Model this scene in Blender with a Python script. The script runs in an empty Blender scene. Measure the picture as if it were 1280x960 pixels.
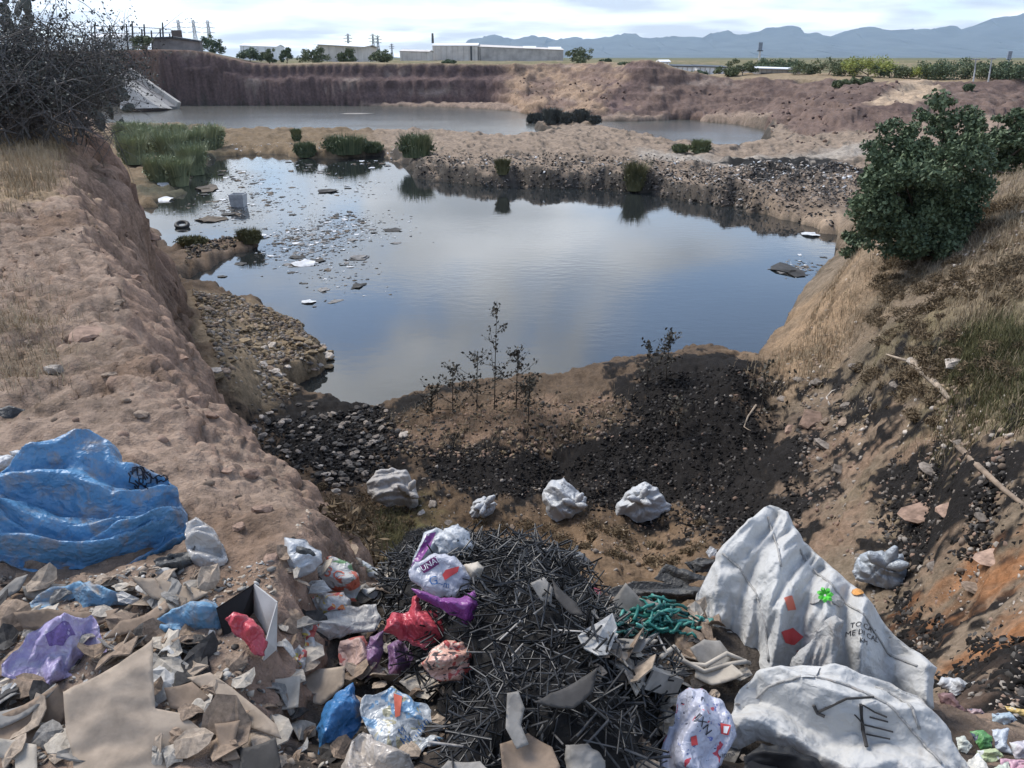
import bpy, bmesh, math, random
import numpy as np
from mathutils import Vector, Matrix
from mathutils.bvhtree import BVHTree
from mathutils.geometry import delaunay_2d_cdt

S = bpy.context.scene
COL = S.collection
R = math.radians

# ------------------------------------------------------------------ camera
CAM_H = 8.0
PITCH = R(22.2)
FPX = 1000.0                       # focal length in pixels of a 1280 wide frame
cam_d = bpy.data.cameras.new('camera')
cam_d.sensor_width = 36.0
cam_d.lens = 36.0 * FPX / 1280.0
cam_d.clip_start = 0.05
cam_d.clip_end = 60000
cam = bpy.data.objects.new('camera', cam_d)
COL.objects.link(cam)
cam.location = (0, 0, CAM_H)
cam.rotation_euler = (R(90) - PITCH, 0, 0)
S.camera = cam

# ------------------------------------------------------------------ world: hazy sky with broken cloud
SUN_EL, SUN_AZ = R(50), R(-52)     # azimuth measured from +Y (view direction), positive to the right
W = bpy.data.worlds.new('World')
S.world = W
W.use_nodes = True
nt = W.node_tree
for n in list(nt.nodes):
    nt.nodes.remove(n)
def wn(t, **k):
    n = nt.nodes.new(t)
    for a, b in k.items():
        setattr(n, a, b)
    return n
wo = wn('ShaderNodeOutputWorld')
bg = wn('ShaderNodeBackground')
sky = wn('ShaderNodeTexSky', sky_type='NISHITA', sun_disc=False)
sky.sun_elevation = SUN_EL
sky.sun_rotation = SUN_AZ
sky.air_density = 1.0
sky.dust_density = 1.0
sky.altitude = 1800
tc = wn('ShaderNodeTexCoord')
sep = wn('ShaderNodeSeparateXYZ')
nt.links.new(tc.outputs['Generated'], sep.inputs[0])
def wm(op, a, b=None, c=None, clamp=False):
    n = wn('ShaderNodeMath', operation=op)
    n.use_clamp = clamp
    for i, v in enumerate((a, b, c)):
        if v is None:
            continue
        if isinstance(v, (int, float)):
            n.inputs[i].default_value = v
        else:
            nt.links.new(v, n.inputs[i])
    return n.outputs[0]
zc = wm('ADD', wm('MAXIMUM', sep.outputs[2], 0.0), 0.10)
cx_ = wm('DIVIDE', sep.outputs[0], zc)
cy_ = wm('DIVIDE', sep.outputs[1], zc)
comb = wn('ShaderNodeCombineXYZ')
nt.links.new(cx_, comb.inputs[0])
nt.links.new(cy_, comb.inputs[1])
comb.inputs[2].default_value = 0.0
mp = wn('ShaderNodeMapping')
CLOUD_OFF = (5.6, 3.85, 3.3)
mp.inputs['Scale'].default_value = (-1, 1, 1)
mp.inputs['Location'].default_value = CLOUD_OFF
nt.links.new(comb.outputs[0], mp.inputs[0])
no = wn('ShaderNodeTexNoise')
no.inputs['Scale'].default_value = 0.55
no.inputs['Detail'].default_value = 9
no.inputs['Roughness'].default_value = 0.55
no.inputs['Distortion'].default_value = 0.6
nt.links.new(mp.outputs[0], no.inputs['Vector'])
no2 = wn('ShaderNodeTexNoise')
no2.inputs['Scale'].default_value = 0.9
no2.inputs['Detail'].default_value = 6
nt.links.new(mp.outputs[0], no2.inputs['Vector'])
# more cover towards the hazy horizon
cov = wm('MULTIPLY', wm('SUBTRACT', 0.25, wm('MINIMUM', wm('MAXIMUM', sep.outputs[2], 0.0), 0.25)), 0.9)
dens = wm('ADD', no.outputs[0], cov)
mr = wn('ShaderNodeMapRange', interpolation_type='SMOOTHSTEP')
mr.inputs['From Min'].default_value = 0.50
mr.inputs['From Max'].default_value = 0.61
mr.inputs['To Min'].default_value = 0.14
nt.links.new(dens, mr.inputs['Value'])
cr = wn('ShaderNodeMapRange')
cr.inputs['From Min'].default_value = 0.38
cr.inputs['From Max'].default_value = 0.66
cr.inputs['To Min'].default_value = 3.5
cr.inputs['To Max'].default_value = 8.8
nt.links.new(no2.outputs[0], cr.inputs['Value'])
ccol = wn('ShaderNodeVectorMath', operation='SCALE')
ccol.inputs[0].default_value = (0.955, 0.975, 1.0)
nt.links.new(cr.outputs[0], ccol.inputs['Scale'])
mx = wn('ShaderNodeMix', data_type='RGBA')
nt.links.new(mr.outputs[0], mx.inputs['Factor'])
nt.links.new(sky.outputs[0], mx.inputs['A'])
nt.links.new(ccol.outputs[0], mx.inputs['B'])
nt.links.new(mx.outputs['Result'], bg.inputs['Color'])
bg.inputs['Strength'].default_value = 0.115
nt.links.new(bg.outputs[0], wo.inputs['Surface'])

sd = bpy.data.lights.new('sun', 'SUN')
sd.energy = 2.0
sd.angle = R(24)
sd.color = (1.0, 0.955, 0.89)
sun = bpy.data.objects.new('sun', sd)
COL.objects.link(sun)
_sv = Vector((math.sin(SUN_AZ) * math.cos(SUN_EL), math.cos(SUN_AZ) * math.cos(SUN_EL), math.sin(SUN_EL)))
sun.rotation_euler = (-_sv).to_track_quat('-Z', 'Y').to_euler()
sun.location = (-30, 30, 60)

S.view_settings.view_transform = 'Standard'
S.view_settings.look = 'None'
S.view_settings.gamma = 1
S.view_settings.exposure = 1.18
S.view_settings.use_curve_mapping = False
S.render.engine = 'CYCLES'
S.cycles.max_bounces = 6
S.cycles.diffuse_bounces = 3
S.cycles.glossy_bounces = 3
S.cycles.transmission_bounces = 4
S.cycles.transparent_max_bounces = 12
S.cycles.volume_bounces = 1
S.cycles.use_denoising = True

# ------------------------------------------------------------------ small helpers
def reg(o, label=None, cat=None, group=None, kind=None):
    if label: o['label'] = label
    if cat: o['category'] = cat
    if group: o['group'] = group
    if kind: o['kind'] = kind
    return o

def mesh_obj(name, verts, faces, mat=None, parent=None, smooth=False):
    me = bpy.data.meshes.new(name)
    me.from_pydata([tuple(v) for v in verts], [], [tuple(f) for f in faces])
    if smooth:
        me.polygons.foreach_set('use_smooth', [True] * len(me.polygons))
    me.update()
    o = bpy.data.objects.new(name, me)
    COL.objects.link(o)
    if mat: me.materials.append(mat)
    if parent: o.parent = parent
    return o

def np_mesh(name, V, F, mat=None, parent=None, smooth=False):
    """fast mesh from numpy verts (n,3) and equal sized faces (m,k)"""
    V = np.ascontiguousarray(V, np.float32); F = np.ascontiguousarray(F, np.int32)
    me = bpy.data.meshes.new(name)
    me.vertices.add(len(V)); me.vertices.foreach_set('co', V.ravel())
    k = F.shape[1]
    me.loops.add(F.size); me.loops.foreach_set('vertex_index', F.ravel())
    me.polygons.add(len(F))
    me.polygons.foreach_set('loop_start', np.arange(0, F.size, k, dtype=np.int32))
    try:
        me.polygons.foreach_set('loop_total', np.full(len(F), k, np.int32))
    except Exception:
        pass
    if smooth:
        me.polygons.foreach_set('use_smooth', np.ones(len(F), bool))
    me.update(calc_edges=True)
    me.validate()
    o = bpy.data.objects.new(name, me)
    COL.objects.link(o)
    if mat: me.materials.append(mat)
    if parent: o.parent = parent
    return o

def empty(name, loc, parent=None):
    o = bpy.data.objects.new(name, None)
    o.empty_display_size = 0.1
    o.location = loc
    COL.objects.link(o)
    if parent: o.parent = parent
    return o

def link_copy(src, loc=None, rot=None, scale=None, parent=None):
    c = src.copy()
    COL.objects.link(c)
    c.parent = parent
    if loc is not None: c.location = loc
    if rot is not None: c.rotation_euler = rot
    if scale is not None: c.scale = scale
    return c

# pixel (1280x960) -> ray, and points of the place
CP, SP = math.cos(PITCH), math.sin(PITCH)
def ray(px, py):
    cx = (px - 640.0) / FPX; cy = (480.0 - py) / FPX
    return np.array([cx, CP + cy * SP, -SP + cy * CP])
def at_z(px, py, z):
    d = ray(px, py); t = (z - CAM_H) / d[2]
    return np.array([d[0] * t, d[1] * t, z])
def at_y(px, py, y):
    d = ray(px, py); t = y / d[1]
    return np.array([d[0] * t, y, CAM_H + d[2] * t])

# ------------------------------------------------------------------ noise (numpy)
_rs = np.random.RandomState(7)
_perm = np.concatenate([_rs.permutation(256)] * 3)
_ang = _rs.rand(256) * 2 * np.pi
_gx, _gy = np.cos(_ang), np.sin(_ang)
_g3 = _rs.randn(256, 3); _g3 /= np.linalg.norm(_g3, axis=1)[:, None]
def pn2(x, y, s=0):
    x = np.asarray(x, float) + s * 17.13; y = np.asarray(y, float) + s * 5.71
    xi = np.floor(x).astype(np.int64); yi = np.floor(y).astype(np.int64)
    xf = x - xi; yf = y - yi
    u = xf * xf * xf * (xf * (xf * 6 - 15) + 10); v = yf * yf * yf * (yf * (yf * 6 - 15) + 10)
    def g(ix, iy, dx, dy):
        h = _perm[(_perm[ix & 255] + iy) & 255]
        return _gx[h] * dx + _gy[h] * dy
    a = g(xi, yi, xf, yf); b = g(xi + 1, yi, xf - 1, yf)
    c = g(xi, yi + 1, xf, yf - 1); d = g(xi + 1, yi + 1, xf - 1, yf - 1)
    return ((a + u * (b - a)) + v * ((c + u * (d - c)) - (a + u * (b - a)))) * 1.5
def pn3(x, y, z, s=0):
    x = np.asarray(x, float) + s * 11.3; y = np.asarray(y, float) + s * 3.7; z = np.asarray(z, float) + s * 7.9
    xi = np.floor(x).astype(np.int64); yi = np.floor(y).astype(np.int64); zi = np.floor(z).astype(np.int64)
    xf = x - xi; yf = y - yi; zf = z - zi
    u = xf * xf * (3 - 2 * xf); v = yf * yf * (3 - 2 * yf); w = zf * zf * (3 - 2 * zf)
    r = 0
    for i in (0, 1):
        for j in (0, 1):
            for k in (0, 1):
                h = _perm[(_perm[(_perm[(xi + i) & 255] + yi + j) & 255] + zi + k) & 255]
                G = _g3[h]
                val = G[..., 0] * (xf - i) + G[..., 1] * (yf - j) + G[..., 2] * (zf - k)
                r = r + val * (u if i else 1 - u) * (v if j else 1 - v) * (w if k else 1 - w)
    return r * 1.4
def fbm(x, y, f, oct=4, s=0, gain=0.5, lac=2.1):
    r = 0; a = 1
    for o in range(oct):
        r = r + a * pn2(np.asarray(x) * f, np.asarray(y) * f, s + o); f *= lac; a *= gain
    return r
def ridged(x, y, f, oct=3, s=0):
    r = 0; a = 1
    for o in range(oct):
        r = r + a * (1 - 2 * np.abs(pn2(np.asarray(x) * f, np.asarray(y) * f, s + o))); f *= 2.2; a *= 0.5
    return r
def sstep(a, b, x):
    t = np.clip((x - a) / (b - a), 0, 1)
    return t * t * (3 - 2 * t)
def poly_sdf(x, y, poly):
    """signed distance to a closed polygon, positive inside"""
    P = np.asarray(poly, float)[:, :2]
    x = np.asarray(x, float); y = np.asarray(y, float)
    d = np.full(x.shape, 1e18); ins = np.zeros(x.shape, bool)
    n = len(P)
    for i in range(n):
        ax, ay = P[i]; bx, by = P[(i + 1) % n]
        ex, ey = bx - ax, by - ay
        L = ex * ex + ey * ey + 1e-12
        t = np.clip(((x - ax) * ex + (y - ay) * ey) / L, 0, 1)
        dx = x - ax - t * ex; dy = y - ay - t * ey
        d = np.minimum(d, dx * dx + dy * dy)
        c = ((ay > y) != (by > y))
        with np.errstate(divide='ignore', invalid='ignore'):
            xi = (bx - ax) * (y - ay) / (by - ay + 1e-18) + ax
        ins ^= c & (x < xi)
    d = np.sqrt(d)
    return np.where(ins, d, -d)

# ------------------------------------------------------------------ lie of the land
def PZ(lst, z=0.0):
    return [at_z(a, b, z)[:2] for a, b in lst]
POND = PZ([(188, 262), (215, 262), (240, 238), (262, 212), (283, 197), (330, 194), (375, 199), (420, 201), (465, 197), (497, 206),
           (508, 222), (560, 230), (600, 235), (650, 234), (700, 239), (760, 238), (800, 243), (850, 258), (900, 260),
           (930, 262), (940, 270), (985, 280), (1030, 293), (1044, 318), (1036, 345), (1004, 372), (975, 400), (966, 428), (935, 450)])
POND += [np.array(p) for p in [(6.2, 19.3), (4.2, 18.2), (1.5, 17.6), (-1.5, 17.3), (-3.6, 17.2)]]
POND += PZ([(365, 488), (400, 472), (424, 457), (418, 442), (390, 420), (330, 388), (262, 365), (236, 352),
            (300, 324), (338, 300), (318, 290), (270, 304), (230, 306), (205, 290)])
FARPOND = PZ([(120, 131), (400, 132), (560, 134), (640, 139), (690, 146), (700, 151), (780, 152), (860, 150), (920, 156), (950, 163),
              (955, 178), (950, 190), (900, 194), (865, 190), (820, 180), (780, 170), (745, 161), (690, 160), (660, 158),
              (680, 166), (692, 173), (650, 180), (600, 174), (545, 166), (480, 165), (400, 162), (290, 164), (210, 159), (120, 160)])
PIT = [(-140, 120), (-80, 150), (-58, 154.5), (-20, 154), (-3, 154), (3, 150), (7, 137), (11, 124), (16, 120), (28, 120), (35, 114), (36, 104),
       (32, 92), (32, 80), (38, 80), (47, 88), (60, 100), (66, 92), (58, 72), (52, 52), (46, 36), (30, 24), (30, -40), (-60, -40), (-140, 20)]
PLAT = [(-90, 80), (-34, 52), (-19.5, 38)] + [tuple(at_z(a, b, z)[:2]) for a, b, z in
        [(148, 160, 6.3), (168, 200, 6.3), (182, 240, 6.3), (203, 290, 6.25), (232, 355, 6.2), (252, 420, 6.3), (280, 498, 6.3), (306, 555, 6.3), (324, 610, 6.3), (334, 650, 6.3), (338, 700, 6.3)]] + \
       [(-0.80, 2.60), (-0.6, 2.62), (-0.3, 2.62), (0.3, 2.62), (0.8, 2.55), (1.12, 2.38), (1.42, 1.95), (1.75, 1.3), (1.9, 0), (2.2, -8), (-40, -40), (-90, 20)]

CTRL = [
 # hollow with the tied sacks
 (430,660,.9),(490,635,.75),(600,645,.7),(705,648,.7),(805,652,.8),(560,690,1.0),(750,690,1.2),(900,690,1.6),
 # ash bank on the near shore
 (310,520,.9),(380,505,.55),(380,560,.8),(480,509,.7),(470,560,.75),(560,515,1.15),(560,560,1.0),(640,507,1.35),(640,570,1.0),
 (720,499,1.45),(780,487,1.65),(850,463,2.05),(905,459,2.2),(935,475,2.2),(860,540,1.5),(900,600,1.2),(980,520,1.8),(990,640,1.7),(880,640,1.2),
 # right hand slope
 (1085,315,3.9),(1050,440,2.6),(1000,480,2.2),(1000,412,1.3),(960,450,1.0),(1060,330,2.6),
 (1150,330,4.1),(1280,225,5.3),(1280,330,5.0),(1200,400,4.3),(1280,430,4.6),(1100,420,3.4),(1150,480,3.6),(1280,520,4.4),
 (1060,500,2.6),(1100,560,2.8),(1000,560,2.0),(1200,600,3.8),(1280,620,4.3),(1080,640,2.6),(1150,680,3.0),(1280,720,4.2),
 (1100,730,2.7),(1200,760,3.6),(1280,830,4.7),(1200,860,4.3),(1280,930,5.3),(1215,250,4.9),
 # cove, ash flat, spit
 (1040,280,.4),(985,268,.5),(1000,230,1.3),(950,212,1.5),(900,245,.9),(1060,205,1.5),(860,224,1.0),(800,218,1.1),(740,210,1.1),
 (680,208,1.1),(620,205,1.1),(560,202,1.0),(525,204,.9),(600,180,.9),(700,178,1.2),(760,175,1.1),(850,192,1.2),(950,196,1.0),(1050,190,1.5),
 # reed bank left, low causeway
 (200,215,.2),(250,185,.35),(175,185,.4),(330,182,.4),(420,182,.45),(480,180,.5),(340,170,.3),(450,170,.3),(200,170,.4),
 # scree under the left cliff
 (250,375,1.0),(300,420,.9),(370,440,.5),(290,470,1.6),(330,475,.8),(250,330,.35),(300,300,.3),
]
_c = np.array([at_z(a, b, z) for a, b, z in CTRL])
_extra = np.array([(0, 20, .6), (4, 22, .5), (-4, 25, .5), (0, 5, 3.6), (-1, 4.2, 4.4), (1.5, 4.5, 3.8), (2.8, 3.2, 4.8), (3.4, 1.5, 5.6), (3.4, -3, 6), (0, -6, 6), (-5, 7, 3), (-3, 8, 1.6), (-6, 14, 1.0),
                   (-14, 25, .5), (-30, 40, .5), (12, 24, 3.4), (16, 28, 3.6), (22, 30, 3.4), (30, 40, 3), (15, 36, .9), (24, 60, 1.6), (36, 70, 2.4),
                   (-40, 110, .6), (0, 130, .6), (20, 105, .6), (40, 95, 2.5), (-60, 60, 1), (9, 9, 5.0), (14, 14, 5.1), (12, 4, 5.8)])
_c = np.vstack([_c, _extra])
def _uv(x, y):
    r = np.sqrt(x * x + y * y) + 1.0
    return np.stack([np.arctan2(x, y) * 3.0, np.log(r)], -1)
_cu = _uv(_c[:, 0], _c[:, 1])
def _phi(d2):
    return 0.5 * d2 * np.log(d2 + 1e-9)
def _solve():
    n = len(_cu)
    d2 = ((_cu[:, None] - _cu[None]) ** 2).sum(-1)
    A = np.zeros((n + 3, n + 3))
    A[:n, :n] = _phi(d2) + np.eye(n) * 2e-4
    A[:n, n] = 1; A[:n, n + 1:] = _cu
    A[n, :n] = 1; A[n + 1:, :n] = _cu.T
    b = np.zeros(n + 3); b[:n] = _c[:, 2]
    return np.linalg.solve(A, b)
_w = _solve()
def h_low(x, y):
    uv = _uv(x, y)
    out = np.full(x.shape, _w[-3]) + uv[..., 0] * _w[-2] + uv[..., 1] * _w[-1]
    for i in range(len(_cu)):
        d2 = (uv[..., 0] - _cu[i, 0]) ** 2 + (uv[..., 1] - _cu[i, 1]) ** 2
        out += _w[i] * _phi(d2)
    return out

def masks(x, y):
    """plan distances shared by the height field and the colours"""
    x = np.asarray(x, float); y = np.asarray(y, float)
    r = np.hypot(x, y)
    m = {'r': r}
    sc = np.clip(r / 20.0, 0.15, 6)
    m['pond'] = poly_sdf(x, y, POND) + np.where(r > 42, 0.9 * fbm(x, y, 0.30, 4, 3), sc * 0.2 * fbm(x, y, 0.9, 4, 3))
    m['far'] = poly_sdf(x, y, FARPOND) + 0.9 * fbm(x, y, 0.15, 4, 9)
    az = np.degrees(np.arctan2(x, y))
    g = ridged(x, y, 0.16, 3, 21)
    m['az'] = az
    wid = np.interp(az, [-40, -2, 0, 2, 6, 9, 14, 22, 30], [4.5, 4.5, 10, 24, 20, 14, 13, 15, 20])
    m['wid'] = wid
    m['pit'] = -poly_sdf(x, y, PIT) + wid * np.where(az > 0, 0.035, 0.012) * g + np.where(az > 0, 1.0, 0.15) * 2.2 * fbm(x, y, 0.09, 2, 33)
    m['pit'] = m['pit'] - wid * np.interp(az, [-3, 3], [0.30, 0.72])
    m['plat'] = poly_sdf(x, y, PLAT) - np.clip(0.082 * r, 0.0, 1.3) * sstep(-13, -18, az) * sstep(2.6, 3.6, r) + np.clip(r, 2, 20) * 0.020 * fbm(x, y, 0.8, 3, 40) + 0.05 * ridged(x, y, 2.6, 3, 44)
    return m

def height(x, y, m=None, fine=True):
    x = np.asarray(x, float); y = np.asarray(y, float)
    if m is None: m = masks(x, y)
    r = m['r']
    lo = h_low(x, y)
    lo = np.where(r > 170, 1.0, np.clip(lo, 0.12, 6.5))
    # roughness of the low ground
    k = np.clip(r / 14.0, 0.4, 3.5)
    lo = lo + 0.10 * k * fbm(x, y, 0.55, 4, 50) * sstep(0, 1, r / 6)
    # far pit wall and plain; slopes have a ledge
    t = (m['pit'] + m['wid']) / m['wid']
    t = np.clip(t, 0, 1)
    prof = 0.60 * sstep(0.02, 0.50, t) + 0.10 * sstep(0.45, 0.8, t) + 0.30 * sstep(0.74, 1.0, t)
    prof = np.where(m['az'] > 1.0, 0.75 * t + 0.25 * sstep(0, 1, t), prof)
    plain = 6.9 + 0.35 * fbm(x, y, 0.05, 3, 60) + 0.0 * r
    plain = plain + 2.3 * sstep(-16, -20.5, m['az']) * sstep(151, 158, r) * sstep(330, 200, r)
    plain = plain - 1.6 * sstep(6, 12, m['az']) * sstep(45, 60, r) * sstep(330, 210, r)
    plain = plain + 1.5 * np.exp(-(((x - 21) / 7.0) ** 2 + ((y - 131) / 7.0) ** 2))
    plain = np.where(r > 340, 7.0 + 0.25 * fbm(x, y, 0.02, 3, 60), plain)
    H = lo + (plain - lo) * prof
    # loose spoil on the wall
    wallm = (t > 0.02) & (t < 0.99)
    H = H + np.where(wallm, 1, 0.25) * sstep(40, 70, r) * sstep(400, 150, r) * np.where(m['az'] > 1, 0.5, 0.05) * fbm(x, y, 0.28, 4, 70)
    # far lagoon and pond basins
    bank = np.clip(r * 0.012, 0.15, 1.6)
    bw = np.where((r > 40) & (m['az'] > -8.5) & (m['az'] < 16), 1.3, 1.0) * bank
    H = H + (-0.9 - H) * sstep(-1.9, 0.25, m['pond'] / bw)
    H = H + (-0.9 - H) * sstep(-1.2, 0.5, m['far'] / 0.8) * (r > 40)
    # the terrace on the left and under the viewer
    wl = np.interp(r, [0, 3, 5, 9, 20, 60], [1.3, 1.2, 1.2, 1.3, 1.9, 3.0])
    wl = wl + (1.5 - wl) * sstep(-18, -12, m['az'])
    u_ = np.clip((0.03 - m['plat']) / wl, 0, 1)
    tp = (1 - u_) ** 2.2
    tl = np.where(u_ < .42, 1 - .20 * (u_ / .42) ** 1.25, .80 * (1 - np.clip((u_ - .42) / .58, 0, 1)) ** 1.5)
    tp = tp + (tl - tp) * sstep(-12, -18, m['az'])
    top = 6.22 + 0.05 * np.clip(r - 6, 0, 12) * 0.25
    # the rubbish heap swells in front of the viewer
    top = top - 0.22 * sstep(-0.84, -0.66, x) * sstep(1.5, 2.0, y) - 0.08 * sstep(-0.84, -0.5, x) + 0.14 * np.exp(-(((x - 0.1) / 0.42) ** 2 + ((y - 2.05) / 0.40) ** 2))
    top = top + 0.05 * fbm(x, y, 0.9, 3, 80) + (0.035 * ridged(x, y, 2.2, 3, 84) + 0.016 * np.abs(fbm(x, y, 7.0, 3, 86, 0.6)) * sstep(25, 10, r)) * sstep(2.0, 3.2, r)
    H = H + (top - H) * np.where(H < top + 1.0, tp, 0) * sstep(90, 60, r)
    if fine:
        H = H + np.clip(r / 8, 0.35, 1) * 0.045 * ridged(x, y, 3.1, 3, 90) * sstep(120, 20, r) * (H > -0.3)
    return H

def hfast(x, y):
    """height read back from the ground sheet (bilinear on its own grid)"""
    x = np.asarray(x, float); y = np.asarray(y, float)
    r = np.clip(np.hypot(x, y), rr[0], rr[-2]); a = np.arctan2(x, y)
    i = np.clip(np.searchsorted(rr, r) - 1, 0, NR - 2); j = np.clip(np.searchsorted(aa, a) - 1, 0, NA - 2)
    u = (r - rr[i]) / (rr[i + 1] - rr[i]); v = np.clip((a - aa[j]) / (aa[j + 1] - aa[j]), 0, 1)
    return (GZ[i, j] * (1 - u) + GZ[i + 1, j] * u) * (1 - v) + (GZ[i, j + 1] * (1 - u) + GZ[i + 1, j + 1] * u) * v
def hz(x, y):
    return float(hfast(x, y))
_tt = np.exp(np.linspace(math.log(1.2), math.log(260), 900))
def hits(px, py):
    """where rays of the photograph meet the ground (n,3)"""
    px = np.atleast_1d(np.asarray(px, float)); py = np.atleast_1d(np.asarray(py, float))
    out = np.zeros((len(px), 3))
    for k in range(0, len(px), 400):
        cx = (px[k:k + 400] - 640.0) / FPX; cy = (480.0 - py[k:k + 400]) / FPX
        D = np.stack([cx, CP + cy * SP, -SP + cy * CP], -1)
        X, Y, Z = [D[:, c:c + 1] * _tt[None] for c in range(3)]; Z = Z + CAM_H
        g = Z - np.maximum(hfast(X, Y), 0.0)
        neg = g < 0
        i = np.clip(np.where(neg.any(1), neg.argmax(1), len(_tt) - 1), 1, None)
        ar = np.arange(len(cx)); a0, a1 = g[ar, i - 1], g[ar, i]
        f = np.clip(a0 / (a0 - a1 + 1e-9), 0, 1); t = _tt[i - 1] + f * (_tt[i] - _tt[i - 1])
        out[k:k + 400] = D * t[:, None] + np.array([0, 0, CAM_H])
    return out
def hit(px, py):
    return hits([px], [py])[0]

# ------------------------------------------------------------------ materials
def new_mat(name):
    m = bpy.data.materials.new(name)
    m.use_nodes = True
    nt = m.node_tree
    b = nt.nodes['Principled BSDF']
    return m, nt, b
def N(nt, t, **k):
    n = nt.nodes.new(t)
    for a, b in k.items():
        setattr(n, a, b)
    return n
def noise_node(nt, scale, detail=4, rough=0.55, vec=None, dist=0.0):
    n = N(nt, 'ShaderNodeTexNoise')
    n.inputs['Scale'].default_value = scale
    n.inputs['Detail'].default_value = detail
    n.inputs['Roughness'].default_value = rough
    n.inputs['Distortion'].default_value = dist
    if vec is not None: nt.links.new(vec, n.inputs['Vector'])
    return n
def obj_vec(nt):
    return N(nt, 'ShaderNodeTexCoord').outputs['Object']
def ramp(nt, fac, stops):
    r = N(nt, 'ShaderNodeValToRGB')
    el = r.color_ramp.elements
    while len(el) < len(stops): el.new(0.5)
    for e, (p, c) in zip(el, stops):
        e.position = p; e.color = (c[0], c[1], c[2], 1)
    nt.links.new(fac, r.inputs[0])
    return r
def mixrgb(nt, fac, a, b, mode='MIX'):
    m = N(nt, 'ShaderNodeMix', data_type='RGBA', blend_type=mode)
    for key, v in (('Factor', fac), ('A', a), ('B', b)):
        if isinstance(v, (int, float)): m.inputs[key].default_value = v
        elif isinstance(v, tuple): m.inputs[key].default_value = (v[0], v[1], v[2], 1)
        else: nt.links.new(v, m.inputs[key])
    return m.outputs['Result']
def bump(nt, h, strength=0.4, dist=0.02, normal=None):
    b = N(nt, 'ShaderNodeBump')
    b.inputs['Strength'].default_value = strength
    b.inputs['Distance'].default_value = dist
    nt.links.new(h, b.inputs['Height'])
    if normal is not None: nt.links.new(normal, b.inputs['Normal'])
    return b.outputs[0]
_simple = {}
def simple(name, col, rough=0.8, var=0.25, scale=8.0, bumpd=0.0, bscale=40.0, spec=0.3, col2=None, metal=0.0, trans=0.0, alpha=1.0, per_obj=0.0):
    """mottled procedural paint/plastic/earth"""
    if name in _simple: return _simple[name]
    m, nt, b = new_mat(name)
    v = obj_vec(nt)
    n1 = noise_node(nt, scale, 5, 0.6, v)
    c2 = col2 if col2 else tuple(max(0, c * (1 - var * 1.6)) for c in col)
    c1 = tuple(min(1, c * (1 + var * 0.5)) for c in col)
    rp = ramp(nt, n1.outputs[0], [(0.33, c2), (0.62, c1)])
    out = rp.outputs[0]
    if per_obj:
        oi = N(nt, 'ShaderNodeObjectInfo')
        mrn = N(nt, 'ShaderNodeMapRange')
        mrn.inputs['To Min'].default_value = 1 - per_obj; mrn.inputs['To Max'].default_value = 1 + per_obj
        nt.links.new(oi.outputs['Random'], mrn.inputs['Value'])
        vm = N(nt, 'ShaderNodeVectorMath', operation='SCALE')
        nt.links.new(out, vm.inputs[0]); nt.links.new(mrn.outputs[0], vm.inputs['Scale'])
        out = vm.outputs[0]
    nt.links.new(out, b.inputs['Base Color'])
    b.inputs['Roughness'].default_value = rough
    b.inputs['Specular IOR Level'].default_value = spec
    b.inputs['Metallic'].default_value = metal
    b.inputs['Transmission Weight'].default_value = trans
    b.inputs['Alpha'].default_value = alpha
    if bumpd:
        n2 = noise_node(nt, bscale, 4, 0.6, v)
        nt.links.new(bump(nt, n2.outputs[0], 0.6, bumpd), b.inputs['Normal'])
    _simple[name] = m
    return m

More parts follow.
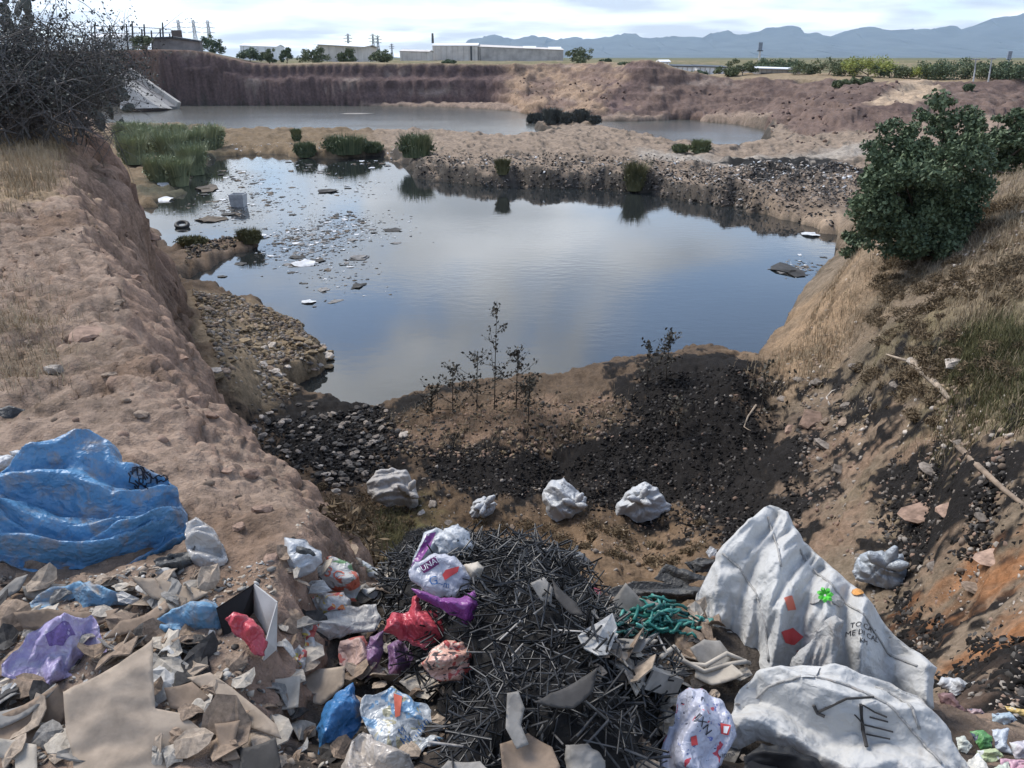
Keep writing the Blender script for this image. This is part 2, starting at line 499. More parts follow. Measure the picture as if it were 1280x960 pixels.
def ground_mat():
    m, nt, b = new_mat('earth')
    geo = N(nt, 'ShaderNodeNewGeometry')
    pos = geo.outputs['Position']
    at = N(nt, 'ShaderNodeAttribute', attribute_name='tint')
    n1 = noise_node(nt, 2.2, 8, 0.62, pos)
    n2 = noise_node(nt, 17.0, 6, 0.65, pos)
    n3 = noise_node(nt, 70.0, 3, 0.6, pos)
    sepn = N(nt, 'ShaderNodeMath', operation='ADD')
    nt.links.new(n1.outputs[0], sepn.inputs[0]); nt.links.new(n2.outputs[0], sepn.inputs[1])
    mrn = N(nt, 'ShaderNodeMapRange')
    mrn.inputs['From Min'].default_value = 0.72; mrn.inputs['From Max'].default_value = 1.28
    mrn.inputs['To Min'].default_value = 0.50; mrn.inputs['To Max'].default_value = 1.42
    nt.links.new(sepn.outputs[0], mrn.inputs['Value'])
    vm = N(nt, 'ShaderNodeVectorMath', operation='SCALE')
    nt.links.new(at.outputs['Color'], vm.inputs[0]); nt.links.new(mrn.outputs[0], vm.inputs['Scale'])
    # pale grit and dark clods
    vo = N(nt, 'ShaderNodeTexVoronoi', feature='F1')
    vo.inputs['Scale'].default_value = 26.0
    vo.inputs['Randomness'].default_value = 1.0
    nt.links.new(pos, vo.inputs['Vector'])
    rp = ramp(nt, vo.outputs['Distance'], [(0.0, (1, 1, 1)), (0.26, (1, 1, 1)), (0.36, (0, 0, 0)), (1, (0, 0, 0))])
    sel = N(nt, 'ShaderNodeSeparateColor'); nt.links.new(vo.outputs['Color'], sel.inputs[0])
    gt = N(nt, 'ShaderNodeMath', operation='GREATER_THAN'); gt.inputs[1].default_value = 0.72
    nt.links.new(sel.outputs[0], gt.inputs[0])
    mu = N(nt, 'ShaderNodeMath', operation='MULTIPLY')
    nt.links.new(rp.outputs[0], mu.inputs[0]); nt.links.new(gt.outputs[0], mu.inputs[1])
    mu2 = N(nt, 'ShaderNodeMath', operation='MULTIPLY'); mu2.inputs[1].default_value = 0.22
    nt.links.new(mu.outputs[0], mu2.inputs[0])
    lighter = N(nt, 'ShaderNodeVectorMath', operation='MULTIPLY_ADD')
    nt.links.new(vm.outputs[0], lighter.inputs[0])
    lighter.inputs[1].default_value = (1.3, 1.3, 1.3); lighter.inputs[2].default_value = (0.05, 0.045, 0.04)
    colr = mixrgb(nt, mu2.outputs[0], vm.outputs[0], lighter.outputs[0])
    nt.links.new(colr, b.inputs['Base Color'])
    b.inputs['Roughness'].default_value = 0.95
    b.inputs['Specular IOR Level'].default_value = 0.15
    hs = N(nt, 'ShaderNodeMath', operation='MULTIPLY_ADD')
    hs.inputs[1].default_value = 0.35
    nt.links.new(n3.outputs[0], hs.inputs[0]); nt.links.new(n2.outputs[0], hs.inputs[2])
    hs2 = N(nt, 'ShaderNodeMath', operation='MULTIPLY_ADD')
    hs2.inputs[1].default_value = 0.10
    nt.links.new(mu.outputs[0], hs2.inputs[0]); nt.links.new(hs.outputs[0], hs2.inputs[2])
    nt.links.new(bump(nt, hs2.outputs[0], 0.9, 0.032), b.inputs['Normal'])
    return m
MAT_EARTH = ground_mat()

# ------------------------------------------------------------------ ground sheet
def grid_axis():
    r = [np.exp(np.linspace(math.log(0.5), math.log(1.6), 20, endpoint=False)),
         np.exp(np.linspace(math.log(1.6), math.log(25), 410, endpoint=False)),
         np.exp(np.linspace(math.log(25), math.log(96), 170, endpoint=False)),
         np.linspace(96, 172, 190, endpoint=False),
         np.exp(np.linspace(math.log(172), math.log(420), 40, endpoint=False)),
         np.exp(np.linspace(math.log(420), math.log(16000), 24))]
    a = np.concatenate([np.linspace(-180, -39, 60, endpoint=False), np.linspace(-39, 39, 720, endpoint=False), np.linspace(39, 180, 60, endpoint=False)])
    return np.concatenate(r), np.radians(a)
rr, aa = grid_axis()
NR, NA = len(rr), len(aa)
RR, AA = np.meshgrid(rr, aa, indexing='ij')
GX, GY = RR * np.sin(AA), RR * np.cos(AA)
GM = masks(GX, GY)
GZ = height(GX, GY, GM)
P = np.stack([GX, GY, GZ], -1)
# rough skin: push along the normal, mostly on steep faces
def grid_normals(P):
    dr = np.gradient(P, axis=0); da = np.roll(P, -1, 1) - np.roll(P, 1, 1)
    n = np.cross(da, dr); n /= (np.linalg.norm(n, axis=-1, keepdims=True) + 1e-12)
    return n * np.sign(n[..., 2:3] + 1e-9)
NRM = grid_normals(P)
steep = 1 - NRM[..., 2]
sm = (GM['r'] < 170)
d3 = np.zeros_like(GZ)
q = P[sm]
scl = np.clip(GM['r'][sm] / 7.0, 0.5, 12)
zsc = np.where(GM['r'][sm] > 45, 0.30, 1.0); scl = scl * np.where(GM['r'][sm] > 45, 0.30, 1.0)
d3[sm] = (0.11 * pn3(q[:, 0] * 2.2 / scl, q[:, 1] * 2.2 / scl, q[:, 2] * 1.1 / (scl * zsc), 1) * scl
          + 0.065 * (1 - 2 * np.abs(pn3(q[:, 0] * 5 / scl, q[:, 1] * 5 / scl, q[:, 2] * 3 / (scl * zsc), 2))) * scl
          + 0.03 * pn3(q[:, 0] * 13 / scl, q[:, 1] * 13 / scl, q[:, 2] * 10 / (scl * zsc), 3) * scl) * np.clip(steep[sm] * 1.6, 0.10, 1.0)
d3 *= (GZ > -0.1) * np.where(GM['plat'] > -2.5, 1.0, np.where(GM['r'] > 40, 0.35, 0.6))
# clay beds stand proud of one another on the far walls
_wt = np.clip((GM['pit'] + GM['wid']) / GM['wid'], 0, 1)
_bed = np.sin(P[..., 2] * 5.2 + 1.3 * np.sin(P[..., 2] * 2.1) + 0.9 * fbm(GX, GY * 0, 0.05, 3, 150))
d3 = d3 + np.where((GM['r'] > 60) & (_wt > 0.03) & (_wt < 0.97), 0.30 * _bed * np.clip(steep * 2, 0, 1) + 0.16 * fbm(GX, P[..., 2] * 2.0, 0.9, 3, 152), 0.0)
P = P + NRM * d3[..., None]
# ------------------------------------------------------------------ what the ground is made of (colour per zone)
def zone(pix, soft=0.5, namp=0.35, nf=1.2, seed=0):
    poly = [(hit(*p) if len(p) == 2 else at_z(*p))[:2] for p in pix]
    c = np.mean(poly, 0); ext = max(np.ptp([p[0] for p in poly]), np.ptp([p[1] for p in poly]))
    out = np.zeros_like(GX)
    sel = np.hypot(GX - c[0], GY - c[1]) < ext * 1.3 + 2
    x, y = GX[sel], GY[sel]
    s = poly_sdf(x, y, poly) + namp * fbm(x, y, nf, 4, seed) + 0.45 * namp * fbm(x, y, nf * 5, 3, seed + 7)
    out[sel] = sstep(-soft, soft, s)
    return out
def blend(T, col, m):
    return T + (np.array(col) - T) * m[..., None]
r_, az_ = GM['r'], GM['az']
TAN = (0.262, 0.194, 0.148)
T = np.tile(np.array(TAN), GX.shape + (1,))
nz = fbm(GX, GY, 0.7, 4, 100); nz2 = fbm(GX, GY, 0.25, 3, 105)
# low ground beyond the terrace: darker, weedier earth
low = sstep(-0.2, -1.2, GM['plat'])
T = blend(T, (0.105, 0.074, 0.050), low * sstep(60, 25, r_))
# right hand slope: dry weedy ground
rs = sstep(17, 22, az_) * sstep(60, 30, r_) * low
T = blend(T, (0.185, 0.142, 0.100), rs)
T = blend(T, (0.130, 0.103, 0.072), rs * sstep(0.0, 0.5, nz))
T = blend(T, (0.225, 0.172, 0.125), rs * sstep(0.25, 0.7, nz2) * 0.7)
gz = zone([(1170, 400), (1280, 400), (1280, 560), (1200, 540), (1150, 470)], 1.2, 0.8, 0.8, 3)
T = blend(T, (0.175, 0.150, 0.075), gz * 0.75)
# pale face of the right bank
rb = zone([(1085, 318), (1040, 350), (985, 405), (925, 452), (950, 480), (1010, 478), (1050, 445), (1090, 370)], 0.8, 0.5, 0.8, 5)
T = blend(T, (0.300, 0.205, 0.125), rb * 0.8)
T = blend(T, (0.17, 0.115, 0.07), rb * sstep(0.1, 0.5, fbm(GX * 1.8, GY * 0.7, 0.9, 3, 8)) * 0.6)
# hollow
hl = low * zone([(360, 600), (500, 600), (700, 640), (880, 640), (900, 720), (360, 720)], 1.0, 0.6, 1.0, 9)
T = blend(T, (0.120, 0.080, 0.048), hl)
T = blend(T, (0.090, 0.085, 0.035), low * zone([(370, 640), (520, 640), (540, 720), (370, 720)], 0.7, 0.6, 1.2, 10) * 0.8)
T = blend(T, (0.200, 0.135, 0.085), low * zone([(620, 650), (860, 655), (880, 720), (640, 720)], 0.6, 0.7, 1.6, 12) * 0.75)
# tan humps on the near bank
for k, pz in enumerate([[(470, 545), (560, 508), (700, 503), (760, 495), (720, 530), (640, 560), (560, 555)],
                        [(1040, 555), (1090, 520), (1160, 560), (1150, 600), (1080, 590)],
                        [(1130, 625), (1200, 615), (1210, 660), (1150, 665)],
                        [(1000, 640), (1080, 640), (1080, 690), (1010, 700)],
                        [(900, 540), (1040, 500), (1040, 620), (1000, 640)]]):
    T = blend(T, (0.215, 0.145, 0.100) if k < 4 else (0.17, 0.12, 0.085), zone(pz, 0.45, 0.6, 1.5, 20 + k) * 0.85)
# burnt ground
CHAR = np.zeros_like(GX)
for k, pz in enumerate([
    [(292, 500, .5), (400, 492, .5), (480, 498, .6), (560, 500, .9), (500, 525, .8), (520, 530), (500, 575), (455, 600), (420, 612), (370, 592), (330, 560)],
    [(770, 480, 1.3), (800, 462, 1.3), (850, 450, 1.6), (905, 447, 1.9), (945, 462, 2.0), (1000, 530), (1020, 610), (1000, 668), (900, 684), (830, 655), (735, 640), (700, 590), (775, 545)],
    [(480, 562), (560, 556), (700, 548), (800, 530), (840, 620), (760, 618), (700, 622), (640, 630), (540, 622)],
    [(1040, 478), (1120, 470), (1115, 530), (1045, 540)],
    [(1085, 560), (1200, 570), (1280, 620), (1280, 690), (1150, 720), (1090, 640)],
    [(1120, 735), (1180, 770), (1280, 800), (1280, 890), (1180, 870), (1120, 790)],
    [(1180, 560), (1280, 560), (1280, 610), (1220, 600)],
    [(890, 205), (960, 196), (1080, 200), (1075, 225), (950, 222)]]):
    CHAR = np.maximum(CHAR, zone(pz, 0.10 if k < 7 else 0.8, 0.75 if k < 7 else 3.0, 1.6 if k < 7 else 0.25, 30 + k))
CHAR *= sstep(-0.85, -0.65, nz + 0.5 * fbm(GX, GY, 4.0, 3, 131)) * low
T = blend(T, (0.016, 0.014, 0.013), CHAR)
T = blend(T, (0.330, 0.155, 0.070), zone([(1195, 735), (1245, 705), (1280, 700), (1280, 800), (1230, 770)], 0.3, 0.4, 1.6, 50) * 0.9)
# terrace: dusty pink-tan, grassier strip
pt = sstep(-0.6, 0.1, GM['plat'])
T = blend(T, (0.305, 0.222, 0.168), pt * sstep(0.0, 0.6, nz) * 0.7)
T = blend(T, (0.175, 0.115, 0.078), pt * sstep(-0.1, -0.6, nz) * 0.8)
hp = sstep(-0.80, -0.6, GX) * sstep(3.3, 2.9, r_) * pt
T = blend(T, (0.060, 0.050, 0.042), hp)
T = blend(T, (0.330, 0.240, 0.130), zone([(0, 165), (100, 165), (130, 200), (60, 240), (0, 260)], 0.8, 0.8, 0.8, 55) * 0.75)
T = blend(T, (0.150, 0.110, 0.072), zone([(0, 380), (40, 400), (60, 470), (0, 500)], 0.3, 0.4, 1.5, 57) * 0.7)
# cliff face of the terrace
cf = sstep(0.15, 0.4, steep) * sstep(-2.6, -0.5, GM['plat']) * sstep(70, 40, r_)
T = blend(T, (0.272, 0.186, 0.138), cf)
T = blend(T, (0.170, 0.100, 0.080), cf * sstep(18, 22, r_) * 0.5)
# scree below it
GM['low'] = low
sc_ = low * zone([(240, 365), (300, 372), (395, 420), (425, 455), (370, 488), (300, 500), (270, 470)], 0.5, 0.4, 0.8, 60)
T = blend(T, (0.230, 0.172, 0.110), sc_)
# spit, causeway and reed bank
sp = sstep(42, 52, r_) * sstep(120, 95, r_) * sstep(26, 22, az_)
T = blend(T, (0.255, 0.195, 0.145), sp)
T = blend(T, (0.070, 0.060, 0.050), sp * sstep(0.05, 0.2, steep))
T = blend(T, (0.180, 0.130, 0.080), sp * sstep(-8, -11, az_))
T = blend(T, (0.080, 0.075, 0.050), zone([(160, 235), (280, 180), (280, 250), (200, 262)], 1.2, 1.0, 0.4, 62))
T = blend(T, (0.330, 0.290, 0.245), zone([(800, 186), (900, 198), (1000, 192), (1095, 176), (1098, 190), (1000, 204), (890, 208), (800, 198)], 1.2, 0.6, 0.3, 63) * 0.9)
T = blend(T, (0.300, 0.225, 0.160), zone([(930, 262), (1050, 268), (1050, 300), (985, 283)], 0.8, 0.6, 0.5, 64))
T = blend(T, (0.020, 0.019, 0.018), np.where(r_ > 40, CHAR, 0))
# far walls: banded purple-brown clay
wt = np.clip((GM['pit'] + GM['wid']) / GM['wid'], 0, 1)
fw = sstep(0.0, 0.06, wt) * sstep(1.0, 0.93, wt) * sstep(60, 75, r_)
zb = P[..., 2] + 0.30 * fbm(GX, P[..., 2] * 0, 0.06, 3, 110)
band = 0.5 + 0.5 * np.sin(zb * 4.1 + 1.7 * np.sin(zb * 1.7))
wallc = np.array((0.128, 0.088, 0.080))[None] * (0.74 + 0.36 * band[..., None] + 0.22 * fbm(GX * 1.0, P[..., 2] * 2.0, 0.5, 3, 112)[..., None])
T = T + (wallc - T) * fw[..., None]
T = blend(T, (0.160, 0.112, 0.090), fw * sstep(7, 10, az_) * 0.8)
T = blend(T, (0.090, 0.062, 0.055), fw * sstep(7, 10, az_) * sstep(0.1, 0.5, fbm(GX, P[..., 2] * 3, 0.22, 4, 119)) * 0.7)
T = blend(T, (0.310, 0.215, 0.145), fw * sstep(-1.5, 0.5, az_) * sstep(8.5, 5.0, az_ + 3 * nz2) * (0.35 + 0.6 * sstep(-0.3, 0.3, fbm(GX, P[..., 2] * 2.5, 0.22, 4, 118))))
T = blend(T, (0.36, 0.29, 0.24), fw * sstep(0.45, 0.8, fbm(GX, P[..., 2] * 4.0, 0.12, 4, 116)) * 0.45)
# plain beyond
pl = sstep(0.94, 1.0, wt) * sstep(60, 75, r_)
T = blend(T, (0.270, 0.205, 0.130), pl)
T = blend(T, (0.150, 0.100, 0.078), pl * sstep(-14, -16, az_))
T = blend(T, (0.130, 0.130, 0.062), pl * sstep(160, 172, r_) * np.maximum(sstep(-17, -14, az_), sstep(175, 185, r_)) * sstep(-0.5, 0.3, nz2 + 0.3) * 0.8)
T = blend(T, (0.35, 0.24, 0.15), pl * sstep(-16, -19, az_) * sstep(165, 158, r_) * 0.6)
T = blend(T, (0.115, 0.120, 0.065), sstep(260, 600, r_))
# track climbing out on the right
trk = [at_y(1148, 106, 118)[:2], at_y(1140, 116, 108)[:2], at_y(1150, 126, 100)[:2], at_y(1135, 150, 92)[:2], at_y(1100, 176, 84)[:2]]
td = np.full(GX.shape, 1e9)
for i in range(len(trk) - 1):
    a, b = np.array(trk[i]), np.array(trk[i + 1]); e = b - a
    t_ = np.clip(((GX - a[0]) * e[0] + (GY - a[1]) * e[1]) / (e @ e), 0, 1)
    td = np.minimum(td, np.hypot(GX - a[0] - t_ * e[0], GY - a[1] - t_ * e[1]))
T = blend(T, (0.400, 0.300, 0.210), sstep(2.6, 1.4, td))
# pond mud
T = blend(T, (0.05, 0.045, 0.035), sstep(0.02, -0.12, GZ))
T = np.clip(T, 0.008, 0.7)

idx = np.arange(NR * NA).reshape(NR, NA)
i0 = idx[:-1, :]; i1 = idx[1:, :]
F = np.stack([i0, np.roll(i0, -1, 1), np.roll(i1, -1, 1), i1], -1).reshape(-1, 4)[:, ::-1]
ground = np_mesh('ground', P.reshape(-1, 3), F, MAT_EARTH, smooth=True)
ca = ground.data.color_attributes.new('tint', 'FLOAT_COLOR', 'POINT')
ca.data.foreach_set('color', np.concatenate([T.reshape(-1, 3), np.ones((NR * NA, 1))], 1).astype(np.float32).ravel())
reg(ground, kind='structure')
# small cap under the tripod point so that the sheet is closed
cap = mesh_obj('ground_cap', [(0, 0, hz(0, .3))] + [(0.52 * math.sin(a), 0.52 * math.cos(a), hz(0.5 * math.sin(a), 0.5 * math.cos(a))) for a in np.linspace(0, 6.2832, 24, endpoint=False)],
               [(0, 1 + (i + 1) % 24, 1 + i) for i in range(24)], simple('cap_earth', TAN), parent=ground)

# ------------------------------------------------------------------ water
def water_mat(name, body, rough, wave, wscale, ior=1.33):
    m, nt, b = new_mat(name)
    geo = N(nt, 'ShaderNodeNewGeometry')
    mp = N(nt, 'ShaderNodeMapping'); mp.inputs['Scale'].default_value = (0.55, 1.0, 1.0)
    nt.links.new(geo.outputs['Position'], mp.inputs[0])
    n0 = noise_node(nt, 0.12, 4, 0.5, mp.outputs[0])
    n1 = noise_node(nt, wscale, 4, 0.55, mp.outputs[0])
    rp = ramp(nt, n0.outputs[0], [(0.40, (0, 0, 0)), (0.62, (1, 1, 1))])
    mu = N(nt, 'ShaderNodeMath', operation='MULTIPLY')
    nt.links.new(n1.outputs[0], mu.inputs[0])
    ad = N(nt, 'ShaderNodeMath', operation='MULTIPLY_ADD'); ad.inputs[1].default_value = 0.75; ad.inputs[2].default_value = 0.25
    nt.links.new(rp.outputs[0], ad.inputs[0]); nt.links.new(ad.outputs[0], mu.inputs[1])
    nt.links.new(bump(nt, mu.outputs[0], 1.0, wave), b.inputs['Normal'])
    c = mixrgb(nt, n0.outputs[0], tuple(x * 0.8 for x in body), tuple(x * 1.2 for x in body))
    nt.links.new(c, b.inputs['Base Color'])
    b.inputs['Roughness'].default_value = rough
    b.inputs['IOR'].default_value = ior
    return m
def water_sheet(name, poly, grow, z, mat):
    P2 = np.array(poly); c = P2.mean(0)
    lo, hi = P2.min(0) - grow, P2.max(0) + grow
    o = mesh_obj(name, [(lo[0], lo[1], z), (hi[0], lo[1], z), (hi[0], hi[1], z), (lo[0], hi[1], z)], [(0, 1, 2, 3)], mat)
    return reg(o, kind='structure')
P_pond = np.array(POND)
near_w = reg(mesh_obj('pond_water', [(-26, 15.6, 0), (22, 15.6, 0), (36, 46, 0), (36, 62, 0), (4, 78, 0), (-45, 84, 0), (-45, 50, 0)], [tuple(range(7))],
                      water_mat('pond_water', (0.018, 0.021, 0.022), 0.015, 0.007, 3.0, 1.64)), kind='structure')
far_w = reg(mesh_obj('lagoon_water', [(-90, 84.5, 0), (5, 78.5, 0), (36, 62.5, 0), (60, 80, 0), (50, 125, 0), (10, 165, 0), (-120, 165, 0), (-120, 100, 0)], [tuple(range(8))],
                    water_mat('lagoon_water', (0.085, 0.085, 0.075), 0.20, 0.05, 2.2, 1.6)), kind='structure')

# ------------------------------------------------------------------ mountains
def mountains():
    prof = [(560, 60), (590, 48), (612, 44), (640, 49), (660, 44), (690, 50), (720, 46), (745, 49), (770, 44), (790, 41), (820, 48), (850, 45), (870, 47), (890, 42), (915, 38), (935, 43), (955, 37),
            (985, 32), (1000, 41), (1020, 41), (1040, 46), (1060, 37), (1085, 34), (1120, 37), (1160, 37), (1195, 32), (1205, 37), (1240, 24), (1280, 17), (1340, 8), (1420, 14), (1500, 2), (1600, 20), (1800, 8)]
    D = 9500.0
    xs = np.linspace(480, 1800, 420)
    ys = np.interp(xs, [p[0] for p in prof], [p[1] for p in prof], left=75)
    n = 26
    V = []
    for j in range(n):
        s = j / (n - 1)              # 0 foot (near), 1 crest
        for x, y in zip(xs, ys):
            top = at_y(x, y, D)
            cz = max(top[2], 2) + 16 * float(pn2(x * 0.09, 0.3, 4)) + 7 * float(pn2(x * 0.3, 2.3, 5))
            z = cz * s ** 1.15
            rg = 1 - abs(float(pn2(x * 0.035 + s * 1.1, s * 2.0, 6)))
            V.append((top[0] + 120 * float(pn2(x * .05, s * 3, 8)), D - 2600 * (1 - s) + 420 * rg * (1 - s) * s * 4, z * (1 - 0.22 * s * (1 - s) * 4 * (1 - rg)) - 5 * (1 - s)))
    m = len(xs)
    F = [(j * m + i, j * m + i + 1, (j + 1) * m + i + 1, (j + 1) * m + i) for j in range(n - 1) for i in range(m - 1)]
    k = len(V)                      # back slope
    for x, y in zip(xs, ys):
        t = at_y(x, y, D); V.append((t[0], D + 2500, -5))
    F += [((n - 1) * m + i, (n - 1) * m + i + 1, k + i + 1, k + i) for i in range(m - 1)]
    o = mesh_obj('mountains', V, F, simple('scrub_hills', (0.055, 0.062, 0.058), 0.95, 0.35, 0.004), smooth=True)
    return reg(o, kind='structure')
mountains()

# ------------------------------------------------------------------ air
def haze():
    a, b, c, d, e, f = -15500, 15500, -1500, 13500, -8.0, 900.0
    V = [(x, y, z) for z in (e, f) for y in (c, d) for x in (a, b)]
    o = mesh_obj('haze', V, [(0, 2, 3, 1), (4, 5, 7, 6), (0, 1, 5, 4), (2, 6, 7, 3), (0, 4, 6, 2), (1, 3, 7, 5)])
    m = bpy.data.materials.new('haze_air'); m.use_nodes = True
    nt = m.node_tree
    for n in list(nt.nodes): nt.nodes.remove(n)
    out = N(nt, 'ShaderNodeOutputMaterial'); v = N(nt, 'ShaderNodeVolumePrincipled')
    v.inputs['Color'].default_value = (0.58, 0.77, 1.0, 1)
    v.inputs['Density'].default_value = 0.000062
    v.inputs['Anisotropy'].default_value = 0.2
    nt.links.new(v.outputs[0], out.inputs['Volume'])
    o.data.materials.append(m)
    return reg(o, kind='stuff', label='thin pale blue haze over the plain and hills')
haze()
# ------------------------------------------------------------------ mesh collectors
class MB:
    def __init__(self): self.v = []; self.f = []
    def add(self, v, f):
        k = len(self.v); self.v += [tuple(map(float, p)) for p in v]; self.f += [tuple(i + k for i in q) for q in f]
    def tube(self, pts, rad, n=5, cap=True):
        pts = [Vector(p) for p in pts]
        if not hasattr(rad, '__len__'): rad = [rad] * len(pts)
        k = len(self.v)
        for i, p in enumerate(pts):
            d = (pts[min(i + 1, len(pts) - 1)] - pts[max(i - 1, 0)])
            if d.length < 1e-9: d = Vector((0, 0, 1))
            d.normalize()
            u = d.cross(Vector((0, 0, 1)) if abs(d.z) < 0.95 else Vector((1, 0, 0))).normalized(); w = d.cross(u)
            for j in range(n):
                a = 2 * math.pi * j / n
                q = p + (u * math.cos(a) + w * math.sin(a)) * rad[i]
                self.v.append((q.x, q.y, q.z))
        for i in range(len(pts) - 1):
            for j in range(n):
                self.f.append((k + i * n + j, k + i * n + (j + 1) % n, k + (i + 1) * n + (j + 1) % n, k + (i + 1) * n + j))
        if cap:
            self.f.append(tuple(k + j for j in range(n))[::-1]); self.f.append(tuple(k + (len(pts) - 1) * n + j for j in range(n)))
    def box(self, c, s, rot=None):
        c = Vector(c); M = rot if rot is not None else Matrix.Identity(3)
        V = [c + M @ Vector((sx * s[0] / 2, sy * s[1] / 2, sz * s[2] / 2)) for sz in (-1, 1) for sy in (-1, 1) for sx in (-1, 1)]
        self.add(V, [(0, 2, 3, 1), (4, 5, 7, 6), (0, 1, 5, 4), (2, 6, 7, 3), (0, 4, 6, 2), (1, 3, 7, 5)])
    def obj(self, name, mat=None, parent=None, smooth=False):
        return mesh_obj(name, self.v, self.f, mat, parent, smooth)

def leaf_quads(C, size, rng, flat=0.0, aspect=1.7, jitter=0.5, up=0.0):
    """little folded leaf faces at the points C (n,3) -> verts, quads"""
    n = len(C)
    a = rng.randn(n, 3); a[:, 2] = a[:, 2] * (1 - flat) + up
    a /= np.linalg.norm(a, axis=1)[:, None] + 1e-9
    b = np.cross(a, rng.randn(n, 3)); b /= np.linalg.norm(b, axis=1)[:, None] + 1e-9
    s = size * (1 - jitter + 2 * jitter * rng.rand(n))[:, None]
    p0 = C - a * s * aspect * 0.5; p2 = C + a * s * aspect * 0.5
    p1 = C + b * s * 0.5; p3 = C - b * s * 0.5
    V = np.stack([p0, p1, p2, p3], 1).reshape(-1, 3)
    return V, np.arange(4 * n).reshape(-1, 4)

def leaf_mat(name, c1, c2, rough=0.6):
    if name in _simple: return _simple[name]
    m, nt, b = new_mat(name)
    geo = N(nt, 'ShaderNodeNewGeometry')
    n = noise_node(nt, 1.6, 3, 0.6, geo.outputs['Position'])
    ad = N(nt, 'ShaderNodeMath', operation='MULTIPLY_ADD'); ad.inputs[1].default_value = 0.5
    nt.links.new(geo.outputs['Random Per Island'], ad.inputs[0]); nt.links.new(n.outputs[0], ad.inputs[2])
    r = ramp(nt, ad.outputs[0], [(0.35, c1), (0.95, c2)])
    nt.links.new(r.outputs[0], b.inputs['Base Color'])
    b.inputs['Roughness'].default_value = rough
    b.inputs['Specular IOR Level'].default_value = 0.25
    _simple[name] = m
    return m
BARK = simple('bark', (0.09, 0.07, 0.055), 0.9, 0.35, 12, 0.004)
LEAF_DARK = leaf_mat('leaf_dark', (0.034, 0.058, 0.034), (0.125, 0.165, 0.088))
LEAF_MID = leaf_mat('leaf_mid', (0.050, 0.075, 0.035), (0.150, 0.170, 0.085))
LEAF_LIME = leaf_mat('leaf_lime', (0.11, 0.15, 0.03), (0.34, 0.36, 0.09))
LEAF_GREY = leaf_mat('leaf_grey', (0.030, 0.034, 0.030), (0.085, 0.090, 0.080))
REED = leaf_mat('reed_green', (0.110, 0.145, 0.080), (0.300, 0.320, 0.180))
STRAW = leaf_mat('straw', (0.17, 0.125, 0.080), (0.37, 0.295, 0.195), 0.85)
WEED = leaf_mat('dry_weed_leaf', (0.065, 0.048, 0.030), (0.190, 0.140, 0.085), 0.9)
WEEDG = leaf_mat('green_weed_leaf', (0.045, 0.048, 0.022), (0.150, 0.140, 0.065), 0.85)
TWIG = simple('twig', (0.125, 0.118, 0.115), 0.9, 0.3, 20)

def crown_points(lobes, n, rng, shell=0.45):
    """leaf points gathered in uneven clumps inside a set of ellipsoid lobes"""
    L0 = np.array(lobes); vol = (L0[:, 3] * L0[:, 4] * L0[:, 5]) ** (2 / 3); vol /= vol.sum()
    nc = int(np.clip(n / 190, 22, 260))
    k = rng.choice(len(lobes), nc, p=vol); L = L0[k]
    d = rng.randn(nc, 3); d /= np.linalg.norm(d, axis=1)[:, None]
    rad = shell + (1.02 - shell) * rng.rand(nc) ** 0.55
    cc = L[:, :3] + d * rad[:, None] * L[:, 3:6]
    rc = L[:, 3:6].mean(1) * (rng.uniform(.16, .34, nc) if nc > 60 else rng.uniform(.34, .62, nc))
    i = rng.choice(nc, n, p=rc ** 2 / (rc ** 2).sum())
    e = rng.randn(n, 3); e /= np.linalg.norm(e, axis=1)[:, None]
    return cc[i] + e * (rc[i] * rng.rand(n) ** 0.5)[:, None] * np.array([1.15, 1.15, .85])

def tree(name, label, base, lobes, leaf, nleaf, lsize, seed, cat='tree', group=None, trunk_r=0.09, limbs=7, bark=BARK):
    rng = np.random.RandomState(seed); random.seed(seed)
    root = empty(name, base); reg(root, label, cat, group)
    L = np.array(lobes, float)
    fork = L[:, :3].mean(0); fork = np.array([fork[0] * 0.4, fork[1] * 0.4, max(0.12, (L[:, 2] - L[:, 5]).min() * 0.6 + 0.25 * L[:, 2].mean())])
    t = MB()
    t.tube([(0, 0, -0.25), (fork[0] * .3, fork[1] * .3, fork[2] * .4), fork], [trunk_r * 1.25, trunk_r, trunk_r * .8], 7)
    tr_o = None; lim = []
    for i in range(limbs):
        l = L[i % len(L)]
        e = l[:3] + rng.randn(3) * l[3:6] * 0.45
        mid = fork * .5 + e * .5 + rng.randn(3) * 0.08 * np.linalg.norm(e - fork)
        lim.append(([fork, mid, e], [trunk_r * .55, trunk_r * .32, trunk_r * .08]))
        if nleaf < 5000: t.tube(*lim[-1], 5)
    tr_o = t.obj('trunk', bark, root, True)
    if nleaf >= 5000:
        for pts_, rad_ in lim:
            m = MB(); m.tube(pts_, rad_, 6); m.obj('limb', bark, tr_o, True)
    C = crown_points([tuple(l) for l in L], nleaf, rng)
    V, Fq = leaf_quads(C, lsize, rng)
    np_mesh('crown', V, Fq, leaf, root)
    return root

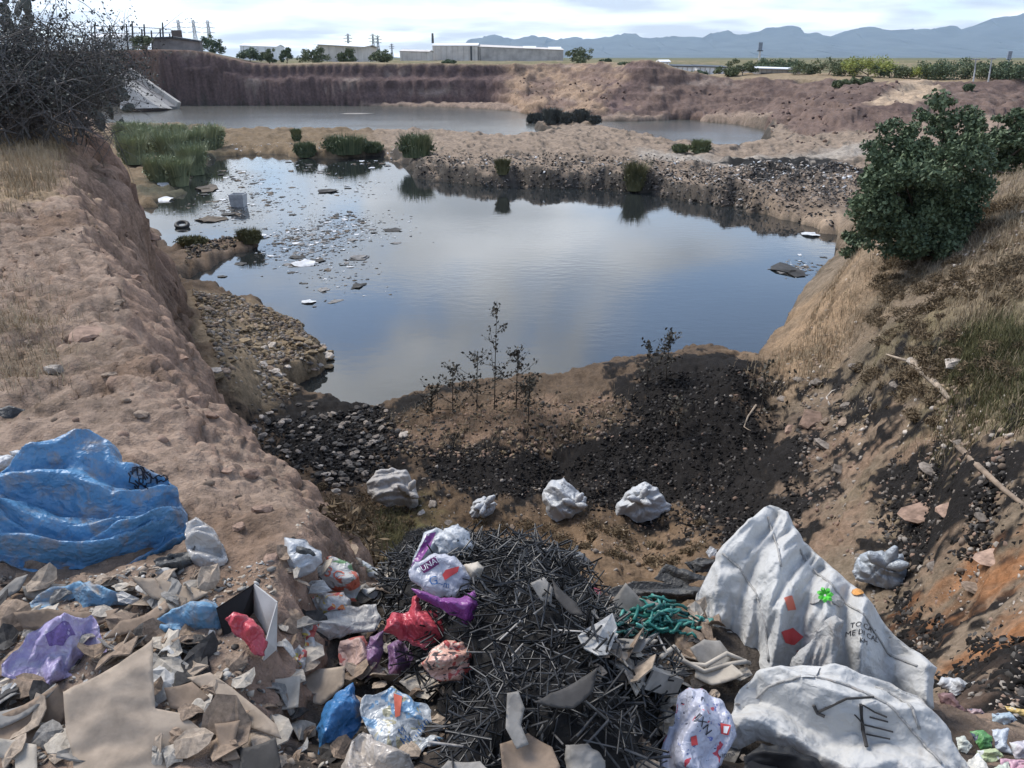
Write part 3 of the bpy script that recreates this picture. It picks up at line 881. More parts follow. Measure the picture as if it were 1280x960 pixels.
# ------------------------------------------------------------------ the two trees on the right slope
tb = hit(1160, 326)
yy = tb[1]; k = yy / 940.0        # metres per pixel at the tree, roughly
def lob(px, py, rx, rz, dy=0.0, ry=None):
    p = at_y(px, py, yy + dy)
    return (p[0] - tb[0], p[1] - tb[1], p[2] - tb[2], rx * k, (ry or rx) * k, rz * k)
tree('dense_tree', 'dense dark green tree rooted at the edge of the right bank', tb,
     [lob(1150, 235, 66, 62), lob(1120, 195, 34, 36), lob(1178, 165, 36, 38), lob(1120, 255, 46, 52), lob(1190, 220, 38, 56), lob(1150, 280, 52, 42), lob(1185, 140, 20, 20), lob(1100, 285, 22, 26, -.2), lob(1160, 300, 40, 26, -.4)],
     LEAF_DARK, 60000, 0.046, 11, trunk_r=0.10, limbs=11)
tb = hit(1255, 224) + np.array([1.0, 3.0, -0.6]); yy = tb[1]; k = yy / 960.0
tree('dense_tree', 'partly cropped dark green tree at the right edge behind the slope', tb,
     [lob(1278, 180, 34, 36), lob(1250, 190, 22, 28), lob(1310, 170, 40, 46), lob(1262, 160, 18, 18)], LEAF_DARK, 20000, 0.065, 12, limbs=7)
tb = hit(1075, 312); yy = tb[1]; k = yy / 940.0
tree('leafy_shrub', 'small round dark shrub hanging on the right bank edge', tb, [lob(1068, 305, 14, 15), lob(1080, 296, 14, 10)], LEAF_DARK, 2200, 0.06, 13, cat='shrub', trunk_r=0.02, limbs=4)

# ------------------------------------------------------------------ thorn thicket and prickly pears on the left terrace
def thicket():
    rng = np.random.RandomState(5)
    b = hit(40, 178)
    root = empty('thorn_thicket', b); reg(root, 'tangled dark grey leafless thorn thicket at the upper left', 'shrub')
    yy = b[1]
    br, tw = MB(), MB()
    ends = []
    for i in range(210):
        px = rng.uniform(-60, 112); py0 = rng.uniform(120, 186) if px < 120 else rng.uniform(110, 150)
        dy = rng.uniform(-1.2, 2.2)
        p = at_y(px, py0, yy + dy); p[2] = max(p[2], hz(p[0], p[1]) - 0.05)
        ang = rng.uniform(0, 6.28); lean = rng.uniform(0.2, 1.0)
        d = np.array([math.cos(ang) * lean, math.sin(ang) * lean * .6, rng.uniform(0.4, 1.0)]); d /= np.linalg.norm(d)
        top_px = np.interp(px, [-60, 60, 100, 140], [-30, -15, 30, 80])
        zt = at_y(px, top_px, yy + dy)[2]
        ln = min(rng.uniform(1.0, 2.6), max(0.4, (zt - p[2]) * 1.1))
        pts = [p]; q = p.copy()
        for s in range(5):
            d = d + rng.randn(3) * 0.22 + np.array([0, 0, -0.05 * s]); d /= np.linalg.norm(d)
            q = q + d * ln / 5; pts.append(q.copy())
        r0 = rng.uniform(0.012, 0.026)
        br.tube([v - b for v in pts], [r0 * (1 - .16 * s) for s in range(6)], 4, False)
        for s in range(1, 6):
            for _ in range(5):
                e = pts[s] + rng.randn(3) * np.array([.42, .35, .36])
                m_ = pts[s] * .5 + e * .5 + rng.randn(3) * .06
                tw.tube([pts[s] - b, m_ - b, e - b], [.008, .006, .003], 3, False)
                ends += [m_ - b, e - b]
    br.obj('branches', TWIG, root, True); tw.obj('twigs', TWIG, root)
    E = np.array(ends)
    hi = E[:, 2] > np.percentile(E[:, 2], 25)
    C = np.repeat(E[hi], 4, 0); C = C + rng.randn(*C.shape) * 0.10
    V, Fq = leaf_quads(C, 0.030, rng)
    np_mesh('leaves', V, Fq, LEAF_GREY, root)
thicket()

PAD = simple('cactus_pad', (0.075, 0.085, 0.075), 0.6, 0.3, 9, 0.003)
def pad_mesh():
    mb = MB()
    nu, nv = 14, 7
    V = []
    for j in range(nv + 1):
        ph = math.pi * j / nv
        for i in range(nu):
            a = 2 * math.pi * i / nu
            x = math.sin(ph) * math.cos(a); y = math.sin(ph) * math.sin(a) * 0.14; z = -math.cos(ph)
            w = 0.80 + 0.2 * z
            V.append((x * w * 0.5, y, 0.5 + z * 0.5))
    Fs = [(j * nu + i, j * nu + (i + 1) % nu, (j + 1) * nu + (i + 1) % nu, (j + 1) * nu + i) for j in range(nv) for i in range(nu)]
    me = bpy.data.meshes.new('pad'); me.from_pydata(V, [], Fs); me.materials.append(PAD)
    me.polygons.foreach_set('use_smooth', [True] * len(me.polygons)); me.update()
    return me
PADM = pad_mesh()
def prickly_pear(label, pads, y, base_px, seed):
    random.seed(seed)
    b = at_y(base_px[0], base_px[1], y)
    root = empty('prickly_pear', b); reg(root, label, 'cactus', 'prickly pears in the thicket')
    k = y / 960.0
    for (px, py, size, tilt) in pads:
        p = at_y(px, py, y + random.uniform(-.25, .25)) - b
        o = bpy.data.objects.new('pad', PADM); COL.objects.link(o); o.parent = root
        s = size * k
        o.location = p; o.scale = (s * .8, s * .9, s)
        o.rotation_euler = (random.uniform(-.5, .5), R(tilt), random.uniform(-.9, .9))
yb = hit(120, 170)[1]
prickly_pear('dark prickly pear cactus overhanging the terrace edge beside the thicket',
             [(128, 165, 22, 0), (140, 150, 22, 15), (120, 150, 20, -20), (135, 132, 20, -10), (148, 128, 18, 30), (150, 112, 16, 10), (140, 112, 18, -15), (128, 118, 18, -25),
              (152, 152, 14, 150), (152, 138, 15, 70), (155, 125, 13, 60), (118, 130, 20, -15), (110, 148, 20, 10), (145, 98, 14, 5), (136, 92, 14, -10), (126, 100, 14, -20), (105, 120, 18, 0), (112, 100, 15, 15), (152, 148, 12, 190), (158, 155, 11, 165)], yb - .5, (130, 172), 3)
prickly_pear('tall dark prickly pear rising above the thicket top',
             [(20, 60, 22, 0), (30, 40, 22, 15), (15, 42, 20, -15), (35, 20, 22, 10), (22, 22, 20, -5), (28, 2, 20, 0), (40, 2, 18, 20), (12, 24, 18, -20), (34, 58, 20, 20), (25, 80, 22, 0), (10, 5, 16, -15)], yb - .2, (22, 100), 4)

# ------------------------------------------------------------------ grass and weeds on the ground
def blades(name, P3, h, wd, lean, mat, seed, label, parent=None):
    rng = np.random.RandomState(seed); n = len(P3)
    a = rng.rand(n) * 6.283; dirx, diry = np.cos(a), np.sin(a)
    hh = h * (0.5 + rng.rand(n)); ln = lean * rng.rand(n) * hh
    bx = -diry * wd * .5; by = dirx * wd * .5
    z0 = np.zeros(n)
    b0 = P3 + np.stack([bx, by, z0 - .01], -1); b1 = P3 - np.stack([bx, by, z0 + .01], -1)
    m0 = P3 + np.stack([bx * .8 + dirx * ln * .35, by * .8 + diry * ln * .35, hh * .6], -1)
    m1 = P3 + np.stack([-bx * .8 + dirx * ln * .35, -by * .8 + diry * ln * .35, hh * .6], -1)
    t = P3 + np.stack([dirx * ln, diry * ln, hh], -1)
    V = np.stack([b0, b1, m1, m0, t], 1).reshape(-1, 3)
    i = np.arange(n)[:, None] * 5
    Ft = np.concatenate([i + np.array([[0, 1, 2]]), i + np.array([[0, 2, 3]]), i + np.array([[3, 2, 4]])])
    o = np_mesh(name, V, Ft, mat, parent)
    if parent is None: reg(o, label, kind='stuff')
    return o
def in_poly(pix, n, seed, clump=0.0, nf=1.0, thr=-9):
    rng = np.random.RandomState(seed)
    poly = np.array([hit(a, b)[:2] for a, b in pix])
    lo, hi = poly.min(0), poly.max(0)
    out = []
    for _ in range(30):
        q = lo + rng.rand(n * 3, 2) * (hi - lo)
        ok = poly_sdf(q[:, 0], q[:, 1], poly) > 0
        if thr > -5: ok &= fbm(q[:, 0], q[:, 1], nf, 3, seed) > thr
        out.append(q[ok])
        if sum(map(len, out)) >= n: break
    q = np.concatenate(out)[:n]
    if clump:
        c = q[rng.randint(0, max(2, len(q) // 40), len(q))]
        q = np.where(rng.rand(len(q), 1) < 0.85, c + rng.randn(len(q), 2) * clump, q)
    z = hfast(q[:, 0], q[:, 1])
    return np.column_stack([q, z])[z > 0.05]
def lowz(p, zm=2.4):
    return p[p[:, 2] < zm]
blades('dry_grass', np.vstack([in_poly([(0, 170), (105, 165), (125, 185), (70, 235), (0, 250)], 9000, 1, .25), in_poly([(0, 215), (100, 205), (120, 240), (0, 300)], 1500, 2, .10)]), 0.17, 0.007, 0.8, STRAW, 21, 'tufts of pale dry grass on the left terrace')
blades('dry_grass', np.vstack([in_poly([(1070, 320), (1280, 240), (1280, 560), (1180, 540), (1060, 470)], 9000, 4, .22, .5, -.1), in_poly([(935, 470), (1050, 340), (1080, 420), (1010, 490)], 4500, 5, .2),
                               in_poly([(1200, 230), (1280, 215), (1280, 330), (1220, 320)], 5000, 6, .3)]), 0.15, 0.009, 1.1, STRAW, 22, 'sparse straw coloured grass over the right slope')
blades('dry_grass', np.vstack([in_poly([(0, 350), (60, 380), (80, 470), (0, 500)], 1200, 2, .12), in_poly([(100, 300), (200, 330), (230, 420), (120, 380)], 700, 3, .12)]), 0.07, 0.004, 1.3, STRAW, 26, 'thin low withered grass in the middle of the left terrace')
blades('dry_grass', np.vstack([lowz(in_poly([(480, 520), (560, 508), (700, 500), (790, 490), (760, 540), (560, 570)], 2500, 12, .18))]), 0.12, 0.006, 1.2, STRAW, 27, 'thin dry grass on the tan hump of the near bank')
blades('green_grass', np.vstack([lowz(in_poly([(385, 610), (480, 625), (520, 690), (385, 720)], 7000, 7, .15)), in_poly([(1180, 420), (1280, 410), (1280, 545), (1220, 530)], 9000, 8, .2)]), 0.13, 0.008, 1.2, WEEDG, 23, 'short green brown grass in the hollow and on the slope')
def in_pix(pix, n, seed, zmax=99):
    """points spread evenly over a region of the picture, set on the ground there"""
    rng = np.random.RandomState(seed); poly = np.array(pix, float); lo, hi = poly.min(0), poly.max(0)
    q = lo + rng.rand(n * 4, 2) * (hi - lo); q = q[poly_sdf(q[:, 0], q[:, 1], poly) > 0][:n]
    p = hits(q[:, 0], q[:, 1])
    return p[(p[:, 2] > .03) & (p[:, 2] < zmax)]
def weed_mounds(name, spots, seed, mat, label, size=0.24, per=420):
    rng = np.random.RandomState(seed); C = []
    for p in spots:
        s = size * rng.uniform(.5, 1.3)
        d = rng.randn(per, 3); d /= np.linalg.norm(d, axis=1)[:, None]; d[:, 2] = np.abs(d[:, 2]) * .6
        C.append(p + d * s * (0.3 + 0.7 * rng.rand(per, 1)))
    V, Fq = leaf_quads(np.concatenate(C), 0.014, rng, aspect=5.0)
    o = np_mesh(name, V, Fq, mat); reg(o, label, kind='stuff')
weed_mounds('dry_weeds', np.vstack([in_poly([(1085, 330), (1280, 240), (1280, 480), (1100, 470)], 150, 31, 0, .5, -.05), in_poly([(1060, 440), (1170, 440), (1200, 540), (1100, 520)], 25, 32)]), 33, WEED, 'low brown withered weeds covering the right slope')
weed_mounds('hollow_weeds', np.vstack([in_poly([(400, 600), (520, 620), (540, 700), (400, 710)], 50, 34), in_poly([(560, 640), (880, 650), (880, 700), (560, 700)], 40, 35)]), 37, WEED, 'low brown withered weeds on the floor of the hollow', .2, 260)

# tall dried weeds standing against the water
def dried_weed(label, base, hgt, seed, nbr=14, spread=0.45, lean=0.05):
    rng = np.random.RandomState(seed)
    root = empty('dried_weed', base); reg(root, label, 'weed', 'dried weeds on the near bank')
    st, lf = MB(), []
    st.tube([(0, 0, -.05), (lean * hgt * .4, 0, hgt * .5), (lean * hgt, .02, hgt)], [.013, .009, .003], 5)
    for i in range(nbr):
        z = hgt * rng.uniform(.06, .95); a = rng.rand() * 6.28; ln = spread * hgt * (1.05 - z / hgt) * rng.uniform(.5, 1.1) + .08
        p0 = np.array([lean * z, 0, z]); e = p0 + np.array([math.cos(a) * ln, math.sin(a) * ln, ln * rng.uniform(.4, 1.1)])
        m_ = (p0 + e) / 2 + np.array([0, 0, -.08 * ln])
        st.tube([p0, m_, e], [.006, .005, .002], 4, False)
        for _ in range(16):
            f = rng.rand(); lf.append((p0 * (1 - f) + e * f) + rng.randn(3) * .035)
    for _ in range(25):
        z = hgt * rng.uniform(.6, 1); lf.append(np.array([lean * z, 0, z]) + rng.randn(3) * .03)
    st.obj('stem', simple('weed_stem', (0.06, 0.05, 0.04), .9), root)
    V, Fq = leaf_quads(np.array(lf), .038, rng, aspect=1.8)
    reg(np_mesh('seed_heads', V, Fq, leaf_mat('weed_head', (0.03, 0.027, 0.022), (0.09, 0.08, 0.06)), root), kind='stuff')
for lab, px, py, ty, sd in [('tallest thin dried weed standing in front of the pond', 618, 512, 376, 1), ('short dried weed at the left foot of the tallest weed', 566, 518, 455, 2),
                            ('bushy dried weed right of the tallest weed', 645, 512, 438, 3), ('low dried weed left of the bank weeds', 540, 520, 482, 4), ('slim dried weed just left of the tallest weed', 596, 515, 440, 5),
                            ('dark branching dried weed on the black mound crest', 832, 475, 418, 6), ('thin dried weed left of the weed on the mound crest', 808, 482, 428, 7), ('faint dried weed on the right side of the black mound', 950, 520, 452, 8),
                            ('low scrubby weed below the tallest weed', 660, 530, 470, 9), ('dried weed on the middle face of the black mound', 845, 545, 490, 10)]:
    b = hit(px, py); top = at_y(px, ty, b[1])
    dried_weed(lab, b, top[2] - b[2], 40 + sd, 9 if sd in (7, 8, 10) else 16, .32 if sd == 1 else .6, .03)

# ------------------------------------------------------------------ reeds and bushes round the lagoon
def reed_clump(label, px, py, w_px, h_px, seed, name='reed_clump', mat=REED, cat='reeds', group='green bushes on the reed bank'):
    rng = np.random.RandomState(seed)
    b = hit(px, py); k = b[1] / 1000.0
    rx, h = w_px * k * .5, h_px * k * .88
    root = empty(name, b); reg(root, label, cat, group)
    n = 1100
    a = rng.rand(n) * 6.283; rr_ = np.sqrt(rng.rand(n))
    q = np.stack([np.cos(a) * rr_ * rx * .7, np.sin(a) * rr_ * rx * .6, np.zeros(n)], -1)
    blades('stems', q, h * .72, max(.02, k * 1.1), .5, mat, seed, None, root)
    sh = 60; per = 46
    a = rng.rand(sh) * 6.283; ro = rng.uniform(.1, 1, sh) ** .6; tip = np.stack([np.cos(a) * ro * rx * 1.05, np.sin(a) * ro * rx * .8, h * (rng.uniform(.5, 1.02, sh) * (1 - .35 * ro ** 2))], -1)
    bs = tip * np.array([.35, .35, 0]) + rng.randn(sh, 3) * np.array([.12, .12, 0]) * rx
    t_ = rng.uniform(.12, 1, (sh, per)) ** .75
    C = (bs[:, None] * (1 - t_[..., None]) + tip[:, None] * t_[..., None] + rng.randn(sh, per, 3) * np.array([.11 * rx, .11 * rx, .05 * h])).reshape(-1, 3)
    C[:, 2] = np.maximum(C[:, 2], .02)
    V, Fq = leaf_quads(C, max(.035, k * 1.5), rng, aspect=2.8, up=1.0)
    np_mesh('foliage', V, Fq, mat, root)
RB = [(168, 205, 34, 42), (190, 195, 34, 40), (215, 200, 40, 40), (240, 192, 40, 36), (262, 188, 36, 36), (200, 228, 34, 38), (225, 232, 30, 40), (243, 218, 34, 44), (178, 180, 40, 30), (160, 178, 30, 28), (270, 176, 22, 18), (218, 178, 40, 26)]
WH = ['lowest', 'second lowest', 'third lowest', 'fourth lowest', 'fifth lowest', 'sixth lowest', 'seventh lowest', 'eighth lowest', 'ninth lowest', 'tenth lowest', 'eleventh lowest', 'highest']
order = sorted(range(len(RB)), key=lambda i: -RB[i][1])
for rank, i in enumerate(order):
    reed_clump('%s green bush in the picture on the reed bank left of the pond' % WH[rank], *RB[i], seed=60 + i)
SPB = [('tall dark green bush at the left end of the central spit', 520, 196, 46, 32), ('wide green bush behind the floating litter at the causeway', 432, 192, 58, 26), ('small green bush standing in the pond left of the wide bush', 382, 196, 26, 20),
       ('tiny upright shrub on the causeway above the pond', 371, 176, 10, 16), ('low green shrub between the two causeway bushes', 465, 190, 26, 14), ('small leafy plant at the edge of the right lagoon', 875, 191, 24, 18), ('thin pale shrub beside the right lagoon shore', 850, 190, 20, 10),
       ('dark weedy shrub on the face of the central spit', 793, 238, 26, 40), ('small dark shrub low on the central spit face', 628, 218, 16, 22)]
for i, (lab, px, py, w, h) in enumerate(SPB):
    reed_clump(lab, px, py, w, h, 80 + i, 'shoreline_bush', LEAF_MID if i not in (7, 8) else WEEDG, 'bush', 'bushes on the spit')
for i, (px, w) in enumerate([(670, 20), (690, 24), (707, 18), (726, 24), (743, 14)]):
    reed_clump('grey green marsh shrub, %s of five standing in the lagoon' % ['leftmost', 'second from left', 'middle', 'second from right', 'rightmost'][i], px, 154, w, (13, 20, 14, 18, 10)[i], 95 + i, 'marsh_shrub', LEAF_GREY, 'shrub', 'marsh shrubs in the lagoon')
reed_clump('grassy tuft on the little rubbish islet left of the pond', 312, 303, 36, 20, 110, 'grass_tuft', WEEDG, 'grass tuft', None)
reed_clump('grassy tuft at the cliff foot behind the tyre', 240, 306, 40, 12, 111, 'grass_tuft', WEEDG, 'grass tuft', None)
# ------------------------------------------------------------------ skyline: trees, sheds, fence, pylons
def sky_tree(label, px, py, w, h, y, leaf, seed, name='skyline_tree', cat='tree', group='trees along the skyline', trunk=True):
    b = at_y(px, py, y); b[2] = hz(b[0], b[1])
    top = at_y(px, py - h, y); hh = top[2] - b[2]; k = y / 930.0
    rng = np.random.RandomState(seed); rx = w * k * .5
    lobes = [(rng.uniform(-.55, .55) * rx, rng.uniform(-.3, .3) * rx, hh * rng.uniform(.30, .76), rx * rng.uniform(.45, .65), rx * .5, hh * rng.uniform(.22, .32)) for _ in range(6)]
    lobes.append((0, 0, hh * .42, rx * .8, rx * .6, hh * .36))
    return tree(name, label, b, lobes, leaf, 2600, max(.14, k * 1.0), seed, cat, group, trunk_r=hh * .035, limbs=5)
ORD = ['first', 'second', 'third', 'fourth', 'fifth', 'sixth', 'seventh', 'eighth', 'ninth', 'tenth', 'eleventh', 'twelfth', 'thirteenth', 'fourteenth', 'fifteenth', 'sixteenth', 'seventeenth', 'eighteenth', 'nineteenth', 'twentieth']
belt = [(928, 91, 22, 13, 138, 1), (962, 89, 30, 17, 150, 0), (985, 90, 26, 15, 150, 0), (1008, 97, 26, 16, 135, 1), (1035, 97, 38, 24, 132, 1), (1062, 98, 30, 18, 128, 1), (1085, 98, 52, 26, 126, 2), (1112, 98, 26, 18, 126, 0),
        (1138, 101, 34, 18, 124, 1), (1160, 103, 30, 20, 122, 2), (1180, 103, 38, 24, 120, 0), (1205, 104, 38, 28, 118, 0), (1232, 106, 40, 26, 116, 1), (1256, 107, 40, 26, 114, 0), (1280, 109, 44, 26, 112, 0), (1310, 108, 50, 28, 110, 1)]
for i, (px, py, w, h, y, mt) in enumerate(belt):
    sky_tree('%s from the left in the tree belt on the right skyline%s' % (ORD[i], ', bright lime' if mt == 2 else ''), px, py, w * 1.45, h * 1.12, y, [LEAF_DARK, LEAF_MID, LEAF_LIME][mt], 200 + i, group='tree belt on the right skyline')
sky_tree('lone spreading tree right of the long warehouse', 721, 84, 36, 25, 168, LEAF_MID, 230)
sky_tree('small lone tree further right of the spreading tree', 757, 86, 14, 13, 175, LEAF_DARK, 231)
sky_tree('round dark tree on the left skyline beyond the low wall', 265, 56, 30, 17, 190, LEAF_DARK, 232)
for i, (lab, px, py, w, h, y, mt) in enumerate([
    ('rounded green bush below the fence posts', 177, 60, 26, 16, 165, 1), ('dark low bush on the rim beside a brown spoil heap', 787, 91, 28, 11, 150, 0), ('round bush growing on the red bank below the tree belt', 1075, 118, 24, 22, 108, 1),
    ('pale bush left of the white roofed shed', 908, 97, 30, 14, 138, 1), ('brown green bush on the rim left of the far white roof', 312, 70, 30, 11, 172, 0), ('small bush on the rim, second left of the far white roof', 336, 71, 18, 9, 172, 1), ('small bush on the rim just left of the far white roof', 358, 70, 18, 10, 172, 0),
    ('bush in front of the far white roof', 394, 71, 40, 15, 175, 1), ('bush right of the far white roof', 432, 70, 24, 10, 180, 1), ('long low bush between white roof and warehouse', 476, 73, 34, 10, 178, 1), ('dark low bush at the rim below the warehouse', 560, 82, 20, 7, 162, 0),
    ('small bush on the red slope right of the track', 1210, 112, 12, 8, 100, 0), ('dark bush on top of the brown bank right of the spoil', 872, 96, 22, 8, 140, 0), ('bushy scrub left of the round bank bush', 1050, 112, 26, 12, 108, 1)]):
    sky_tree(lab, px, py, w, h, y, [LEAF_DARK, LEAF_MID][mt], 240 + i, 'rim_bush', 'bush', 'bushes along the rim')

WHITE_R = simple('white_roof', (0.78, 0.79, 0.80), .5, .06, .3)
BEIGE_W = simple('beige_wall', (0.60, 0.56, 0.52), .8, .12, .4)
GREY_W = simple('grey_wall', (0.47, 0.44, 0.415), .85, .2, .4)
CONC = simple('concrete', (0.40, 0.38, 0.35), .9, .22, .6, .02, 6)
DARKM = simple('dark_metal', (0.06, 0.065, 0.07), .5, .2, 1)
STEEL = simple('galvanised', (0.33, 0.34, 0.36), .5, .15, 2, metal=.3)
def shed(name, label, px0, px1, y, pt, pb, depth, wall, roof, slope=0.0, group=None, doors=(), ribs=14, over=.25):
    """long gabled/shed building seen from its long side: roof top at pixel row pt, foot at pb"""
    a, b = at_y(px0, pb, y), at_y(px1, pb, y)
    zt0 = at_y(px0, pt, y)[2]; zt1 = at_y(px1, pt + slope, y)[2]
    z0 = min(a[2], hz((a[0] + b[0]) / 2, y)) - .3
    L = b[0] - a[0]; c = np.array([(a[0] + b[0]) / 2, y, z0])
    root = empty(name, c); reg(root, label, 'building', group)
    e0, e1 = zt0 - z0, zt1 - z0
    eave0, eave1 = e0 * .86, e1 * .86
    w = MB()
    w.add([(-L / 2, 0, 0), (L / 2, 0, 0), (L / 2, 0, eave1), (-L / 2, 0, eave0), (-L / 2, depth, 0), (L / 2, depth, 0), (L / 2, depth, eave1), (-L / 2, depth, eave0), (-L / 2, depth / 2, e0), (L / 2, depth / 2, e1)],
          [(0, 1, 2, 3), (5, 4, 7, 6), (1, 5, 6, 9, 2), (4, 0, 3, 8, 7)])
    w.obj('wall', wall, root)
    rf = MB(); t = .12
    for s in (0, 1):
        yy0, yy1 = (-over, depth / 2) if s == 0 else (depth + over, depth / 2)
        q = [(-L / 2 - over, yy0, eave0 + .05), (L / 2 + over, yy0, eave1 + .05), (L / 2 + over, yy1, e1 + .06), (-L / 2 - over, yy1, e0 + .06)]
        rf.add(q + [(p[0], p[1], p[2] + t) for p in q], [(0, 1, 2, 3), (4, 5, 6, 7), (0, 4, 5, 1), (2, 6, 7, 3), (1, 5, 6, 2), (0, 3, 7, 4)])
    r_o = rf.obj('roof', roof, root)
    rb = MB()
    for i in range(ribs):
        x = -L / 2 + L * (i + .5) / ribs
        e = eave0 + (eave1 - eave0) * (i + .5) / ribs
        rb.box((x, -.06, e / 2), (.12, .10, e * .98))
    reg(rb.obj('pilaster', GREY_W, root), kind='stuff')
    for (f0, f1, h) in doors:
        d = MB(); d.box((-L / 2 + L * (f0 + f1) / 2, -.1, eave0 * h / 2), (L * (f1 - f0), .12, eave0 * h)); d.obj('door', DARKM, root)
    return root
shed('warehouse', 'beige warehouse with white roof, the left block', 541, 597, 300, 54, 73, 18, BEIGE_W, WHITE_R, 0, None, [(.84, .88, .98)], 8)
wh = shed('warehouse', 'long low grey warehouse joined to the white roofed block', 598, 704, 302, 55.5, 75, 24, GREY_W, BEIGE_W, 5, None, [(.02, .025, .9)], 20)
for f in (.60, .88):
    s_ = MB(); s_.box(((f - .5) * 32, 5.5, 5.0 - f * .9), (4.6, 5, .25), Matrix.Rotation(R(18), 3, 'X')); s_.obj('skylight', WHITE_R, [c_ for c_ in wh.children if c_.name.startswith('roof')][0])
m_ = MB(); m_.tube([(0, 0, 0), (0, 0, 3.2)], [.45, .35], 10); ch = m_.obj('chimney_vent', DARKM); ch.location = at_y(541, 54, 304); reg(ch, 'short dark vent stack at the left end of the warehouse', 'vent')
shed('barn', 'barn with a bright white roof on the left skyline', 398, 452, 260, 52, 67, 30, BEIGE_W, WHITE_R, 4, None, [], 6, 1.0)
shed('shed', 'low beige shed between white barn and warehouse', 500, 536, 280, 62, 70, 16, BEIGE_W, BEIGE_W, 1, None, [], 6)
shed('shed', 'white shed with dark roof edge on the far rim', 838, 868, 150, 81.5, 88, 8, WHITE_R, DARKM, 1, None, [(.3, .4, .6)], 5)
shed('shed', 'longer white walled shed right of the dark roofed one', 872, 908, 152, 82, 91, 9, WHITE_R, DARKM, 1.5, None, [(.7, .8, .6)], 6)
shed('house', 'small square white house on the rim', 826, 836, 150, 76, 87, 4, WHITE_R, WHITE_R, 0, None, [(.4, .6, .6)], 2)
shed('open_shed', 'white roofed open shed among the trees', 948, 1000, 140, 84.5, 94, 10, BEIGE_W, WHITE_R, 2, None, [(.05, .6, .55)], 8, .8)
shed('shed', 'distant white shed seen behind the fence posts', 110, 150, 330, 42, 50, 14, WHITE_R, WHITE_R, 0, None, [], 5)
shed('long_shed', 'long thin white roof along the left skyline', 300, 345, 380, 54, 60, 14, WHITE_R, WHITE_R, 2, None, [], 5)

# fence on the left rim: posts, rails, box
def rim_fence():
    y = 172
    root = empty('rim_fence', at_y(165, 58, y)); reg(root, 'tall post and wire fence on the upper left rim', 'fence')
    o = np.array(root.location)
    for px, pt in [(118, 30), (137, 31), (158, 30), (165, 26), (177, 36), (180, 30), (189, 38), (200, 36), (203, 28), (212, 42)]:
        b, t = at_y(px + 1.5, 62, y), at_y(px, pt, y)
        b[2] = min(b[2], hz(b[0], y)) - .3
        m = MB(); m.tube([b - o, t - o], [.20, .14], 6); m.obj('post', simple('dark_post', (.07, .07, .072), .7), root)
    for pr in (32.5, 41, 48):
        m = MB(); m.tube([at_y(110, pr, y) - o, at_y(160, pr + .6, y + .2) - o, at_y(214, pr + 4 if pr < 40 else pr, y) - o], .07, 4); m.obj('wire', simple('wire_grey', (.25, .26, .28), .6), root)
rim_fence()
def low_wall():
    y = 168
    root = empty('retaining_wall', at_y(220, 58, y)); reg(root, 'low grey retaining wall with dark coping on the upper left rim', 'wall')
    o = np.array(root.location)
    P0 = [at_y(px, pt, y) - o for px, pt in [(190, 49), (217, 48), (250, 53)]]
    m = MB()
    bl = [np.array([p[0], 0, -2.5]) for p in P0]
    V = [*P0, *bl, *[p + np.array([0, 1.2, 0]) for p in P0], *[p + np.array([0, 1.2, 0]) for p in bl]]
    m.add(V, [(3, 4, 1, 0), (4, 5, 2, 1), (0, 1, 7, 6), (1, 2, 8, 7), (9, 3, 0, 6), (5, 11, 8, 2)])
    m.obj('wall_body', simple('masonry', (.24, .22, .21), .9, .25, .5), root)
    m = MB()
    for a, b in ((P0[0], P0[1]), (P0[1], P0[2])):
        d = b - a; c = (a + b) / 2 + np.array([0, .4, .18])
        m.box(c, (np.linalg.norm(d) + .2, 1.9, .32), Matrix.Rotation(-math.atan2(d[2], d[0]), 3, 'Y'))
    m.obj('coping', DARKM, root)
low_wall()
def signboard():
    y = 176; b = at_y(222, 50, y)
    root = empty('signboard', b); reg(root, 'square brown board on legs above the low wall', 'board')
    t = at_y(222, 37, y) - b
    m = MB(); m.box((0, 0, t[2] - .95), (2.1, .15, 1.7)); m.obj('board', simple('brown_board', (.14, .11, .10), .8), root)
    for s in (-.8, .8):
        m = MB(); m.box((s, .1, t[2] * .35), (.15, .15, t[2] * .9)); m.obj('leg', DARKM, root)
signboard()

def pylon(label, px, pb, pt, y):
    b = at_y(px, pb, y); h = at_y(px, pt, y)[2] - b[2]; b[2] = min(b[2], 7.0)
    h = at_y(px, pt, y)[2] - b[2]
    root = empty('power_pylon', b); reg(root, label, 'pylon', 'power pylons on the skyline')
    w0, w1 = h * .085, h * .02; t = y * .00032
    for sx in (-1, 1):
        for sy in (-1, 1):
            m = MB(); m.tube([(sx * w0, sy * w0, 0), (sx * w1 * 1.6, sy * w1 * 1.6, h * .6), (sx * w1, sy * w1, h * .97)], t, 4); m.obj('leg', STEEL, root)
    br = MB(); n = 8
    for i in range(n):
        z0, z1 = h * .9 * i / n, h * .9 * (i + 1) / n
        f0, f1 = [np.interp(z, [0, h * .6, h], [w0, w1 * 1.6, w1]) for z in (z0, z1)]
        for s in (-1, 1):
            br.tube([(-f0, s * f0, z0), (f1, s * f1, z1)], t * .6, 3, False); br.tube([(f0, s * f0, z0), (-f1, s * f1, z1)], t * .6, 3, False)
    reg(br.obj('bracing', STEEL, root), kind='stuff')
    for z, a in ((.66, .16), (.78, .19), (.90, .13)):
        m = MB(); m.tube([(-h * a, 0, h * z), (0, 0, h * (z + .02)), (h * a, 0, h * z)], t * 1.1, 4); m.obj('cross_arm', STEEL, root)
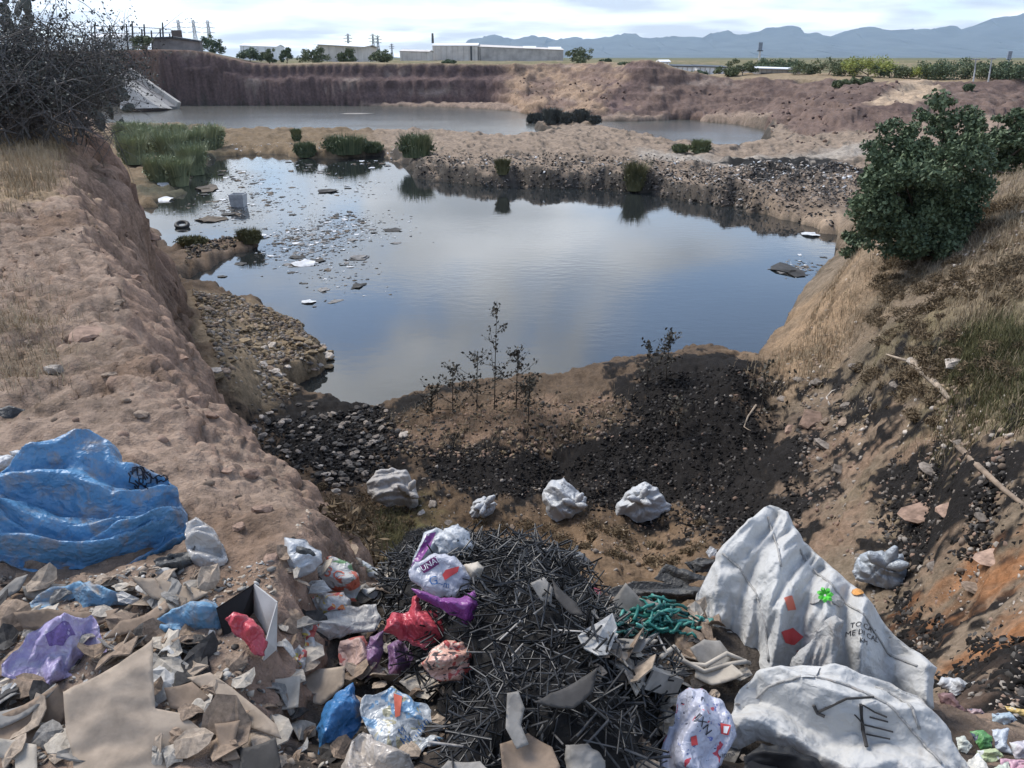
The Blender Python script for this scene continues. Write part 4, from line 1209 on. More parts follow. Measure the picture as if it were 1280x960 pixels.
for lab, px, pb, pt, y in [('left of the three tall pylons on the left skyline', 226, 52, 23, 620), ('middle of the three tall pylons on the left skyline', 245, 54, 23, 640), ('right of the three tall pylons on the left skyline', 263, 55, 24, 660),
                           ('single pylon above the white barn', 436, 62, 41, 800), ('left of the paired pylons between barn and warehouse', 467, 64, 41, 760), ('right of the paired pylons between barn and warehouse', 473, 64, 43, 760), ('tiny faint pylon just left of the warehouse', 490, 66, 54, 1100)]:
    pylon(lab, px, pb, pt, y)

def lamp_mast(label, px, pb, pt, y, lean, kind):
    b = at_y(px - lean, pb, y); t = at_y(px, pt, y) - b
    root = empty('floodlight_mast' if kind else 'utility_pole', b); reg(root, label, 'mast' if kind else 'pole')
    k = y / 960
    m = MB(); m.tube([(0, 0, -1.5), t * .55], [k * 1.3, k * 1.1] if kind else [k * .9, k * .8], 8); m.obj('pole_foot', simple('pale_pole', (.55, .55, .54), .7), root)
    m = MB(); m.tube([t * .55, t], [k * 1.1, k * 1.0] if kind else [k * .8, k * .6], 8); m.obj('pole_top', STEEL, root)
    if kind:
        m = MB(); m.box(t + np.array([0, 0, -k * 4.5]), (k * 4.2, k * 2, k * 9)); m.obj('lamp_panel', simple('lamp_grey', (.20, .24, .30), .5), root)
        m = MB(); m.box(t * .5 + np.array([0, -.1, 0]), (k * 6, k * 3, k * 1.0)); m.obj('platform', DARKM, root)
    else:
        m = MB(); m.tube([t + np.array([-k * 5, 0, -k * 1.0]), t + np.array([k * 5, 0, -k * 1.0])], k * .5, 4); m.obj('cross_arm', STEEL, root)
lamp_mast('slim floodlight mast against the mountains above the open shed', 951, 74, 53, 330, 2, 1)
lamp_mast('thick floodlight mast at the far right skyline', 1263, 96, 64, 122, 5, 1)
lamp_mast('leaning utility pole left of its neighbour among the right trees', 1220, 104, 73, 112, 3, 0)
lamp_mast('taller leaning utility pole nearest the thick mast', 1240, 106, 72, 111, 5, 0)

# concrete chute at the left end of the lagoon
def chute():
    y = 143
    A, B = at_y(144, 90, y + 3), at_y(207, 134, y - 3)
    root = empty('concrete_chute', B); reg(root, 'sloping concrete chute running down into the far lagoon', 'chute')
    d = Vector(B - A); Lh = d.length; d.normalize()
    side = Vector((0.25, 1, 0)).normalized(); up = d.cross(side).normalized()
    if up.z < 0: up = -up
    side = up.cross(d).normalized()
    M = Matrix((d, side, up)).transposed()
    c = Vector((A - B) / 2)
    m = MB(); m.box(c, (Lh, 4.6, .5), M); m.obj('channel_floor', simple('concrete_dark', (.25, .24, .235), .9, .2, .5), root)
    for s, hgt in ((-1, .75), (1, .9)):
        m = MB(); m.box(c + side * 2.5 * s + up * .35, (Lh, .7, hgt + .5), M); m.obj('side_wall', CONC, root)
    q = [at_y(150, 100, y - 7) - B, at_y(200, 135, y - 8) - B, at_y(150, 136, y - 11) - B]
    m = MB(); m.add([*q, *[p + np.array([0, 5, -.4]) for p in q]], [(0, 2, 1), (3, 4, 5), (0, 1, 4, 3), (1, 2, 5, 4), (2, 0, 3, 5)]); m.obj('apron', CONC, root)
chute()
# ------------------------------------------------------------------ stones and rubble
def rock_variant(seed, sub=1, flat=.7, rough=.35):
    bm = bmesh.new(); bmesh.ops.create_icosphere(bm, subdivisions=sub, radius=.5)
    rng = np.random.RandomState(seed)
    V = np.array([v.co[:] for v in bm.verts]); Fs = [[v.index for v in f.verts] for f in bm.faces]; bm.free()
    d = V / np.linalg.norm(V, axis=1)[:, None]
    for _ in range(7):                       # chop flat facets
        n = rng.randn(3); n /= np.linalg.norm(n); lim = rng.uniform(.26, .42)
        s = V @ n; V = np.where((s > lim)[:, None], V - n * (s - lim)[:, None], V)
    V *= (1 + rough * pn3(d[:, 0] * 1.7, d[:, 1] * 1.7, d[:, 2] * 1.7, seed))[:, None]
    V *= np.array([1, rng.uniform(.65, .95), flat * rng.uniform(.7, 1.1)])
    return V, np.array(Fs)
RV = [rock_variant(300 + i, 2) for i in range(8)]
RV_LO = [rock_variant(320 + i, 1) for i in range(8)]
CHIP = [rock_variant(340 + i, 1, .28, .5) for i in range(6)]
def stone_mat(name, c, var=.3, per=.3):
    return simple(name, c, .92, var, 5, .008, 30, .2, per_obj=per)
ST_TAN = stone_mat('stone_tan', (.27, .205, .155)); ST_GREY = stone_mat('stone_grey', (.24, .205, .175)); ST_PINK = stone_mat('stone_pink', (.30, .205, .155))
ST_PALE = stone_mat('stone_pale', (.42, .37, .32)); ST_ASH = stone_mat('stone_ash', (.10, .092, .085)); CHARM = stone_mat('charred', (.018, .016, .015), .4)
ST_OCH = stone_mat('stone_ochre', (.25, .19, .12)); LITTER_W = simple('litter_white', (.62, .62, .62), .7, .25, 8)
def rot_mats(n, rng, tilt=1.0):
    a = rng.rand(n) * 6.283; t = rng.randn(n) * .5 * tilt; u = rng.randn(n) * .5 * tilt
    ca, sa, ct, st, cu, su = np.cos(a), np.sin(a), np.cos(t), np.sin(t), np.cos(u), np.sin(u)
    z = np.zeros(n); o = np.ones(n)
    Rz = np.stack([np.stack([ca, -sa, z], -1), np.stack([sa, ca, z], -1), np.stack([z, z, o], -1)], 1)
    Rx = np.stack([np.stack([o, z, z], -1), np.stack([z, ct, -st], -1), np.stack([z, st, ct], -1)], 1)
    Ry = np.stack([np.stack([cu, z, su], -1), np.stack([z, o, z], -1), np.stack([-su, z, cu], -1)], 1)
    return Rz @ Rx @ Ry
def rubble(name, P3, size, mats, seed, label=None, variants=RV_LO, sink=.15, tilt=1.0, parent=None, sj=.6):
    """thousands of stones: one joined mesh with several materials"""
    rng = np.random.RandomState(seed); n = len(P3)
    if not hasattr(size, '__len__'): size = size * (1 - sj + sj * 2.2 * rng.rand(n) ** 2.2)
    M = rot_mats(n, rng, tilt); vi = rng.randint(0, len(variants), n)
    Vs, Fs, Mi = [], [], []; k = 0
    mi = rng.randint(0, len(mats), n)
    for v in range(len(variants)):
        sel = np.nonzero(vi == v)[0]
        if len(sel) == 0: continue
        V0, F0 = variants[v]
        W_ = np.einsum('nij,vj->nvi', M[sel], V0) * size[sel][:, None, None] + P3[sel][:, None, :]
        W_[..., 2] += size[sel][:, None] * sink
        Vs.append(W_.reshape(-1, 3))
        Fs.append((F0[None] + (np.arange(len(sel)) * len(V0))[:, None, None] + k).reshape(-1, 3))
        Mi.append(np.repeat(mi[sel], len(F0))); k += len(sel) * len(V0)
    o = np_mesh(name, np.concatenate(Vs), np.concatenate(Fs), None, parent)
    for m in mats: o.data.materials.append(m)
    o.data.polygons.foreach_set('material_index', np.concatenate(Mi).astype(np.int32)); o.data.update()
    reg(o, label, kind='stuff')
    return o
STM = []
for V0, F0 in RV:
    STM.append((V0, F0))
_rockme = {}
def stone(px, py, wpx, mat, seed, flat=1.0, sink=.1, name='stone'):
    """a single stone, a piece of the ground"""
    p = hit(px, py) if not hasattr(px, '__len__') else px
    d = math.sqrt(p[0] ** 2 + p[1] ** 2 + (CAM_H - p[2]) ** 2)
    s = wpx * d / 1030.0
    key = (seed % len(RV), mat.name)
    if key not in _rockme:
        V0, F0 = RV[key[0]]
        me = bpy.data.meshes.new('stone'); me.from_pydata(V0.tolist(), [], F0.tolist()); me.materials.append(mat); me.update(); _rockme[key] = me
    o = bpy.data.objects.new(name, _rockme[key]); COL.objects.link(o); o.parent = ground
    rng = random.Random(seed)
    o.location = (p[0], p[1], p[2] + s * sink); o.scale = (s, s, s * flat); o.rotation_euler = (rng.uniform(-.25, .25), rng.uniform(-.25, .25), rng.uniform(0, 6.28))
    return o
# stones one can point at
for i, (px, py, w, mt, fl) in enumerate([
    (70, 464, 30, ST_PALE, .8), (108, 424, 62, ST_PINK, .55), (136, 470, 18, ST_TAN, .8), (38, 430, 16, ST_TAN, .8), (165, 352, 34, ST_PINK, .5), (203, 330, 22, ST_PINK, .6), (188, 300, 30, ST_PINK, .5), (150, 380, 18, ST_TAN, .8),
    (225, 450, 26, ST_PINK, .6), (240, 500, 22, ST_PINK, .7), (262, 520, 24, ST_PINK, .7), (312, 596, 26, ST_PINK, .8), (330, 640, 30, ST_PINK, .8), (282, 590, 18, ST_PINK, .8), (300, 660, 22, ST_PINK, .7), (338, 700, 24, ST_PINK, .7), (178, 520, 20, ST_TAN, .7),
    (1012, 527, 44, ST_PINK, .55), (988, 538, 22, ST_PINK, .9), (1032, 528, 18, ST_TAN, .9), (1055, 530, 22, ST_TAN, .7), (1073, 462, 26, ST_GREY, .7), (1058, 508, 16, ST_GREY, .8), (1122, 485, 24, ST_GREY, .7), (1143, 455, 24, ST_PALE, .6),
    (1195, 457, 38, ST_PALE, .5), (980, 500, 20, ST_GREY, .8), (1030, 560, 30, ST_GREY, .6), (1050, 590, 26, ST_GREY, .5), (1150, 645, 50, ST_PINK, .45), (1185, 640, 34, ST_PINK, .5), (1165, 590, 28, ST_GREY, .6), (1200, 556, 22, ST_GREY, .6),
    (1090, 500, 14, ST_GREY, .8), (1000, 476, 18, ST_GREY, .8), (950, 478, 18, ST_TAN, .8), (1020, 480, 22, ST_GREY, .6), (1240, 700, 40, ST_PINK, .4), (1218, 738, 30, ST_TAN, .4), (505, 545, 20, ST_PALE, .6), (540, 632, 16, ST_GREY, .7), (527, 642, 14, ST_PALE, .7),
    (430, 600, 16, ST_GREY, .8), (420, 615, 14, ST_PALE, .8), (448, 590, 12, ST_GREY, .8), (560, 655, 14, ST_GREY, .7), (1108, 715, 20, ST_GREY, .5), (1170, 710, 24, ST_GREY, .5), (640, 660, 12, ST_TAN, .7), (1230, 650, 22, ST_GREY, .6)]):
    stone(px, py, w, mt, 400 + i, fl)
rng = random.Random(77)
for i, p in enumerate(in_pix([(300, 506), (480, 508), (500, 540), (455, 600), (410, 612), (370, 590), (330, 560)], 150, 440, 2.6)):   # cobbles in the burnt patch
    stone(p, None, rng.uniform(6, 13), [ST_GREY, ST_PALE, ST_ASH][rng.choice([0, 0, 0, 2, 2, 1, 2])], 500 + i, rng.uniform(.6, .9), .2)
for i in range(75):      # blocks on the scree tongue
    px = rng.uniform(250, 415); py = rng.uniform(np.interp(px, [250, 420], [372, 440]), np.interp(px, [250, 420], [500, 460]))
    if hit(px, py)[2] > 2.6: continue
    stone(px, py, rng.uniform(9, 20), [ST_OCH, ST_OCH, ST_TAN, ST_PALE][rng.randrange(4)], 700 + i, rng.uniform(.4, .8), .15)
# what is too small to pick apart
rubble('scree_rubble', in_poly([(240, 362), (300, 374), (395, 420), (425, 456), (372, 490), (310, 500), (280, 480)], 5200, 401), .13, [ST_OCH, ST_OCH, ST_TAN, ST_GREY, ST_PALE], 1, 'ochre stony rubble fanning from the left cliff into the pond')
rubble('cobble_gravel', in_poly([(292, 505), (480, 508), (505, 560), (455, 605), (400, 612), (340, 570)], 2600, 402), .075, [ST_ASH, ST_ASH, CHARM, CHARM, CHARM], 2, 'sooty gravel between the cobbles of the burnt patch')
rubble('charred_debris', np.vstack([in_poly([(795, 472), (905, 457), (945, 472), (1000, 530), (1020, 610), (1000, 668), (900, 684), (830, 655), (735, 640), (700, 590), (775, 545)], 9000, 403),
                                    in_poly([(500, 560), (700, 570), (700, 610), (640, 625), (560, 610)], 1600, 404), in_poly([(1085, 560), (1200, 570), (1280, 620), (1280, 690), (1150, 720), (1090, 640)], 3600, 405),
                                    in_poly([(1120, 735), (1180, 770), (1280, 800), (1280, 890), (1180, 870), (1120, 790)], 1800, 406), in_poly([(1040, 478), (1120, 470), (1115, 530), (1045, 540)], 1300, 407)]),
       .07, [CHARM, CHARM, CHARM, CHARM, CHARM, CHARM, ST_ASH], 3, 'black charred debris covering the burnt mound and slope', CHIP + RV_LO[:3], .05, 1.6)
rubble('pale_chips', np.vstack([in_poly([(740, 540), (905, 457), (945, 472), (1010, 560), (1010, 668), (830, 655)], 180, 408), in_poly([(1000, 470), (1200, 470), (1280, 640), (1280, 720), (1060, 700), (1000, 600)], 1300, 409), in_poly([(380, 600), (520, 560), (900, 600), (900, 700), (380, 700)], 700, 410)]),
       .07, [ST_GREY, ST_TAN, ST_PINK, ST_PALE], 4, 'scattered pale stone chips on the burnt slope and hollow')
rubble('bank_clods', in_pix([(470, 520), (560, 506), (700, 502), (800, 492), (780, 545), (640, 575), (500, 570)], 1500, 435, 2.6), .08, [ST_TAN, ST_PINK, ST_ASH, ST_OCH, CHARM], 15, 'earth clods on the hump of the near bank', RV_LO, .05)
rubble('burnt_slope_chips', np.vstack([in_pix([(1000, 540), (1280, 560), (1280, 900), (1180, 870), (1060, 720)], 2600, 441), in_pix([(380, 600), (900, 600), (900, 700), (380, 700)], 1500, 442, 2.6)]), .045, [ST_TAN, ST_GREY, CHARM, ST_ASH, ST_PINK, ST_PALE], 16, 'fine stones strewn over the burnt slope and hollow floor', CHIP + RV_LO[:3], .04)
rubble('slope_gravel', np.vstack([in_poly([(940, 470), (1060, 330), (1280, 230), (1280, 560), (1000, 500)], 2600, 411, 0, .6, 0.0)]), .07, [ST_TAN, ST_TAN, ST_PALE, ST_OCH], 5, 'small pale gravel over the right slope')
rubble('terrace_clods', np.vstack([in_poly([(0, 240), (150, 200), (235, 360), (350, 620), (350, 700), (0, 540)], 2600, 412, 0, 1.2, -.1)]), .05, [ST_PINK, ST_PINK, ST_TAN], 6, 'crumbly clods strewn over the left terrace', sink=.02)
rubble('spit_rubble', np.vstack([in_poly([(520, 195), (700, 190), (880, 200), (930, 258), (800, 238), (700, 234), (520, 215)], 2800, 413), in_poly([(870, 214), (1080, 208), (1070, 255), (940, 250), (860, 235)], 3200, 414), in_poly([(930, 258), (1045, 265), (1040, 288), (990, 280)], 400, 415)]),
       .17, [ST_GREY, ST_ASH, CHARM, CHARM, ST_PALE, ST_ASH, ST_TAN], 7, 'dark rubble and ash litter over the central spit', CHIP + RV_LO[:3], .03)
rubble('spit_face_rubble', np.vstack([in_pix([(515, 196), (700, 192), (880, 204), (935, 262), (850, 256), (760, 240), (600, 236), (510, 222)], 2600, 433), in_pix([(870, 212), (1078, 206), (1070, 258), (935, 262)], 1500, 434)]), .20, [ST_ASH, ST_GREY, CHARM, ST_ASH, CHARM, ST_TAN], 12, 'dark rubble on the water face of the central spit', CHIP + RV_LO[:3], .03, 1.4)
rubble('spit_litter', np.vstack([in_poly([(560, 195), (880, 200), (930, 255), (800, 238), (560, 220)], 260, 416), in_poly([(880, 210), (1075, 205), (1060, 250), (940, 248)], 420, 417), in_poly([(290, 178), (500, 178), (500, 196), (290, 192)], 160, 418), in_poly([(235, 205), (285, 195), (285, 290), (235, 300)], 200, 419)]),
       .22, [LITTER_W, ST_PALE, ST_PALE], 8, 'pale litter scattered along the spit and shoreline', CHIP)
rubble('islet_rubble', np.vstack([in_poly([(232, 325), (338, 298), (330, 285), (232, 306), (236, 348)], 900, 420), in_poly([(190, 265), (280, 230), (285, 205), (240, 240)], 600, 421)]), .16, [ST_ASH, ST_GREY, ST_OCH, CHARM], 9, 'dark stony rubble on the islet at the cliff foot')
wb = np.vstack([in_poly([(640, 92), (740, 95), (800, 130), (740, 148), (650, 135)], 200, 422), in_poly([(860, 95), (1130, 105), (1130, 175), (1000, 180), (860, 140)], 300, 423)])
rubble('spoil_blocks', wb, .4, [stone_mat('spoil_tan', (.25, .17, .125)), stone_mat('spoil_red', (.15, .098, .085)), stone_mat('spoil_dark', (.10, .068, .06))], 10, 'clay blocks lying on the far spoil banks')
# fallen branch and root on the right slope
def branch(label, pix, r0, seed, mat, sub=3):
    rng = np.random.RandomState(seed)
    pts = [hit(a, b) + np.array([0, 0, r0]) for a, b in pix]
    root = empty('fallen_branch', pts[0]); reg(root, label, 'branch')
    m = MB(); m.tube([p - pts[0] for p in pts], list(np.linspace(r0, r0 * .5, len(pts))), 7); m.obj('limb', mat, root, True)
    for i in range(sub):
        p = pts[rng.randint(0, len(pts))] - pts[0]; e = p + rng.randn(3) * np.array([.25, .25, .1]) + np.array([0, 0, .08])
        m = MB(); m.tube([p, (p + e) / 2 + rng.randn(3) * .02, e], [r0 * .4, r0 * .3, r0 * .15], 5); m.obj('twig', mat, root, True)
DRYW = simple('dry_wood', (.36, .29, .22), .85, .3, 9, .004)
branch('pale bare log lying on the right slope', [(1140, 458), (1155, 472), (1168, 485), (1186, 505)], .07, 1, DRYW)
branch('thin pale root running down the far right slope', [(1195, 560), (1225, 590), (1255, 618), (1290, 645)], .04, 2, simple('root_wood', (.26, .20, .15), .9), 1)
branch('thin dry stick on the right flank of the black mound', [(945, 508), (935, 522), (930, 535)], .025, 3, DRYW, 1)
branch('curved pale hose lying among the stones', [(1037, 508), (1033, 498), (1040, 490), (1050, 487)], .02, 4, ST_PALE, 0)

# ------------------------------------------------------------------ things floating in the pond
def where_label(px, py, marks):
    """'left of the white pail' for the nearest landmark"""
    b = min(marks, key=lambda m: (m[0] - px) ** 2 + (m[1] - py) ** 2); dx, dy = px - b[0], py - b[1]; d = math.hypot(dx, dy)
    ud = 'above' if dy < 0 else 'below'; lr = 'left of' if dx < 0 else 'right of'
    if abs(dx) > 2.2 * abs(dy): w = lr
    elif abs(dy) > 2.2 * abs(dx): w = ud
    else: w = '%s and %s' % (ud, lr)
    return '%s %s %s' % ('close' if d < 22 else ('some way' if d > 48 else 'a little'), w, b[2])
FL_D = simple('float_dark', (.045, .042, .038), .7, .4, 4); FL_G = simple('float_grey', (.22, .21, .20), .7, .3, 4); FL_W = simple('float_white', (.60, .61, .62), .5, .15, 4); FL_B = simple('float_brown', (.12, .095, .07), .8, .3, 4)
SCR = [rock_variant(360 + i, 2, .20, .9) for i in range(8)]
_scr = {}
def floater(px, py, w, mat, seed, label, group, name='floating_scrap', hgt=1.0):
    p = at_z(px, py, 0.0); s = w * math.hypot(p[1], CAM_H) / 1000
    key = (seed % 8, mat.name)
    if key not in _scr:
        V0, F0 = SCR[key[0]]; me = bpy.data.meshes.new('scrap'); me.from_pydata(V0.tolist(), [], F0.tolist()); me.materials.append(mat); me.update(); _scr[key] = me
    o = bpy.data.objects.new(name, _scr[key]); COL.objects.link(o)
    rg = random.Random(seed)
    o.location = (p[0], p[1], .02 * s); o.scale = (s, s * rg.uniform(1.0, 1.9), s * hgt); o.rotation_euler = (0, 0, rg.uniform(-.5, .5))
    return reg(o, label, 'scrap', group)
big = [(381, 330, 30, FL_W, 'large white raft of foam floating left of centre'), (372, 322, 18, FL_D, 'dark scrap touching the back of the white foam raft'), (398, 326, 20, FL_D, 'black scrap right of the white foam raft'), (362, 331, 14, FL_G, 'grey ring shaped scrap left of the white foam raft'),
       (404, 362, 18, FL_G, 'grey and black scrap floating below the foam raft'), (386, 378, 18, FL_W, 'whitish scrap floating nearest the scree tongue'), (420, 377, 12, FL_G, 'small grey scrap beside the whitish one near the scree'), (447, 358, 20, FL_D, 'flat black scrap floating alone at mid pond'),
       (492, 288, 24, FL_D, 'black scrap furthest right of the floating litter'), (495, 304, 12, FL_G, 'small pale scrap below the rightmost black one'), (412, 239, 26, FL_D, 'black scrap floating off the causeway bush'), (452, 322, 28, FL_G, 'long pale grey scum patch right of the foam raft'),
       (440, 300, 16, FL_G, 'grey scrap in the middle of the litter drift'), (1013, 294, 22, FL_W, 'white lump lying in the shallows of the right cove'), (988, 338, 40, FL_D, 'dark weedy patch floating near the right bank'), (976, 340, 14, FL_G, 'small grey scrap at the dark weedy patch'),
       (1030, 322, 10, FL_D, 'small dark scrap against the right bank'), (265, 275, 34, FL_B, 'brown mat of rubbish floating behind the tyre'), (288, 268, 18, FL_D, 'dark scrap by the floating white pail'), (330, 296, 20, FL_W, 'pale scrap off the tip of the islet'), (300, 330, 18, FL_D, 'dark stick like scrap in front of the islet'), (278, 346, 12, FL_D, 'small dark scrap under the islet'),
       (262, 236, 30, FL_B, 'brown rubbish mat at the foot of the reeds'), (205, 232, 20, FL_W, 'white scrap at the cliff foot by the reeds'), (205, 250, 26, FL_W, 'white ring shaped litter at the cliff foot'), (948, 262, 12, FL_D, 'dark scrap in the inner corner of the right cove')]
for i, (px, py, w, mt, lab) in enumerate(big):
    floater(px, py, w, mt, 800 + i, lab, 'scraps floating on the pond', hgt=1.4 if mt is FL_W else 1.0)
rg = random.Random(9)
PMARK = [(381, 330, 'the white foam raft'), (299, 252, 'the white pail'), (228, 284, 'the tyre'), (312, 300, 'the islet tuft'), (432, 190, 'the wide causeway bush'), (492, 288, 'the rightmost black scrap'), (447, 358, 'the lone flat black scrap'), (412, 239, 'the black scrap off the causeway'), (382, 196, 'the small bush in the pond'), (988, 338, 'the dark weedy patch'), (520, 196, 'the bush at the spit end'), (440, 300, 'the grey scrap amid the drift'), (330, 230, 'the open water by the reeds'), (420, 440, 'the tip of the scree')]
cl = [(425, 276, 40, 10, 26), (420, 292, 42, 10, 24), (390, 300, 45, 14, 22), (350, 300, 40, 12, 16), (372, 320, 45, 12, 16), (330, 250, 50, 22, 26), (280, 262, 30, 14, 22), (300, 225, 30, 14, 20), (440, 235, 30, 10, 8), (470, 203, 30, 5, 10), (385, 212, 25, 8, 10), (420, 345, 40, 20, 8), (1000, 335, 20, 8, 8)]
for cx, cy, sx, sy, n in cl:
    for i in range(int(n * 1.35)):
        px, py = rg.gauss(cx, sx * .6), rg.gauss(cy, sy * .6)
        s = poly_sdf(np.array([at_z(px, py, 0)[0]]), np.array([at_z(px, py, 0)[1]]), POND)[0]
        if s < .25: continue
        fm_, fn_ = rg.choice([(FL_D, 'dark'), (FL_D, 'dark'), (FL_G, 'grey'), (FL_W, 'white'), (FL_B, 'brown')])
        floater(px, py, rg.uniform(3, 10), fm_, rg.randrange(9999), 'tiny %s scrap floating %s' % (fn_, where_label(px, py, PMARK)), 'tiny scraps of the floating litter drift')
def tiny_scum():
    rgn = np.random.RandomState(4); Q = []
    for cx, cy, sx, sy, n in cl:
        q = np.column_stack([rgn.normal(cx, sx * .8, n * 16), rgn.normal(cy, sy * .75, n * 16)])
        w = np.array([at_z(a, b, 0) for a, b in q]); Q.append(w[poly_sdf(w[:, 0], w[:, 1], POND) > .2])
    rubble('litter_scum', np.vstack(Q), .14, [FL_D, FL_D, FL_B, FL_G, FL_W], 14, 'fine floating scum and litter specks on the pond', CHIP, .0, .15)
tiny_scum()
def tyre():
    p = at_z(228, 284, 0); root = empty('tyre', p + np.array([0, 0, .12])); reg(root, 'black tyre floating in the pond below the left cliff', 'tyre')
    root.rotation_euler = (R(22), 0, .3)
    for nm, R0, r, fl, mt in (('casing', .27, .105, .9, simple('rubber', (.02, .02, .021), .6, .2, 6)), ('bead', .185, .03, 1.0, simple('rubber_grey', (.12, .12, .12), .6))):
        V, Fs = [], []
        for i in range(32):
            a = 2 * math.pi * i / 32
            for j in range(12):
                b = 2 * math.pi * j / 12; w = r * (1 + .06 * (i % 2) * (math.cos(b) > .3))
                V.append(((R0 + w * math.cos(b)) * math.cos(a), (R0 + w * math.cos(b)) * math.sin(a), w * fl * math.sin(b)))
                Fs.append((i * 12 + j, ((i + 1) % 32) * 12 + j, ((i + 1) % 32) * 12 + (j + 1) % 12, i * 12 + (j + 1) % 12))
        mesh_obj(nm, V, Fs, mt, root, True)
tyre()
def pail():
    p = at_z(299, 258, 0); root = empty('plastic_pail', p); reg(root, 'white square pail standing in the shallow litter', 'pail')
    s = .42
    m = MB()
    o = [(-s, -s), (s, -s), (s, s), (-s, s)]
    V = [(x * .82, y * .82, -.15) for x, y in o] + [(x, y, .72) for x, y in o] + [(x * .93, y * .93, .72) for x, y in o] + [(x * .76, y * .76, -.1) for x, y in o]
    m.add(V, [(0, 1, 5, 4), (1, 2, 6, 5), (2, 3, 7, 6), (3, 0, 4, 7), (4, 5, 9, 8), (5, 6, 10, 9), (6, 7, 11, 10), (7, 4, 8, 11), (8, 9, 13, 12), (9, 10, 14, 13), (10, 11, 15, 14), (11, 8, 12, 15), (12, 13, 14, 15)])
    m.obj('bucket', simple('pail_white', (.50, .51, .52), .6, .15, 5), root)
    m = MB(); m.tube([(-s * 1.02, 0, .66), (-s * .7, -s * 1.1, .5), (s * .7, -s * 1.1, .5), (s * 1.02, 0, .66)], .012, 5); m.obj('handle', STEEL, root)
pail()
def sandbar(px, py, w, label):
    p = at_z(px, py, 0); s = w * p[1] / 1000
    V0, F0 = rock_variant(390, 3, .1, .5)
    o = mesh_obj('mud_bar', V0 * np.array([s, s * .55, s * .25]), F0, simple('mud_bar', (.30, .27, .24), .9), None, True); o.location = (p[0], p[1], 0)
    reg(o, label, 'mud bar')
sandbar(449, 142, 40, 'pale mud bar in the far lagoon under the cliff'); sandbar(249, 158, 12, 'tiny pale mud bar at the near edge of the lagoon')
# ------------------------------------------------------------------ crumpled sheets, sacks and scraps
_f2 = Vector((0, 0, 1))
def resample(poly, h):
    P_ = np.array(poly, float); out = []
    for i in range(len(P_)):
        a, b = P_[i], P_[(i + 1) % len(P_)]; n = max(1, int(round(np.linalg.norm(b - a) / h)))
        for j in range(n): out.append(a + (b - a) * j / n)
    return np.array(out)
def rounded(poly, it=1):
    P_ = np.array(poly, float)
    for _ in range(it):
        nx = np.roll(P_, -1, 0); P_ = np.stack([P_ * .75 + nx * .25, P_ * .25 + nx * .75], 1).reshape(-1, 2)
    return P_
def tri(x, y, s=0):
    """piecewise planar noise: flat facets meeting in sharp creases"""
    x = np.asarray(x, float) + s * 3.17; y = np.asarray(y, float) + s * 1.93
    sk = (x + y) * .3660254; X, Y = x + sk, y + sk
    i = np.floor(X).astype(np.int64); j = np.floor(Y).astype(np.int64); fx, fy = X - i, Y - j
    def hv(a, b): return _perm[(_perm[a & 255] + b) & 255] / 127.5 - 1
    a = fx > fy
    return np.where(a, hv(i, j) * (1 - fx) + hv(i + 1, j) * (fx - fy) + hv(i + 1, j + 1) * fy, hv(i, j) * (1 - fy) + hv(i, j + 1) * (fy - fx) + hv(i + 1, j + 1) * fx)
# fold maps: a sheet of linked points is squeezed until it buckles into creases
def _upsample(X):
    n = X.shape[0]; Y = np.zeros((2 * n - 1, 2 * n - 1, 3)); Y[::2, ::2] = X
    Y[1::2, ::2] = (X[1:] + X[:-1]) / 2; Y[:, 1::2] = (Y[:, :-1:2] + Y[:, 2::2]) / 2
    return Y
def _relax(X, cx, cy, iters, hold, b2, zlim=.12):
    n = X.shape[0]; h = 1.0 / (n - 1)
    gx, gy = np.meshgrid(np.linspace(0, 1, n), np.linspace(0, 1, n), indexing='ij')
    tx, ty = (gx - .5) * cx + .5, (gy - .5) * cy + .5
    def con(A, B, L, k, le):
        d = B - A; l = np.sqrt((d * d).sum(-1, keepdims=True)) + 1e-9; e = l - L
        if le: e = np.minimum(e, 0)
        c = d * (e / l) * .5 * k
        return A + c, B - c
    def pair(ox, oy, L, k, le=False):
        js = slice(max(0, -oy), n - max(0, oy)); jt = slice(max(0, oy), n - max(0, -oy))
        if ox:
            for a in (0, 1):
                i = np.arange(n - ox); i = i[(i // ox) % 2 == a]
                A, B = X[i], X[i + ox]
                A[:, js], B[:, jt] = con(A[:, js], B[:, jt], L, k, le); X[i] = A; X[i + ox] = B
        else:
            for a in (0, 1):
                j = np.arange(n - oy); j = j[(j // oy) % 2 == a]
                X[:, j], X[:, j + oy] = con(X[:, j], X[:, j + oy], L, k, le)
    for _ in range(iters):
        X[..., 0] += (tx - X[..., 0]) * hold; X[..., 1] += (ty - X[..., 1]) * hold
        pair(1, 0, h, 1.); pair(0, 1, h, 1.); pair(1, 1, h * 2 ** .5, .7); pair(1, -1, h * 2 ** .5, .7)
        pair(2, 0, 1.86 * h, b2, True); pair(0, 2, 1.86 * h, b2, True)
        X[..., 2] = np.clip(X[..., 2], -zlim, zlim)
    return X
